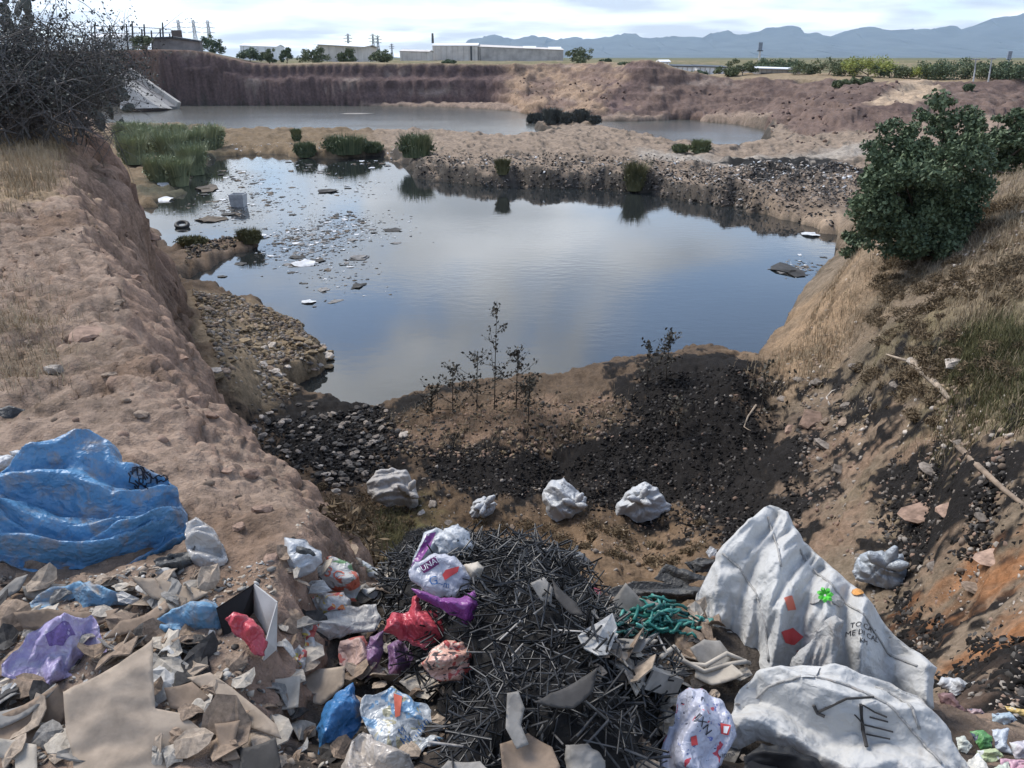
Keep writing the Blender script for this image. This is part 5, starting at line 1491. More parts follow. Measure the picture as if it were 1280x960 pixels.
def fold_map(seed, cx, cy, n0=17):
    rng = np.random.RandomState(seed); gx, gy = np.meshgrid(np.linspace(0, 1, n0), np.linspace(0, 1, n0), indexing='ij')
    X = np.stack([gx, gy, rng.randn(n0, n0) * .022], -1); X[1:-1, 1:-1, :2] += rng.randn(n0 - 2, n0 - 2, 2) * .014
    X = _relax(X, 1 - (1 - cx) * .5, 1 - (1 - cy) * .5, 40, .1, .1)
    X = _upsample(X); X[..., 2] += rng.randn(*X.shape[:2]) * .007; X = _relax(X, 1 - (1 - cx) * .75, 1 - (1 - cy) * .75, 60, .08, .15)
    X = _upsample(X); X[..., 2] += rng.randn(*X.shape[:2]) * .003; X = _relax(X, cx, cy, 70, .05, .25)
    X = _upsample(X); X = _relax(X, cx, cy, 35, .02, .3)
    Z = X[..., 2] - X[..., 2].mean()
    b_ = Z.copy()
    for _ in range(2): b_[1:-1, 1:-1] = (b_[1:-1, 1:-1] * 2 + b_[:-2, 1:-1] + b_[2:, 1:-1] + b_[1:-1, :-2] + b_[1:-1, 2:]) / 6
    return Z + 1.0 * (Z - b_)
FM_ISO = [fold_map(1, .70, .70), fold_map(5, .72, .68), fold_map(9, .70, .74)]
FM_DIR = [fold_map(2, .70, .94), fold_map(6, .72, .92)]          # creases run along the second axis
def fm_sample(Z, a, b):
    """mirror-repeated bilinear lookup"""
    n = Z.shape[0]
    def mir(t):
        t = np.abs(t) % 2.0; return np.where(t > 1, 2 - t, t) * (n - 1.001)
    x, y = mir(a), mir(b); i, j = x.astype(int), y.astype(int); u, v = x - i, y - j
    return (Z[i, j] * (1 - u) + Z[i + 1, j] * u) * (1 - v) + (Z[i, j + 1] * (1 - u) + Z[i + 1, j + 1] * u) * v
class Surf: pass
def crumple(name, pix, T, mat, seed, label=None, cat=None, group=None, base=None, lie=.35, lift=0.0, yoff=0.0, fold=.25, ff=1.0, fdir=None, aniso=2.2, knot=None, thin=False, bend=0.0, bdir=0.0, res=1.8, back=.35, edge=.8, parent=None, rnd=0, kind=None, edge_fold=.55, face=None):
    """closed crumpled body: outline read in the picture, set on a leaning plane at its foot, swollen both ways"""
    px = rounded(pix, rnd) if rnd else np.array(pix, float)
    bx, by = base if base else (px[:, 0].mean(), px[:, 1].max() * .7 + px[:, 1].mean() * .3)
    O = hit(min(max(bx, -200), 1480), by); O = O + np.array([0, yoff, lift])
    tocam = np.array([0, 0, CAM_H]) - O; dist = np.linalg.norm(tocam); tocam /= dist
    n = tocam * (1 - lie) + np.array([0, 0, 1.0]) * lie
    if face is not None: n = n + np.array(face)
    n /= np.linalg.norm(n)
    e1 = np.cross([0, 1.0, 0.0], n); e1 = np.cross(n, np.cross([1.0, 0, 0], n)); e1 /= np.linalg.norm(e1); e2 = np.cross(n, e1)
    cam_o = np.array([0, 0, CAM_H])
    def to_uv(p):
        d = ray(p[0], p[1]); t = ((O - cam_o) @ n) / (d @ n); q = cam_o + d * t - O
        return np.array([q @ e1, q @ e2])
    poly = np.array([to_uv(p) for p in px])
    h = res * dist / 1000.0
    rng = np.random.RandomState(seed)
    S0 = math.sqrt(np.ptp(poly[:, 0]) * np.ptp(poly[:, 1]) + 1e-9)
    B = resample(poly, h)
    if not thin:
        B = B + .032 * S0 * np.stack([tri(B[:, 0] / S0 * 7, B[:, 1] / S0 * 7, seed + 31), tri(B[:, 0] / S0 * 7, B[:, 1] / S0 * 7, seed + 32)], -1)
    lo, hi = poly.min(0), poly.max(0)
    gu, gv = np.meshgrid(np.arange(lo[0], hi[0], h), np.arange(lo[1], hi[1], h * .87))
    gu = gu + (np.arange(gu.shape[0]) % 2)[:, None] * h * .5
    G = np.column_stack([gu.ravel(), gv.ravel()]) + rng.randn(gu.size, 2) * h * .10
    G = G[poly_sdf(G[:, 0], G[:, 1], B) > h * .55]
    A = np.vstack([B, G])
    edges = [(i, (i + 1) % len(B)) for i in range(len(B))]
    vo, _, fo, ov, _, _ = delaunay_2d_cdt([Vector(a) for a in A], edges, [], 1, 1e-7)
    A2 = np.array([v[:] for v in vo]); Fs = [tuple(f) for f in fo]
    S_ = math.sqrt(max(1e-6, (hi[0] - lo[0]) * (hi[1] - lo[1])))
    ang = rng.rand() * 3.14 if fdir is None else R(fdir)
    kuv = to_uv(knot) if knot else None
    dmax = max(1e-5, poly_sdf(A2[:, 0], A2[:, 1], B).max())
    ra = edge * dmax
    def prof(u, v):
        d = np.clip(poly_sdf(u, v, B), 0, None); t = np.clip(d / ra, 0, 1)
        return .45 * np.sqrt(1 - (1 - t) ** 2) + .55 * t, d
    frac = float(np.clip(S_ / dist * 1000 / (129 * 3.0), .24, 1.1)) * ff
    oa, ob = rng.rand() * .8, rng.rand() * .8
    def folds(u, v):
        """crease height in metres for full strength"""
        a = (u * math.cos(ang) + v * math.sin(ang)) / S_ * frac + oa; b = (-u * math.sin(ang) + v * math.cos(ang)) / S_ * frac + ob
        if aniso >= 2.0:
            b = b + (.16 if aniso > 2.5 or S_ < .5 else .07) * pn2(a * 2.2, b * 2.2, seed + 11) + (.05 if S_ < .5 else .02) * pn2(a * 6, b * 6, seed + 12)
            f = .55 * fm_sample(FM_DIR[seed % 2], b, a * .45) + (.14 if S_ < .5 else .20) * fm_sample(FM_ISO[seed % 3], b * 1.5 + .2, a * .8)
        else:
            f = .75 * fm_sample(FM_ISO[seed % 3], a * .65, b)
        f = f * S_ / frac
        if kuv is not None:
            du, dv = u - kuv[0], v - kuv[1]; rr2 = np.hypot(du, dv) / S_; th = np.arctan2(dv, du)
            f = f * .8 + S_ * .03 * (np.abs(np.sin(th * 4.5 + 1.6 * pn2(th * 2, rr2 * 3, seed + 2))) - .5) * np.exp(-rr2 * 2.2) * np.clip(rr2 * 6, 0, 1)
        return f
    def zf(u, v):
        p, d = prof(u, v); f = folds(u, v)
        if thin:
            s = (u * math.cos(R(bdir)) + v * math.sin(R(bdir))) / S_
            return bend * S_ * (s * s * 2 - .15) + fold * .45 * f + .03 * bend * S_ * pn2(u / S_ * 2, v / S_ * 2, seed)
        return T * p * .62 + fold * (3.6 if S_ > .3 else 5.2) * f * np.clip(d / (h * 4), .25, 1)
    zz = zf(A2[:, 0], A2[:, 1])
    W3 = O + A2[:, :1] * e1 + A2[:, 1:] * e2
    front = W3 + zz[:, None] * n
    nb = len(A2)
    isb = np.zeros(nb, bool)
    d_all = poly_sdf(A2[:, 0], A2[:, 1], B); isb = np.abs(d_all) < h * .02
    if thin:
        backv = W3 + (zz - T)[:, None] * n
        rim = None
    else:
        zb = -T * back * prof(A2[:, 0], A2[:, 1])[0]
        backv = W3 + zb[:, None] * n
    F2 = []
    bedge = {}
    for f in Fs:
        F2.append(f)
        for i in range(len(f)):
            a, b = f[i], f[(i + 1) % len(f)]
            bedge[(a, b)] = bedge.get((a, b), 0) + 1
    bound = [e for e in bedge if (e[1], e[0]) not in bedge]
    F2 += [tuple(i + nb for i in f[::-1]) for f in Fs]
    F2 += [(b, a, a + nb, b + nb) for a, b in bound]
    C = O.copy()
    V = np.vstack([front, backv]) - C
    o = mesh_obj(name, V, F2, mat, None, True)
    o.location = C
    bm = bmesh.new(); bm.from_mesh(o.data)
    bmesh.ops.remove_doubles(bm, verts=bm.verts, dist=h * .02)
    bmesh.ops.recalc_face_normals(bm, faces=bm.faces); bm.to_mesh(o.data); bm.free()
    o.data.polygons.foreach_set('use_smooth', [True] * len(o.data.polygons))
    if parent is not None:
        o.parent = parent; o.location = C - np.array(parent.location)
    if label: reg(o, label, cat, group, kind)
    o_s = Surf(); o_s.o = o; o_s.n = n; o_s.O = O; o_s.C = C; o_s.e1 = e1; o_s.e2 = e2; o_s.dist = dist
    def on(p, off=.004):
        uv = to_uv(p); z = float(zf(np.array([uv[0]]), np.array([uv[1]]))[0])
        return O + uv[0] * e1 + uv[1] * e2 + (z + off) * n
    o_s.on = on
    return o_s
def print_text(surf, txt, px, py, size, ang, mat, name='lettering', xs=1.0, off=.004):
    """printed letters that follow the crumpled surface (a child of it)"""
    cu = bpy.data.curves.new(name, 'FONT'); cu.body = txt; cu.size = 1.0; cu.align_x = 'CENTER'; cu.align_y = 'CENTER'; cu.resolution_u = 2
    t = bpy.data.objects.new(name, cu); COL.objects.link(t)
    dg = bpy.context.evaluated_depsgraph_get(); me = bpy.data.meshes.new_from_object(t.evaluated_get(dg))
    bpy.data.objects.remove(t)
    bm = bmesh.new(); bm.from_mesh(me); bmesh.ops.triangulate(bm, faces=bm.faces)
    for _ in range(2):
        lg = [e for e in bm.edges if e.calc_length() > .16]
        if lg: bmesh.ops.subdivide_edges(bm, edges=lg, cuts=1); bmesh.ops.triangulate(bm, faces=bm.faces)
    ca, sa = math.cos(R(ang)), math.sin(R(ang))
    for v in bm.verts:
        x, y = v.co.x * size * xs, v.co.y * size
        p = surf.on((px + x * ca - y * sa, py - x * sa - y * ca), off); v.co = Vector(p - surf.C)
    bm.to_mesh(me); bm.free(); me.materials.clear(); me.materials.append(mat)
    o = bpy.data.objects.new(name, me); COL.objects.link(o); o.parent = surf.o
    return o
def patch(surf, pix, mat, name, off=.003, res=4.0, thick=0.0):
    """printed or stuck-on patch following the surface"""
    P_ = np.array(pix, float); B = resample(P_, res)
    lo, hi = P_.min(0), P_.max(0)
    gu, gv = np.meshgrid(np.arange(lo[0], hi[0], res), np.arange(lo[1], hi[1], res)); G = np.column_stack([gu.ravel(), gv.ravel()])
    G = G[poly_sdf(G[:, 0], G[:, 1], B) > res * .4]; A = np.vstack([B, G])
    vo, _, fo, _, _, _ = delaunay_2d_cdt([Vector(a) for a in A], [(i, (i + 1) % len(B)) for i in range(len(B))], [], 1, 1e-6)
    V = [surf.on(v[:], off) - surf.C for v in vo]
    return mesh_obj(name, V, [tuple(f)[::-1] for f in fo], mat, surf.o, True)

def film(name, col, rough=.42, dirt=None, dirt_amt=.5, dscale=5.0, spec=.5, blot=None, bscale=9.0, bthr=.6, trans=0.0, wrinkle=.004):
    """thin plastic or woven sheet: colour, dust and optional printed blotches"""
    if name in _simple: return _simple[name]
    m, nt, b = new_mat(name); v = obj_vec(nt)
    out = (col[0], col[1], col[2])
    n1 = noise_node(nt, 6, 4, .6, v)
    out = mixrgb(nt, n1.outputs[0], tuple(c * .8 for c in col), tuple(min(1, c * 1.12) for c in col))
    if blot:
        for i, c in enumerate(blot):
            nb_ = noise_node(nt, bscale * (1 + .3 * i), 2, .5, v, .8); mpn = nb_.inputs['Vector']
            ad = N(nt, 'ShaderNodeVectorMath', operation='ADD'); ad.inputs[1].default_value = (i * 3.7, i * 1.3, 5.1 * i); nt.links.new(v, ad.inputs[0]); nt.links.new(ad.outputs[0], mpn)
            rp = ramp(nt, nb_.outputs[0], [(bthr, (0, 0, 0)), (bthr + .015, (1, 1, 1))])
            out = mixrgb(nt, rp.outputs[0], out, c)
    if dirt:
        n2 = noise_node(nt, dscale * 1.6, 8, .72, v, .5)
        rp = ramp(nt, n2.outputs[0], [(.62 - dirt_amt * .35, (0, 0, 0)), (.78 - dirt_amt * .25, (.85, .85, .85))])
        out = mixrgb(nt, rp.outputs[0], out, dirt)
    nt.links.new(out, b.inputs['Base Color'])
    b.inputs['Roughness'].default_value = rough; b.inputs['Specular IOR Level'].default_value = spec
    if trans: b.inputs['Transmission Weight'].default_value = trans
    if wrinkle:
        n3 = noise_node(nt, 9, 3, .6, v)
        wv = N(nt, 'ShaderNodeVectorMath', operation='MULTIPLY_ADD'); wv.inputs[1].default_value = (.12, .12, .12); nt.links.new(n3.outputs['Color'], wv.inputs[0]); nt.links.new(v, wv.inputs[2])
        vo = N(nt, 'ShaderNodeTexVoronoi', feature='F1'); vo.inputs['Scale'].default_value = 22; nt.links.new(wv.outputs[0], vo.inputs['Vector'])
        vo2 = N(nt, 'ShaderNodeTexVoronoi', feature='F1'); vo2.inputs['Scale'].default_value = 55; nt.links.new(wv.outputs[0], vo2.inputs['Vector'])
        sm_ = N(nt, 'ShaderNodeMath', operation='MULTIPLY_ADD'); sm_.inputs[1].default_value = .4; nt.links.new(vo2.outputs['Distance'], sm_.inputs[0]); nt.links.new(vo.outputs['Distance'], sm_.inputs[2])
        nt.links.new(bump(nt, sm_.outputs[0], .7, wrinkle * 3.2), b.inputs['Normal'])
    _simple[name] = m
    return m
DUST = (.26, .20, .15)
M_TARP = film('blue_tarp', (.085, .225, .40), .42, DUST, .38, 7.0)
M_TARP2 = film('blue_cloth', (.12, .26, .40), .6, DUST, .5, 9)
M_SACK = film('woven_white', (.47, .465, .45), .62, (.34, .30, .26), .12, 4, .25, wrinkle=.0022)
M_SACKIN = film('woven_grey', (.33, .32, .305), .65, (.25, .21, .18), .3, 6, .3)
M_WHITE = film('white_film', (.47, .48, .49), .4, (.30, .28, .26), .15, 7)
M_LAV = film('lavender_film', (.45, .46, .54), .35, None, blot=[(.45, .05, .07), (.03, .035, .06), (.12, .16, .40)], bscale=30, bthr=.665)
M_LILAC = film('lilac_film', (.34, .29, .47), .4, (.50, .48, .52), .35, 11)
M_PURPLE = film('purple_film', (.20, .045, .21), .35, None)
M_PURPLE2 = film('dusty_purple_film', (.19, .10, .20), .4, (.22, .17, .18), .4, 12)
M_RED = film('red_film', (.46, .06, .08), .35, (.45, .20, .18), .2, 8)
M_PEACH = film('peach_film', (.62, .36, .28), .35, None, blot=[(.40, .07, .06), (.55, .50, .40), (.06, .05, .05)], bscale=22, bthr=.58)
M_GREENB = film('green_print_film', (.44, .425, .40), .4, None, blot=[(.13, .24, .11), (.50, .12, .07)], bscale=11, bthr=.57)
M_ORANGEB = film('orange_print_film', (.45, .43, .41), .4, None, blot=[(.62, .20, .06), (.40, .08, .07), (.62, .48, .12)], bscale=16, bthr=.60)
M_PINKP = film('pinkish_paper', (.50, .34, .29), .7, None, blot=[(.42, .12, .10)], bscale=14, bthr=.6)
M_BLUEB = film('deep_blue_film', (.04, .15, .33), .3, (.30, .28, .27), .2, 7)
M_BLUEW = film('blue_white_print', (.42, .44, .45), .35, None, blot=[(.16, .28, .42), (.34, .32, .22)], bscale=14, bthr=.6)
M_GREYB = film('grey_film', (.34, .37, .40), .3, None)
M_DARKG = film('dark_garment', (.035, .036, .036), .55, (.12, .11, .10), .25, 9)
M_CLEAR = film('milky_film', (.42, .40, .38), .25, DUST, .25, 8)
LTH = [simple('leather_beige', (.35, .28, .215), .85, .22, 9, .002, 60), simple('leather_brown', (.25, .185, .135), .85, .28, 9, .002, 60), simple('leather_grey', (.24, .225, .205), .85, .25, 9, .002, 60),
       simple('leather_pale', (.44, .39, .325), .85, .18, 9, .002, 60), simple('leather_dark', (.05, .046, .043), .7, .3, 9, .002, 60), simple('paper_white', (.46, .445, .42), .8, .18, 9, .002, 50)]
INK = simple('ink_dark', (.03, .03, .035), .5, .1); INKB = simple('ink_blue', (.05, .13, .30), .5, .1); INKR = simple('ink_red', (.50, .06, .06), .5, .1); INKP = simple('ink_plum', (.12, .02, .10), .5, .1); INKW = simple('ink_white', (.75, .75, .76), .5, .05)
INKO = simple('ink_orange', (.55, .13, .08), .5, .1)
# ---- the black strip pile
def strip_pile():
    global GZ
    poly = [(486, 700), (510, 672), (545, 672), (600, 690), (650, 690), (705, 712), (750, 758), (800, 826), (852, 858), (842, 915), (812, 985), (545, 985), (560, 905), (505, 860), (478, 800), (470, 730)]
    pl_ = np.array([hit(a, b)[:2] for a, b in poly])
    c0 = hit(680, 830); root = empty('black_strip_pile', c0); reg(root, 'big pile of thin black plastic strips in the foreground', 'strip pile'); o = np.array(root.location)
    lo, hi = pl_.min(0), pl_.max(0)
    n = 90
    gx, gy = np.meshgrid(np.linspace(lo[0], hi[0], n), np.linspace(lo[1], hi[1], n))
    def top(x, y):
        s = poly_sdf(x, y, pl_) + .05 * fbm(x, y, 4.5, 3, 141); t = np.clip(s / .34, 0, 1)
        return hfast(x, y) + .235 * (1 - (1 - t) ** 2) + .04 * fbm(x, y, 5, 4, 140) * t - .05 * (s <= 0)
    gz_ = top(gx, gy)
    V = np.stack([gx, gy, gz_], -1).reshape(-1, 3) - o; ii = np.arange(n * n).reshape(n, n)
    core = np_mesh('core', V, np.stack([ii[:-1, :-1], ii[:-1, 1:], ii[1:, 1:], ii[1:, :-1]], -1).reshape(-1, 4), simple('pile_core', (.014, .013, .013), .8, .5, 30, .01, 60), root, True)
    rng = np.random.RandomState(12); N_ = 30000
    q = lo + rng.rand(N_ * 3, 2) * (hi - lo); q = q[poly_sdf(q[:, 0], q[:, 1], pl_) > .0][:N_]
    z = top(q[:, 0], q[:, 1])
    inn = poly_sdf(q[:, 0], q[:, 1], pl_) + .05 * fbm(q[:, 0], q[:, 1], 4.5, 3, 141) > .01; q = q[inn]; z = z[inn]
    mats = [simple('strip_black', (.017, .017, .018), .38, .3, 30, spec=.5), simple('strip_charcoal', (.06, .06, .062), .42, .3, 30, spec=.5), simple('strip_grey', (.16, .155, .15), .5, .3, 30), simple('strip_pale', (.34, .32, .30), .6, .3, 30)]
    L = rng.uniform(.05, .16, len(q)); wd = rng.uniform(.0022, .0046, len(q)); yaw = rng.rand(len(q)) * 6.283; pit = rng.normal(0, .5, len(q)); bnd = rng.normal(0, .14, len(q)); up = rng.uniform(-.01, .07, len(q))
    mi = rng.choice(4, len(q), p=[.76, .18, .05, .01])
    def bar(i):
        d = np.array([math.cos(yaw[i]) * math.cos(pit[i]), math.sin(yaw[i]) * math.cos(pit[i]), math.sin(pit[i])]); s = np.array([-math.sin(yaw[i]), math.cos(yaw[i]), 0]); c = np.array([q[i, 0], q[i, 1], z[i] + up[i]]) - o
        m_ = c + s * bnd[i] * L[i]
        return [c - d * L[i] / 2, m_, c + d * L[i] / 2]
    _x, _y = GX.ravel(), GY.ravel(); near_ = (np.hypot(_x, _y) < 6); add_ = np.zeros(_x.shape)
    order_ = np.argsort(-(L * (1 + up * 20)))
    for i in order_[:300]:
        m = MB(); m.tube(bar(i), wd[i] * 1.2, 4); m.obj('strip', mats[mi[i]], root)
    # the rest, too many to pick apart: three-sided bars
    for k_ in range(4):
        sel = order_[300:]; sel = sel[mi[sel] == k_]
        d = np.stack([np.cos(yaw[sel]) * np.cos(pit[sel]), np.sin(yaw[sel]) * np.cos(pit[sel]), np.sin(pit[sel])], -1); s_ = np.stack([-np.sin(yaw[sel]), np.cos(yaw[sel]), 0 * yaw[sel]], -1); u_ = np.cross(d, s_)
        c_ = np.column_stack([q[sel], z[sel] + up[sel]]) - o; V = []
        for e in (-.5, .5):
            for a_ in range(3):
                V.append(c_ + d * (e * L[sel])[:, None] + (s_ * math.cos(a_ * 2.094) + u_ * math.sin(a_ * 2.094)) * wd[sel][:, None])
        V = np.stack(V, 1).reshape(-1, 3); b_ = np.arange(len(sel))[:, None] * 6
        Fq = np.concatenate([b_ + np.array([[i_, (i_ + 1) % 3, 3 + (i_ + 1) % 3, 3 + i_]]) for i_ in range(3)])
        reg(np_mesh('small_strips', V, Fq, mats[k_], root), kind='stuff')
    # later things rest on the pile
    _s = poly_sdf(_x[near_], _y[near_], pl_); t_ = np.clip(_s / .34, 0, 1); add_[near_] = .255 * (1 - (1 - t_) ** 2) * (_s > 0)
    GZ = GZ + add_.reshape(GZ.shape)
strip_pile()
# ---- the blue tarpaulin
tarp = crumple('blue_tarpaulin', [(-70, 612), (0, 592), (30, 574), (55, 561), (85, 551), (112, 548), (138, 555), (150, 567), (153, 583), (178, 585), (207, 596), (221, 611), (227, 632), (234, 646), (236, 672), (231, 691), (212, 698), (196, 696), (192, 716), (180, 729), (150, 731), (122, 723), (98, 716), (75, 712), (52, 714), (28, 708), (0, 706), (-70, 704)],
               .14, M_TARP, 5, 'large crumpled dusty blue tarpaulin on the left terrace', 'tarpaulin', base=(100, 712), lie=.45, fold=.95, ff=1.25, fdir=20, aniso=2.6, res=1.8, edge=.7)
def straps():
    root = empty('tangled_string', tarp.on((185, 605))); reg(root, 'tangled black cord lying on the blue tarpaulin', 'cord')
    rng = np.random.RandomState(3)
    for i in range(16):
        a = np.array([rng.uniform(158, 200), rng.uniform(590, 614)]); pts = []
        th = rng.uniform(-.3, .9)
        for s in range(6):
            pts.append(tarp.on(a + np.array([math.cos(th), math.sin(th)]) * s * 3.2, .004) - np.array(root.location)); th += rng.randn() * .5
        m = MB(); m.tube(pts, .0028, 5); m.obj('cord_strand', simple('cord_black', (.02, .022, .035), .6), root)
straps()
crumple('blue_tarpaulin_strip', [(35, 755), (60, 738), (110, 728), (130, 735), (163, 748), (160, 757), (120, 758), (80, 765), (45, 768)], .03, M_TARP2, 15, 'flat faded blue cloth strip below the tarpaulin', 'cloth', lie=.7, fold=.5, fdir=10)
crumple('blue_cloth', [(195, 775), (215, 762), (240, 752), (262, 748), (280, 765), (280, 785), (262, 794), (235, 793), (205, 790)], .06, M_TARP2, 16, 'crumpled blue cloth beside the open carton', 'cloth', lie=.5, fold=.55, fdir=15, lift=.02)
crumple('clear_bag', [(232, 655), (245, 646), (262, 655), (280, 680), (284, 700), (275, 716), (255, 718), (238, 700), (232, 680)], .07, M_CLEAR, 17, 'milky translucent plastic bag against the right end of the tarpaulin', 'plastic bag', lie=.4, fold=.5)
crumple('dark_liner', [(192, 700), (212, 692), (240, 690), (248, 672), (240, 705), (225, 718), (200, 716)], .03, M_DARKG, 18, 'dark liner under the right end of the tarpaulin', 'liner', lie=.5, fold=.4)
crumple('white_bowl', [(193, 716), (200, 710), (210, 709), (218, 713), (222, 722), (214, 725), (200, 722)], .035, LTH[5], 19, 'white rounded dish below the tarpaulin', 'dish', lie=.3, fold=.03, lift=.02)
for i, (pts, lab) in enumerate([([(-10, 575), (0, 570), (15, 568), (22, 580), (10, 588), (-10, 590)], 'white foam chunk at the left frame edge above the tarpaulin'), ([(12, 565), (30, 560), (48, 562), (50, 570), (30, 578), (16, 574)], 'white crumpled foam just above the tarpaulin')]):
    crumple('foam_chunk', pts, .05, M_WHITE, 20 + i, lab, 'foam', lie=.3, fold=.4, lift=.02)
crumple('dark_rag', [(-8, 512), (12, 508), (32, 512), (30, 519), (10, 523), (-8, 524)], .05, M_DARKG, 23, 'small dark rag on the terrace at the left frame edge', 'rag', lie=.6, fold=.5)
# ---- left foreground: bags, leather, carton
lil = crumple('lilac_bag', [(5, 828), (22, 812), (35, 792), (56, 780), (72, 771), (95, 775), (113, 768), (126, 785), (132, 810), (130, 834), (106, 850), (86, 850), (62, 852), (50, 868), (28, 868), (18, 850), (4, 845)], .085, M_LILAC, 25, 'crumpled lilac and white plastic bag at lower left', 'plastic bag', lie=.4, fold=.55, ff=1.2, aniso=1.4, res=1.8, lift=.02)
patch(lil, [(58, 800), (88, 788), (96, 800), (80, 812), (62, 810)], simple('ink_violet', (.16, .11, .30), .5, .3, 60), 'printed_mark')
def leather(pix, mi, seed, label, bend=.25, bdir=0, lift=.03, lie=.55, fold=.10, T=.006, name='leather_scrap', group=None, res=4, rnd=0, face=None, mat=None):
    return crumple(name, pix, T, mat or LTH[mi], seed, label, 'scrap', group, lie=lie, lift=lift, thin=True, bend=bend, bdir=bdir, fold=fold * 3.5, res=res, rnd=rnd, aniso=1.5, ff=.6, face=face)
leather([(80, 868), (110, 855), (150, 832), (192, 803), (192, 845), (194, 886), (225, 890), (255, 912), (275, 925), (290, 944), (352, 950), (352, 985), (95, 985), (90, 940), (82, 915)], 0, 31, 'big beige hide with a pointed corner at the bottom left', .10, 60, .03, .5, .30, .007, 'leather_hide', rnd=0, res=4)
leather([(234, 846), (262, 838), (290, 858), (320, 884), (346, 910), (352, 926), (312, 908), (286, 892), (264, 866)], 0, 32, 'long curved beige strip right of the big hide', .35, 40)
leather([(131, 802), (150, 776), (180, 768), (207, 754), (213, 766), (192, 780), (172, 786), (150, 795)], 1, 33, 'tapering brown leather piece with a hole pointing at the blue cloth', .2, 20)
leather([(0, 893), (30, 884), (75, 868), (88, 884), (72, 914), (42, 926), (0, 934), (-30, 930), (-30, 900)], 1, 34, 'dark brown curved leather flap at the left frame edge', .5, 90)
leather([(-30, 880), (0, 888), (40, 878), (72, 862), (70, 872), (35, 895), (0, 908), (-30, 905)], 2, 44, 'grey curled sole strip above the dark flap at the left edge', .3, 10, .06)
leather([(-20, 925), (20, 924), (46, 932), (48, 975), (20, 975), (18, 948), (-20, 945)], 3, 35, 'pale hooked leather offcut at the bottom left corner', .25, 0)
leather([(0, 740), (20, 722), (35, 718), (25, 738), (0, 752)], 2, 36, 'grey leather strip under the left end of the tarpaulin', .2, 0)
leather([(28, 735), (60, 728), (85, 733), (80, 745), (50, 750), (32, 746)], 2, 37, 'grey flat slab just below the tarpaulin', .1, 0, T=.02)
leather([(20, 775), (60, 762), (110, 765), (150, 770), (140, 782), (90, 785), (30, 790)], 1, 38, 'broad brown flap above the lilac bag', .2, 0)
leather([(165, 728), (200, 722), (240, 735), (262, 748), (235, 756), (190, 748)], 0, 39, 'beige flap between tarpaulin and blue cloth', .2, 10)
leather([(-10, 765), (20, 750), (35, 755), (22, 780), (-10, 795)], 1, 40, 'rust brown piece at the left frame edge above the lilac bag', .3, 0)
leather([(268, 905), (300, 900), (292, 930), (300, 948), (278, 950)], 1, 41, 'brown upright scrap standing beside the big hide', .2, 0, .05)
leather([(205, 860), (240, 852), (262, 875), (240, 890), (212, 885)], 1, 42, 'brown leather piece inside the notch of the big hide', .3, 30)
leather([(300, 935), (345, 925), (352, 960), (320, 985), (300, 970)], 4, 43, 'dark curled scrap right of the big hide tip', .3, 30)
def panel(root, name, Q, mat, t):
    Q = [np.array(q) for q in Q]; nn = np.cross(Q[1] - Q[0], Q[3] - Q[0]); nn /= np.linalg.norm(nn)
    m = MB(); V = [q for q in Q] + [q + nn * t for q in Q]
    m.add(V, [(3, 2, 1, 0), (4, 5, 6, 7), (0, 1, 5, 4), (1, 2, 6, 5), (2, 3, 7, 6), (3, 0, 4, 7)])
    return m.obj(name, mat, root)
def carton():
    c = hit(308, 800); root = empty('open_carton', c); reg(root, 'open white carton with a black inside tipped on its side', 'carton')
    y0 = c[1] + .02
    A, B_, C_, D_ = at_y(270, 760, y0 + .03), at_y(318, 729, y0 + .10), at_y(347, 752, y0 + .04), at_y(346, 812, y0 - .02)
    E_, F_ = at_y(330, 826, y0 - .08), at_y(318, 775, y0 + .12)
    G_ = at_y(285, 815, y0 - .02)
    L = lambda p: p - c
    BLK = simple('carton_black', (.018, .017, .018), .7)
    CW = simple('carton_white', (.50, .485, .46), .75, .15, 9)
    panel(root, 'back_panel', [L(A), L(G_), L(F_), L(B_)], BLK, .004)
    panel(root, 'side_panel', [L(B_), L(F_), L(D_), L(C_)], CW, .004)
    panel(root, 'bottom_panel', [L(F_), L(G_), L(E_), L(D_)], simple('carton_grey', (.3, .28, .26), .8), .004)
    panel(root, 'flap', [L(C_), L(D_), L(E_), L(at_y(333, 800, y0 - .07))], CW, .003)
carton()
redb = crumple('red_bag', [(281, 772), (292, 766), (308, 768), (325, 783), (334, 803), (330, 820), (318, 818), (305, 800), (290, 790)], .06, M_RED, 51, 'small crimson plastic bag lying inside the open carton', 'plastic bag', lie=.3, fold=.5, fdir=40, lift=.04, yoff=-.04)
# ---- bags between the earth buttress and the black pile
G2 = 'plastic bags left of the black strip pile'
crumple('grey_white_bag', [(354, 672), (380, 675), (401, 690), (403, 701), (395, 712), (376, 723), (362, 719), (356, 700)], .07, M_WHITE, 60, 'white bag with a dark opening against the earth buttress', 'plastic bag', G2, lie=.3, fold=.6, lift=.03)
crumple('bag_opening_shade', [(370, 682), (388, 686), (396, 694), (382, 698), (370, 692)], .02, M_DARKG, 61, 'dark patch standing for the shaded mouth of the white bag by the buttress', 'rag', lie=.3, fold=.4, lift=.10, yoff=-.05)  # dark patch on the bag front paints its shaded mouth
gb = crumple('green_print_bag', [(380, 735), (386, 713), (400, 700), (416, 695), (434, 700), (446, 715), (451, 735), (446, 753), (425, 750), (395, 748)], .075, M_GREENB, 62, 'white bag printed green and red with lettering', 'plastic bag', G2, lie=.25, fold=.4, lift=.03)
print_text(gb, 'LEUI', 400, 731, 13, -42, INK); print_text(gb, '3C', 418, 722, 20, -20, INKO)
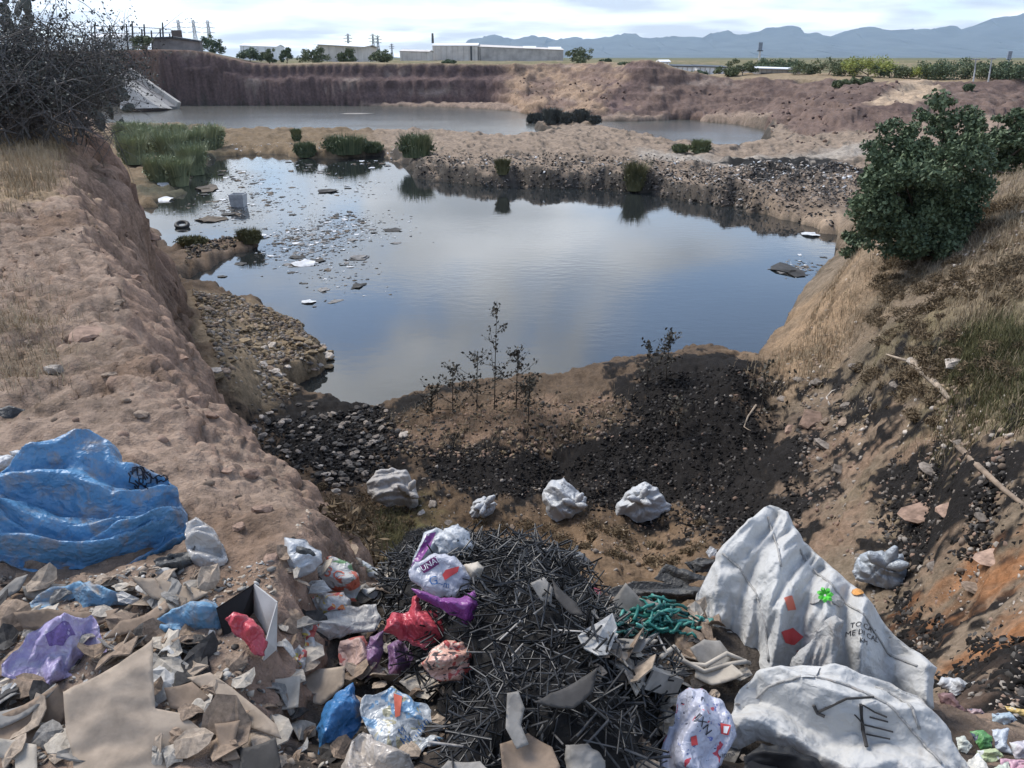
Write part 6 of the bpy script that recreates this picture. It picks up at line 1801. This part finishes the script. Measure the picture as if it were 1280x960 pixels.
crumple('orange_print_bag', [(380, 748), (390, 740), (430, 741), (439, 752), (437, 769), (412, 773), (386, 770)], .06, M_ORANGEB, 63, 'small white bag with orange printing below the green one', 'plastic bag', G2, lie=.25, fold=.5, lift=.03, yoff=-.02)
crumple('white_sheet', [(364, 786), (395, 772), (440, 758), (470, 754), (476, 775), (468, 790), (440, 793), (410, 801), (396, 813), (378, 806)], .035, film('offwhite_sheet', (.42, .40, .37), .5, DUST, .2), 64, 'long off white plastic sheet below the printed bags', 'plastic sheet', lie=.4, fold=.35, lift=.04, fdir=-15)
crumple('red_print_sheet', [(362, 786), (385, 775), (400, 780), (392, 795), (396, 812), (376, 806)], .02, M_ORANGEB, 65, 'red and white printed film at the tip of the long sheet', 'plastic sheet', lie=.4, fold=.35, lift=.05, yoff=-.03)
crumple('white_blue_bag', [(432, 700), (448, 698), (474, 712), (479, 722), (460, 724), (440, 719)], .035, M_BLUEW, 66, 'thin white and blue bag right of the green printed bag', 'plastic bag', G2, lie=.4, fold=.5, lift=.03)
crumple('white_packet', [(449, 736), (476, 734), (476, 748), (454, 749)], .02, LTH[5], 67, 'small flat white packet in the litter left of the purple bag', 'packet', lie=.4, fold=.2, lift=.04, rnd=0)
crumple('pinkish_paper', [(424, 802), (455, 795), (471, 830), (442, 846), (424, 830)], .025, M_PINKP, 68, 'crumpled pinkish paper left of the dusty purple film', 'paper', lie=.4, fold=.5, lift=.03)
leather([(350, 862), (398, 836), (432, 838), (430, 860), (402, 880), (352, 876)], 0, 69, 'beige flap above the blue plastic bag', .25, 20)
leather([(322, 882), (332, 850), (376, 845), (373, 886), (345, 886)], 3, 70, 'pale leather scrap with a notched edge by the curved strip', .2, 0, rnd=0)
crumple('orange_scrap', [(360, 815), (374, 806), (384, 815), (380, 835), (365, 838)], .03, M_ORANGEB, 71, 'orange printed scrap at the buttress foot', 'scrap', lie=.4, fold=.5, lift=.03)
# purple and white cluster
wt_ = crumple('white_bag', [(543, 675), (556, 661), (572, 655), (586, 664), (591, 680), (589, 692), (570, 696), (550, 692)], .055, M_WHITE, 72, 'white bag bulging at the top of the purple cluster', 'plastic bag', lie=.2, fold=.35, lift=.12)
st_ = crumple('purple_striped_bag', [(511, 712), (520, 690), (530, 666), (546, 659), (560, 665), (556, 690), (540, 702), (522, 714)], .04, M_WHITE, 73, 'white bag with a broad purple stripe at the upper left of the cluster', 'plastic bag', lie=.2, fold=.3, lift=.10)
patch(st_, [(514, 708), (524, 688), (534, 669), (545, 666), (538, 684), (526, 702)], M_PURPLE, 'stripe')
pb = crumple('printed_bag', [(510, 714), (520, 702), (545, 692), (568, 694), (581, 707), (587, 722), (587, 739), (570, 747), (550, 747), (530, 737), (514, 727)], .065, film('pale_violet_film', (.45, .45, .50), .35, None), 74, 'pale violet bag with printed lettering and a red mark', 'plastic bag', lie=.2, fold=.22, lift=.10, yoff=-.05)
patch(pb, [(524, 709), (545, 697), (549, 707), (530, 718)], INKP, 'label_box', .003); print_text(pb, 'PUNAL', 536, 708, 10, 28, INKW, off=.006)
patch(pb, [(557, 714), (574, 710), (572, 717), (563, 722), (556, 727), (553, 720)], INKR, 'red_mark'); print_text(pb, 'G', 542, 728, 16, 10, INKB); print_text(pb, '~m', 555, 732, 11, -8, INKB)
crumple('cream_knot', [(579, 706), (597, 702), (606, 712), (601, 723), (588, 729), (582, 718)], .04, LTH[3], 75, 'cream knotted bag end right of the printed bag', 'plastic bag', lie=.2, fold=.5, lift=.08)
crumple('purple_bag', [(514, 735), (530, 739), (552, 748), (575, 747), (593, 738), (598, 758), (591, 775), (583, 781), (568, 769), (545, 759), (522, 747)], .04, M_PURPLE, 76, 'deep purple plastic bag hanging below the printed bag', 'plastic bag', lie=.15, fold=.45, lift=.07, yoff=-.08, fdir=-20)
crumple('red_bag', [(480, 790), (482, 775), (491, 766), (512, 765), (516, 746), (524, 744), (526, 763), (546, 764), (558, 778), (564, 800), (546, 806), (530, 811), (505, 801), (490, 793)], .075, M_RED, 77, 'coral red plastic bag on the left side of the black strip pile', 'plastic bag', lie=.2, fold=.42, lift=.06, yoff=-.06)
for i, (pts, lab) in enumerate([([(454, 818), (463, 796), (480, 789), (479, 815), (471, 836), (460, 850), (454, 838)], 'dusty purple film below and left of the red bag'), ([(484, 806), (500, 800), (523, 824), (523, 836), (500, 846), (486, 846)], 'dusty purple film directly below the red bag')]):
    crumple('purple_film', pts, .045, M_PURPLE2, 78 + i, lab, 'plastic film', 'dusty purple films', lie=.2, fold=.6, lift=.04, aniso=3)
crumple('peach_bag', [(527, 830), (540, 810), (558, 801), (580, 803), (591, 820), (589, 838), (575, 851), (550, 851), (535, 844)], .06, M_PEACH, 81, 'peach and red printed bag on the black strip pile', 'plastic bag', lie=.2, fold=.4, lift=.06, yoff=-.04)
# blue and white printed bag at the bottom
crumple('blue_bag', [(396, 910), (405, 885), (425, 862), (440, 853), (453, 890), (451, 906), (431, 936), (421, 952), (399, 948)], .06, M_BLUEB, 82, 'deep blue plastic bag at the bottom centre left', 'plastic bag', lie=.3, fold=.5, lift=.04, fdir=60)
bw_ = crumple('white_print_bag', [(448, 885), (455, 868), (470, 866), (490, 860), (510, 869), (541, 887), (536, 906), (524, 920), (552, 920), (546, 931), (530, 936), (520, 958), (472, 942), (456, 908)], .05, M_BLUEW, 83, 'white and blue printed bag with red band beside the deep blue one', 'plastic bag', lie=.35, fold=.28, lift=.05)
patch(bw_, [(492, 868), (503, 871), (500, 895), (494, 897)], INKO, 'red_band'); print_text(bw_, 'Munian', 519, 916, 15, 42, INKB); print_text(bw_, 'M', 503, 915, 12, 42, INKB)
crumple('beige_film', [(425, 985), (428, 955), (440, 926), (455, 914), (480, 930), (512, 944), (522, 985)], .05, film('beige_film', (.40, .35, .30), .3, None), 84, 'crumpled beige film at the bottom edge under the printed bag', 'plastic film', lie=.4, fold=.5, lift=.05)
# ---- the two big white sacks
sk = crumple('white_bulk_sack', [(978, 637), (988, 640), (999, 664), (1004, 681), (1030, 705), (1055, 724), (1076, 745), (1096, 762), (1120, 786), (1136, 806), (1160, 825), (1168, 831), (1171, 858), (1166, 886), (1120, 890), (1000, 870), (942, 852), (906, 802), (886, 772), (875, 745), (884, 715), (897, 686), (915, 671), (940, 650), (962, 638)],
             .20, M_SACK, 90, 'tall upper white bulk sack slumped at the right of the heap', 'sack', base=(1020, 850), lie=.18, fold=.85, ff=1.0, fdir=66, aniso=2.4, res=1.9, edge=.75, lift=.02, yoff=.05)
patch(sk, [(980, 762), (990, 757), (995, 770), (985, 776)], INKO, 'orange_label', .006); patch(sk, [(977, 802), (991, 792), (1004, 802), (993, 812), (982, 812)], INKR, 'red_label', .006)
patch(sk, [(995, 818), (1010, 814), (1014, 824), (1002, 829)], simple('ink_maroon', (.28, .05, .07), .5), 'maroon_label', .006)
print_text(sk, 'TO CAV', 1076, 793, 9, -8, INK); print_text(sk, 'ME DI CAL', 1075, 802, 9, -6, INK); print_text(sk, 'KM', 1075, 812, 8, -6, INK)
gs = sk.on((1029, 757), .02)
def star():
    root = empty('green_scrap', gs); reg(root, 'bright green flower shaped scrap on the upper white sack', 'scrap')
    for i in range(7):
        a = 2 * math.pi * i / 7; m = MB()
        d = sk.e1 * math.cos(a) + sk.e2 * math.sin(a); q = sk.e1 * -math.sin(a) + sk.e2 * math.cos(a)
        m.add([d * .004 - q * .006, d * .022 - q * .008 + sk.n * .01, d * .03 + sk.n * .004, d * .022 + q * .008 + sk.n * .01, d * .004 + q * .006, d * .016 + sk.n * .014], [(0, 1, 5), (1, 2, 5), (2, 3, 5), (3, 4, 5), (4, 0, 5), (0, 4, 3, 2, 1)])
        m.obj('petal', simple('bright_green', (.10, .50, .06), .5), root)
star()
for i, (pix, mt, lab) in enumerate([([(1062, 742), (1072, 738), (1079, 744), (1076, 752), (1066, 752)], film('orange_film', (.60, .27, .06), .4), 'small orange scrap on the right shoulder of the upper sack'),
                                    ([(1010, 762), (1022, 750), (1024, 764), (1015, 768)], M_SACKIN, 'grey scrap left of the green one on the upper sack'), ([(1036, 752), (1055, 757), (1050, 768), (1036, 765)], M_SACKIN, 'grey scrap right of the green one on the upper sack')]):
    p = sk.on(np.mean(pix, 0), .01)
    V = [sk.on(q, .02) - p for q in rounded(pix, 1)]; nq = len(V); V += [v - sk.n * .012 for v in V] + [np.mean(V, 0) + sk.n * .012]
    o = mesh_obj('sack_scrap', V, [(i_, (i_ + 1) % nq, 2 * nq) for i_ in range(nq)] + [((i_ + 1) % nq, i_, nq + i_, nq + (i_ + 1) % nq) for i_ in range(nq)] + [tuple(range(nq, 2 * nq))[::-1]], mt, None, False); o.location = p
    reg(o, lab, 'scrap', 'scraps on the upper white sack')
def seam(surf, pts, name='seam', r=.0045, mat=None):
    m = MB(); P_ = resample(np.array(pts, float), 9)[:-1]
    P_ = [p for p in P_ if True]; n_ = len(pts); acc = []
    for a_, b_ in zip(pts[:-1], pts[1:]):
        k_ = max(2, int(np.hypot(b_[0] - a_[0], b_[1] - a_[1]) / 7))
        acc += [np.array(a_) + (np.array(b_) - np.array(a_)) * t_ / k_ for t_ in range(k_)]
    m.tube([surf.on(p, .003) - surf.C for p in acc], r, 5); m.obj(name, mat or M_SACKIN, surf.o, True)
seam(sk, [(905, 700), (925, 715), (945, 745), (958, 790), (962, 840)]); seam(sk, [(1000, 690), (1030, 730), (1070, 775), (1110, 815), (1150, 840)]); seam(sk, [(960, 650), (972, 690), (978, 730)])
fl_ = crumple('sack_flap', [(985, 830), (1012, 800), (1030, 775), (1046, 770), (1056, 775), (1050, 805), (1040, 835), (1022, 872), (1000, 868), (998, 845)], .03, M_SACKIN, 92, 'folded grey white flap standing between the two sacks', 'sack flap', base=(1015, 868), lie=.05, fold=.3, lift=.10, yoff=-.10, fdir=70)
sk2 = crumple('white_bulk_sack', [(905, 905), (915, 882), (926, 860), (950, 840), (976, 829), (1012, 832), (1062, 834), (1110, 850), (1152, 870), (1172, 896), (1187, 926), (1206, 946), (1217, 985), (1062, 985), (1022, 948), (990, 931), (945, 927), (925, 936), (908, 931)],
              .12, M_SACK, 93, 'lower white bulk sack lying at the bottom right', 'sack', base=(1050, 960), lie=.38, fold=.66, ff=.9, fdir=-25, aniso=2.4, res=1.9, edge=.6, lift=.06)
seam(sk2, [(920, 880), (960, 862), (1010, 858), (1060, 868), (1105, 890), (1150, 930), (1180, 965)]); seam(sk2, [(1095, 860), (1125, 875), (1140, 905), (1150, 925)])
patch(sk2, [(1003, 838), (1025, 838), (1016, 862), (1000, 861)], M_SACK, 'lifting_strap', .008)
crumple('opening_shade', [(925, 985), (932, 945), (950, 930), (990, 934), (1020, 950), (1050, 985)], .02, simple('shade_black', (.012, .012, .013), .6), 94, 'black sheet standing for the shade in the opening under the lower sack', 'liner', lie=.3, fold=.3, lift=.05, yoff=-.03)  # black sheet stands in for the shade of the hole beneath the sack
def bars():
    root = empty('black_hook', sk2.on((1050, 893))); reg(root, 'black rod with a hooked end on the lower sack', 'rod')
    o = np.array(root.location)
    m = MB(); m.tube([sk2.on((1022, 897), .012) - o, sk2.on((1055, 890), .016) - o, sk2.on((1089, 884), .012) - o], .0038, 6); m.obj('rod', LTH[4], root)
    m = MB(); m.tube([sk2.on((1016, 891), .012) - o, sk2.on((1021, 898), .016) - o, sk2.on((1030, 902), .012) - o], .005, 6); m.obj('hook', LTH[4], root)
    for i, (a, b) in enumerate([((1076, 895), (1106, 905)), ((1085, 905), (1108, 909)), ((1078, 912), (1115, 919)), ((1082, 920), (1112, 926)), ((1073, 894), (1082, 938)), ((1066, 904), (1078, 912))]):
        c = (np.array(a) + b) / 2; r2 = empty('black_strip', sk2.on(c, .006)); oo = np.array(r2.location)
        reg(r2, ['topmost thin black strip of the bundle on the lower sack', 'second thin black strip of the bundle on the lower sack', 'third thin black strip of the bundle on the lower sack', 'lowest thin black strip of the bundle on the lower sack', 'broad upright black strip crossing the bundle on the lower sack', 'short black stub left of the strip bundle on the lower sack'][i], 'strip', 'black strips on the lower sack')
        m = MB(); w = .006 if i == 4 else .0026; m.tube([sk2.on(a, .012) - oo, sk2.on(c, .014) - oo, sk2.on(b, .012) - oo], w, 5); m.obj('strip_bar', LTH[4], r2)
bars()
lv = crumple('lavender_bag', [(818, 985), (824, 950), (834, 908), (842, 904), (846, 872), (862, 859), (886, 865), (906, 880), (917, 900), (920, 921), (906, 946), (896, 985)], .09, M_LAV, 96, 'pale lavender bag with scattered print left of the lower sack', 'plastic bag', lie=.25, fold=.4, lift=.06, ff=1.3)
patch(lv, [(900, 906), (913, 909), (910, 921), (901, 919)], INKR, 'red_frame', .004); patch(lv, [(904, 910), (911, 911), (908, 919), (904, 918)], INKW, 'frame_inside', .006); print_text(lv, 'viona', 908, 944, 10, 14, INK); patch(lv, [(863, 928), (870, 925), (872, 936), (864, 938)], INKR, 'red_square', .004); print_text(lv, 'IJXN', 878, 912, 13, -50, INK)
# ---- middle right litter
leather([(748, 775), (762, 755), (782, 729), (800, 748), (830, 757), (812, 769), (780, 779), (754, 784)], 2, 97, 'grey pointed sheet standing behind the green strips', .3, 45, .06, .2, rnd=0)
crumple('dark_garment', [(753, 742), (790, 726), (840, 727), (880, 735), (886, 757), (830, 754), (800, 749), (765, 747)], .06, M_DARKG, 98, 'long dark crumpled garment behind the green strips', 'garment', lie=.35, fold=.6, fdir=5, aniso=3, lift=.04)
crumple('dark_garment', [(816, 724), (832, 706), (882, 719), (892, 729), (870, 737), (840, 730)], .04, M_DARKG, 99, 'black flat garment piece behind the long dark one', 'garment', lie=.35, fold=.4, lift=.05)
crumple('dark_garment', [(855, 704), (876, 697), (894, 700), (896, 716), (870, 718)], .05, M_DARKG, 100, 'dark crumpled lump against the upper sack', 'garment', lie=.3, fold=.7, lift=.06)
crumple('grey_dark_bag', [(688, 704), (705, 687), (725, 690), (740, 704), (756, 712), (742, 718), (715, 714), (698, 714)], .05, film('slate_film', (.13, .14, .15), .4, DUST, .2), 101, 'slate grey plastic behind the crest of the strip pile', 'plastic film', lie=.3, fold=.5, lift=.02)
crumple('small_white_bag', [(882, 690), (888, 683), (896, 687), (896, 696), (887, 698)], .03, M_WHITE, 102, 'tiny white bag left of the upper sack peak', 'plastic bag', lie=.2, fold=.5, lift=.06)
leather([(768, 787), (775, 783), (800, 795), (822, 801), (815, 806), (790, 800)], 3, 103, 'pale narrow strip below the green strips', .1, 0, .05, T=.01)
leather([(742, 797), (780, 797), (812, 805), (800, 818), (770, 812), (745, 806)], 2, 104, 'grey rounded flap at the right edge of the strip pile', .3, 0, .05)
leather([(862, 815), (880, 798), (900, 800), (915, 822), (905, 845), (880, 838)], 2, 105, 'grey crumpled flap against the foot of the upper sack', .4, 0, .05)
leather([(870, 835), (915, 832), (930, 848), (890, 856), (868, 850)], 3, 106, 'cream folded card beside the foot of the upper sack', .2, 0, .06, rnd=0)
crumple('red_white_packet', [(733, 737), (742, 734), (752, 737), (750, 747), (736, 747)], .015, M_RED, 107, 'tiny red packet behind the pile crest', 'packet', lie=.3, fold=.3, lift=.04)
def pipe():
    a, b = hit(800, 862) + np.array([0, 0, .06]), hit(838, 872) + np.array([0, 0, .06]); root = empty('grey_pipe', (a + b) / 2); reg(root, 'short square grey pipe at the right edge of the strip pile', 'pipe')
    o = np.array(root.location); d = (b - a) / np.linalg.norm(b - a); u = np.cross(d, [0, 0, 1]); u /= np.linalg.norm(u); w = np.cross(u, d)
    V = []
    for p in (a, b):
        for s in (.032, .026):
            V += [p - o + u * x * s + w * y_ * s for x, y_ in ((-1, -1), (1, -1), (1, 1), (-1, 1))]
    Fq = [(i, (i + 1) % 4, 8 + (i + 1) % 4, 8 + i) for i in range(4)] + [(4 + (i + 1) % 4, 4 + i, 12 + i, 12 + (i + 1) % 4) for i in range(4)] + [(i, 4 + i, 4 + (i + 1) % 4, (i + 1) % 4) for i in range(4)] + [(8 + (i + 1) % 4, 12 + (i + 1) % 4, 12 + i, 8 + i) for i in range(4)]
    mesh_obj('tube_wall', V, Fq, simple('pipe_grey', (.26, .25, .235), .7), root)
pipe()
def webbing():
    root = empty('cream_strap', hit(880, 842) + np.array([0, 0, .08])); reg(root, 'cream webbing strap curving beside the lavender bag', 'strap'); o = np.array(root.location)
    for k_, pp in enumerate([[(825, 842), (840, 833), (856, 845), (880, 850), (905, 842), (935, 846)], [(838, 842), (850, 850), (878, 855), (900, 850), (930, 852)]]):
        m = MB(); m.tube([hit(*p) + np.array([0, 0, .07 + .02 * math.sin(i * 2)]) - o for i, p in enumerate(pp)], .009, 6); m.obj('strap_band', LTH[3], root, True)
webbing()
# green strips
def green_strips():
    root = empty('green_strip_coil', hit(820, 795)); reg(root, 'heap of teal green plastic strips', 'strips'); o = np.array(root.location)
    rng = np.random.RandomState(8); mt = [simple('teal_plastic', (.03, .17, .145), .35, .3, 20), simple('teal_plastic_light', (.09, .30, .26), .35, .3, 20), simple('teal_plastic_dark', (.015, .085, .08), .35, .3, 20)]
    for i in range(85):
        c = np.array([rng.normal(822, 26), rng.normal(788, 10)]); c[0] = np.clip(c[0], 766, 880); c[1] = np.clip(c[1], 762, 812)
        th = rng.normal(.1, .7); ln = rng.uniform(12, 36); cur = rng.normal(0, .35); pts = []
        zc_ = .03 + .07 * math.exp(-((c[0] - 822) / 40) ** 2) * rng.rand()
        p = c - np.array([math.cos(th), math.sin(th)]) * ln / 2
        for s in range(5):
            pts.append(hit(p[0], p[1]) + np.array([0, 0, zc_ + .008 * math.sin(s * 1.5 + i)]) - o); th += cur / 4; p = p + np.array([math.cos(th), math.sin(th) * .7]) * ln / 4
        m = MB(); m.tube(pts, rng.uniform(.0045, .008), 5); m.obj('strip', mt[rng.choice([0, 0, 1, 2])], root, True)
green_strips()
leather([(668, 898), (688, 870), (728, 845), (747, 837), (741, 862), (716, 886), (690, 892)], 4, 121, 'black folded leather piece lying on the strip pile', .35, 40, .13)
leather([(634, 866), (648, 863), (656, 885), (651, 905), (661, 930), (646, 936), (632, 910)], 2, 122, 'grey upright leather scrap in the strip pile', .3, 0, .10, .25)
crumple('grey_pouch', [(706, 932), (735, 929), (757, 950), (758, 985), (709, 985)], .05, LTH[2], 123, 'grey pouch at the bottom edge in front of the strip pile', 'pouch', lie=.3, fold=.25, lift=.10)
leather([(663, 730), (680, 721), (691, 735), (689, 757), (676, 750)], 2, 124, 'small grey hooked scrap near the pile crest', .3, 0, .12, .3)
leather([(625, 935), (660, 915), (690, 935), (700, 960), (690, 985), (630, 985)], 1, 125, 'brown crumpled scrap at the bottom of the strip pile', .3, 0, .10)
leather([(540, 975), (560, 950), (600, 955), (620, 985), (540, 985)], 2, 126, 'greyish scrap at the bottom edge left of the pile foot', .3, 0, .08)
leather([(690, 725), (700, 735), (720, 752), (730, 770), (712, 765), (695, 748)], 4, 127, 'dark curled strip on the right of the pile crest', .3, 0, .12)

# ---- tied sacks in the hollow
def tied(pix, knot, mat, seed, label, T=.38, name='tied_sack'):
    s = crumple(name, pix, T, mat, seed, label, 'sack', 'tied sacks in the hollow', base=(np.mean([p[0] for p in pix]), max(p[1] for p in pix) - 2), lie=.15, fold=.85, ff=2.4, aniso=2.2, knot=knot, res=1.3, edge=.95, back=.6, lift=.08)
    k_ = s.on(knot, .02) - s.C; rg_ = random.Random(seed)
    for j in range(3):
        a = rg_.uniform(0, 2) + j * 2.1; m = MB(); d = s.e1 * math.cos(a) + s.e2 * math.sin(a) + s.n * .6
        m.tube([k_ - s.n * .03, k_ + d * .05, k_ + d * .12, k_ + d * .2 + s.n * .03], [.09, .045, .07, .025], 7); m.obj('knot_ear', mat, s.o, True)
    return s
tied([(457, 607), (469, 590), (490, 584), (509, 588), (518, 605), (523, 630), (513, 639), (505, 632), (485, 634), (465, 626)], (510, 618), film('cream_sack', (.44, .41, .38), .55, (.30, .31, .27), .2, 3), 130, 'cream tied sack, leftmost in the hollow')
tied([(586, 642), (592, 627), (605, 620), (622, 630), (616, 641), (605, 649), (590, 649)], (606, 632), M_WHITE, 131, 'smallest white tied bag in the hollow', .22)
tied([(679, 612), (685, 602), (705, 597), (713, 606), (733, 622), (730, 636), (715, 646), (695, 653), (685, 645), (679, 626)], (718, 632), M_WHITE, 132, 'white tied sack in the hollow with a pointed right side')
tied([(769, 634), (780, 618), (790, 607), (808, 603), (821, 610), (839, 632), (835, 641), (815, 651), (795, 653), (780, 643), (770, 648)], (800, 628), M_WHITE, 133, 'white crumpled sack, rightmost of the four in the hollow')
tied([(1064, 713), (1075, 693), (1090, 688), (1128, 692), (1133, 708), (1131, 736), (1110, 738), (1085, 729), (1070, 725)], (1107, 710), M_GREYB, 134, 'grey tied bag on the burnt slope behind the upper sack', .25)
crumple('white_rag', [(1171, 856), (1178, 846), (1200, 848), (1211, 855), (1222, 849), (1231, 862), (1215, 867), (1195, 869)], .06, M_WHITE, 135, 'small crumpled white bag right of the lower sack', 'plastic bag', lie=.4, fold=.6, lift=.03)
crumple('maroon_rag', [(1172, 866), (1190, 866), (1196, 876), (1210, 890), (1190, 888), (1175, 878)], .03, film('maroon_rag', (.17, .09, .085), .6, (.40, .25, .25), .2, 14), 136, 'maroon and pink rag below the small white bag', 'rag', lie=.4, fold=.5)
for i, (pix, col, lab) in enumerate([([(1212, 915), (1228, 912), (1240, 920), (1240, 935), (1226, 938)], (.10, .27, .09), 'green printed scrap in the bottom right litter'), ([(1220, 938), (1245, 935), (1255, 945), (1240, 955), (1224, 950)], (.40, .46, .27), 'pale green scrap in the bottom right litter'),
        ([(1240, 892), (1262, 890), (1272, 900), (1258, 906), (1240, 904)], (.34, .42, .48), 'pale blue scrap in the bottom right litter'), ([(1256, 882), (1275, 886), (1290, 888), (1290, 896), (1262, 894)], (.56, .40, .14), 'yellow scrap at the right frame edge'),
        ([(1240, 912), (1262, 910), (1258, 930), (1270, 945), (1245, 938)], (.45, .49, .54), 'crumpled grey blue bag in the bottom right litter'), ([(1262, 928), (1290, 924), (1290, 950), (1268, 948)], (.50, .47, .50), 'whitish bag at the right frame edge'),
        ([(1250, 948), (1290, 950), (1290, 985), (1255, 975)], (.50, .30, .36), 'pinkish scrap at the bottom right corner'), ([(1206, 956), (1222, 940), (1240, 965), (1236, 985), (1205, 985)], (.58, .56, .50), 'pale card standing at the bottom right of the lower sack'),
        ([(1240, 960), (1260, 952), (1268, 985), (1232, 985)], (.46, .50, .42), 'grey green paper at the bottom right'), ([(1195, 922), (1205, 920), (1216, 932), (1208, 942), (1198, 938)], (.52, .54, .48), 'cream green corner scrap beside the lower sack'),
        ([(1208, 886), (1226, 886), (1232, 893), (1214, 896)], (.34, .24, .25), 'dull pink scrap on the black ash at right')]):
    crumple('litter_scrap', pix, .018, film('litter_%d' % i, col, .45, None, blot=[(.55, .56, .56)] if i % 2 else [(.05, .06, .10)], bscale=24, bthr=.62), 140 + i, lab, 'scrap', 'scraps at the bottom right', lie=.35, fold=.6, lift=.04)

# ---- small filler scraps, every one its own piece
def filler():
    rng = random.Random(21); base = []
    shapes = []
    for k_ in range(10):
        n = 9; pts = []
        asp = rng.uniform(.35, 1); 
        for i in range(n):
            a = 2 * math.pi * i / n; r_0 = rng.uniform(.6, 1.1); pts.append((math.cos(a) * r_0 * .5, math.sin(a) * r_0 * .5 * asp))
        V = [(0, 0, .06)]; cur = rng.uniform(-1.6, 1.6)
        ring = [(x, y, cur * x * x + rng.uniform(-.05, .05)) for x, y in pts]; mid = [(x * .55, y * .55, cur * x * x * .3 + rng.uniform(-.05, .08)) for x, y in pts]
        V += mid + ring + [(x, y, z - .03) for x, y, z in ring] + [(0, 0, .02)]
        F_ = [(0, 1 + i, 1 + (i + 1) % n) for i in range(n)] + [(1 + i, 1 + n + i, 1 + n + (i + 1) % n, 1 + (i + 1) % n) for i in range(n)] + [(1 + n + i, 1 + 2 * n + i, 1 + 2 * n + (i + 1) % n, 1 + n + (i + 1) % n) for i in range(n)] + [(1 + 3 * n, 1 + 2 * n + (i + 1) % n, 1 + 2 * n + i) for i in range(n)]
        shapes.append((V, F_))
    cache = {}
    zones = [('on the earth below the blue tarpaulin', (0, 725, 270, 830), 75), ('around the big beige hide', (0, 820, 350, 960), 75), ('between the buttress and the purple bags', (355, 690, 490, 860), 60), ('below the printed bags at bottom centre left', (330, 850, 560, 960), 45), ('between the strip pile and the upper sack', (740, 730, 900, 860), 55), ('around the foot of the lower sack', (800, 840, 930, 960), 20)]
    HMARK = [(100, 690, 'the blue tarpaulin'), (70, 820, 'the lilac bag'), (170, 900, 'the big beige hide'), (310, 780, 'the open carton'), (240, 775, 'the blue cloth'), (100, 748, 'the faded blue strip'), (520, 785, 'the coral red bag'), (415, 725, 'the green printed bag'), (425, 900, 'the deep blue bag'), (495, 905, 'the white and blue bag'), (820, 785, 'the teal strips'), (690, 830, 'the black strip pile'), (900, 790, 'the upper sack foot'), (870, 920, 'the lavender bag'), (880, 845, 'the cream strap'), (258, 690, 'the milky bag'), (560, 828, 'the peach bag'), (447, 820, 'the pinkish paper'), (430, 785, 'the off white sheet'), (35, 905, 'the dark brown flap'), (295, 875, 'the long curved strip'), (170, 780, 'the tapering brown piece'), (815, 862, 'the square grey pipe'), (770, 760, 'the grey pointed sheet'), (205, 716, 'the white dish'), (350, 865, 'the notched pale scrap'), (470, 960, 'the beige film')]
    names = ['beige leather scrap', 'brown leather scrap', 'grey leather scrap', 'pale leather scrap', 'black leather scrap', 'white paper scrap']
    seen_ = {}
    for zl, (x0, y0, x1, y1), n in zones:
        for i in range(n):
            px, py = rng.uniform(x0, x1), rng.uniform(y0, y1); p = hit(px, py)
            if p[2] < 5.6: continue
            mi = rng.choice([0, 0, 0, 1, 1, 1, 2, 3, 3, 4, 5]); sh = rng.randrange(10); s = rng.uniform(.05, .11) if rng.random() < .7 else rng.uniform(.11, .2)
            if (sh, mi) not in cache:
                me = bpy.data.meshes.new('scrap'); me.from_pydata(*[shapes[sh][0], [], shapes[sh][1]]); me.materials.append(LTH[mi]); me.update(); cache[(sh, mi)] = me
            o = bpy.data.objects.new('offcut', cache[(sh, mi)]); COL.objects.link(o)
            o.location = (p[0], p[1], p[2] + rng.uniform(.005, .05)); o.scale = (s, s, s * .9); o.rotation_euler = (rng.uniform(-.5, .7), rng.uniform(-.5, .5), rng.uniform(0, 6.28))
            lb_ = '%s %s %s' % ('large' if s > .12 else 'small', names[mi], where_label(px, py, HMARK)); k_ = seen_.get(lb_, 0); seen_[lb_] = k_ + 1
            if k_: lb_ = ('another ', 'a further ', 'one more ', 'yet another ')[min(k_ - 1, 3)] + lb_
            reg(o, lb_, 'scrap', 'small %ss %s' % (names[mi], zl))
filler()
rubble('heap_crumbs', np.vstack([in_poly([(0, 720), (340, 700), (350, 960), (0, 960)], 2600, 430), in_poly([(360, 690), (490, 690), (560, 960), (340, 960)], 1800, 431), in_poly([(740, 720), (900, 740), (940, 960), (820, 960)], 1300, 432)]), .022,
       [LTH[0], LTH[1], LTH[2], LTH[3], LTH[4], LTH[5]], 11, 'crumbs of leather and paper between the bigger rubbish', CHIP, .1)
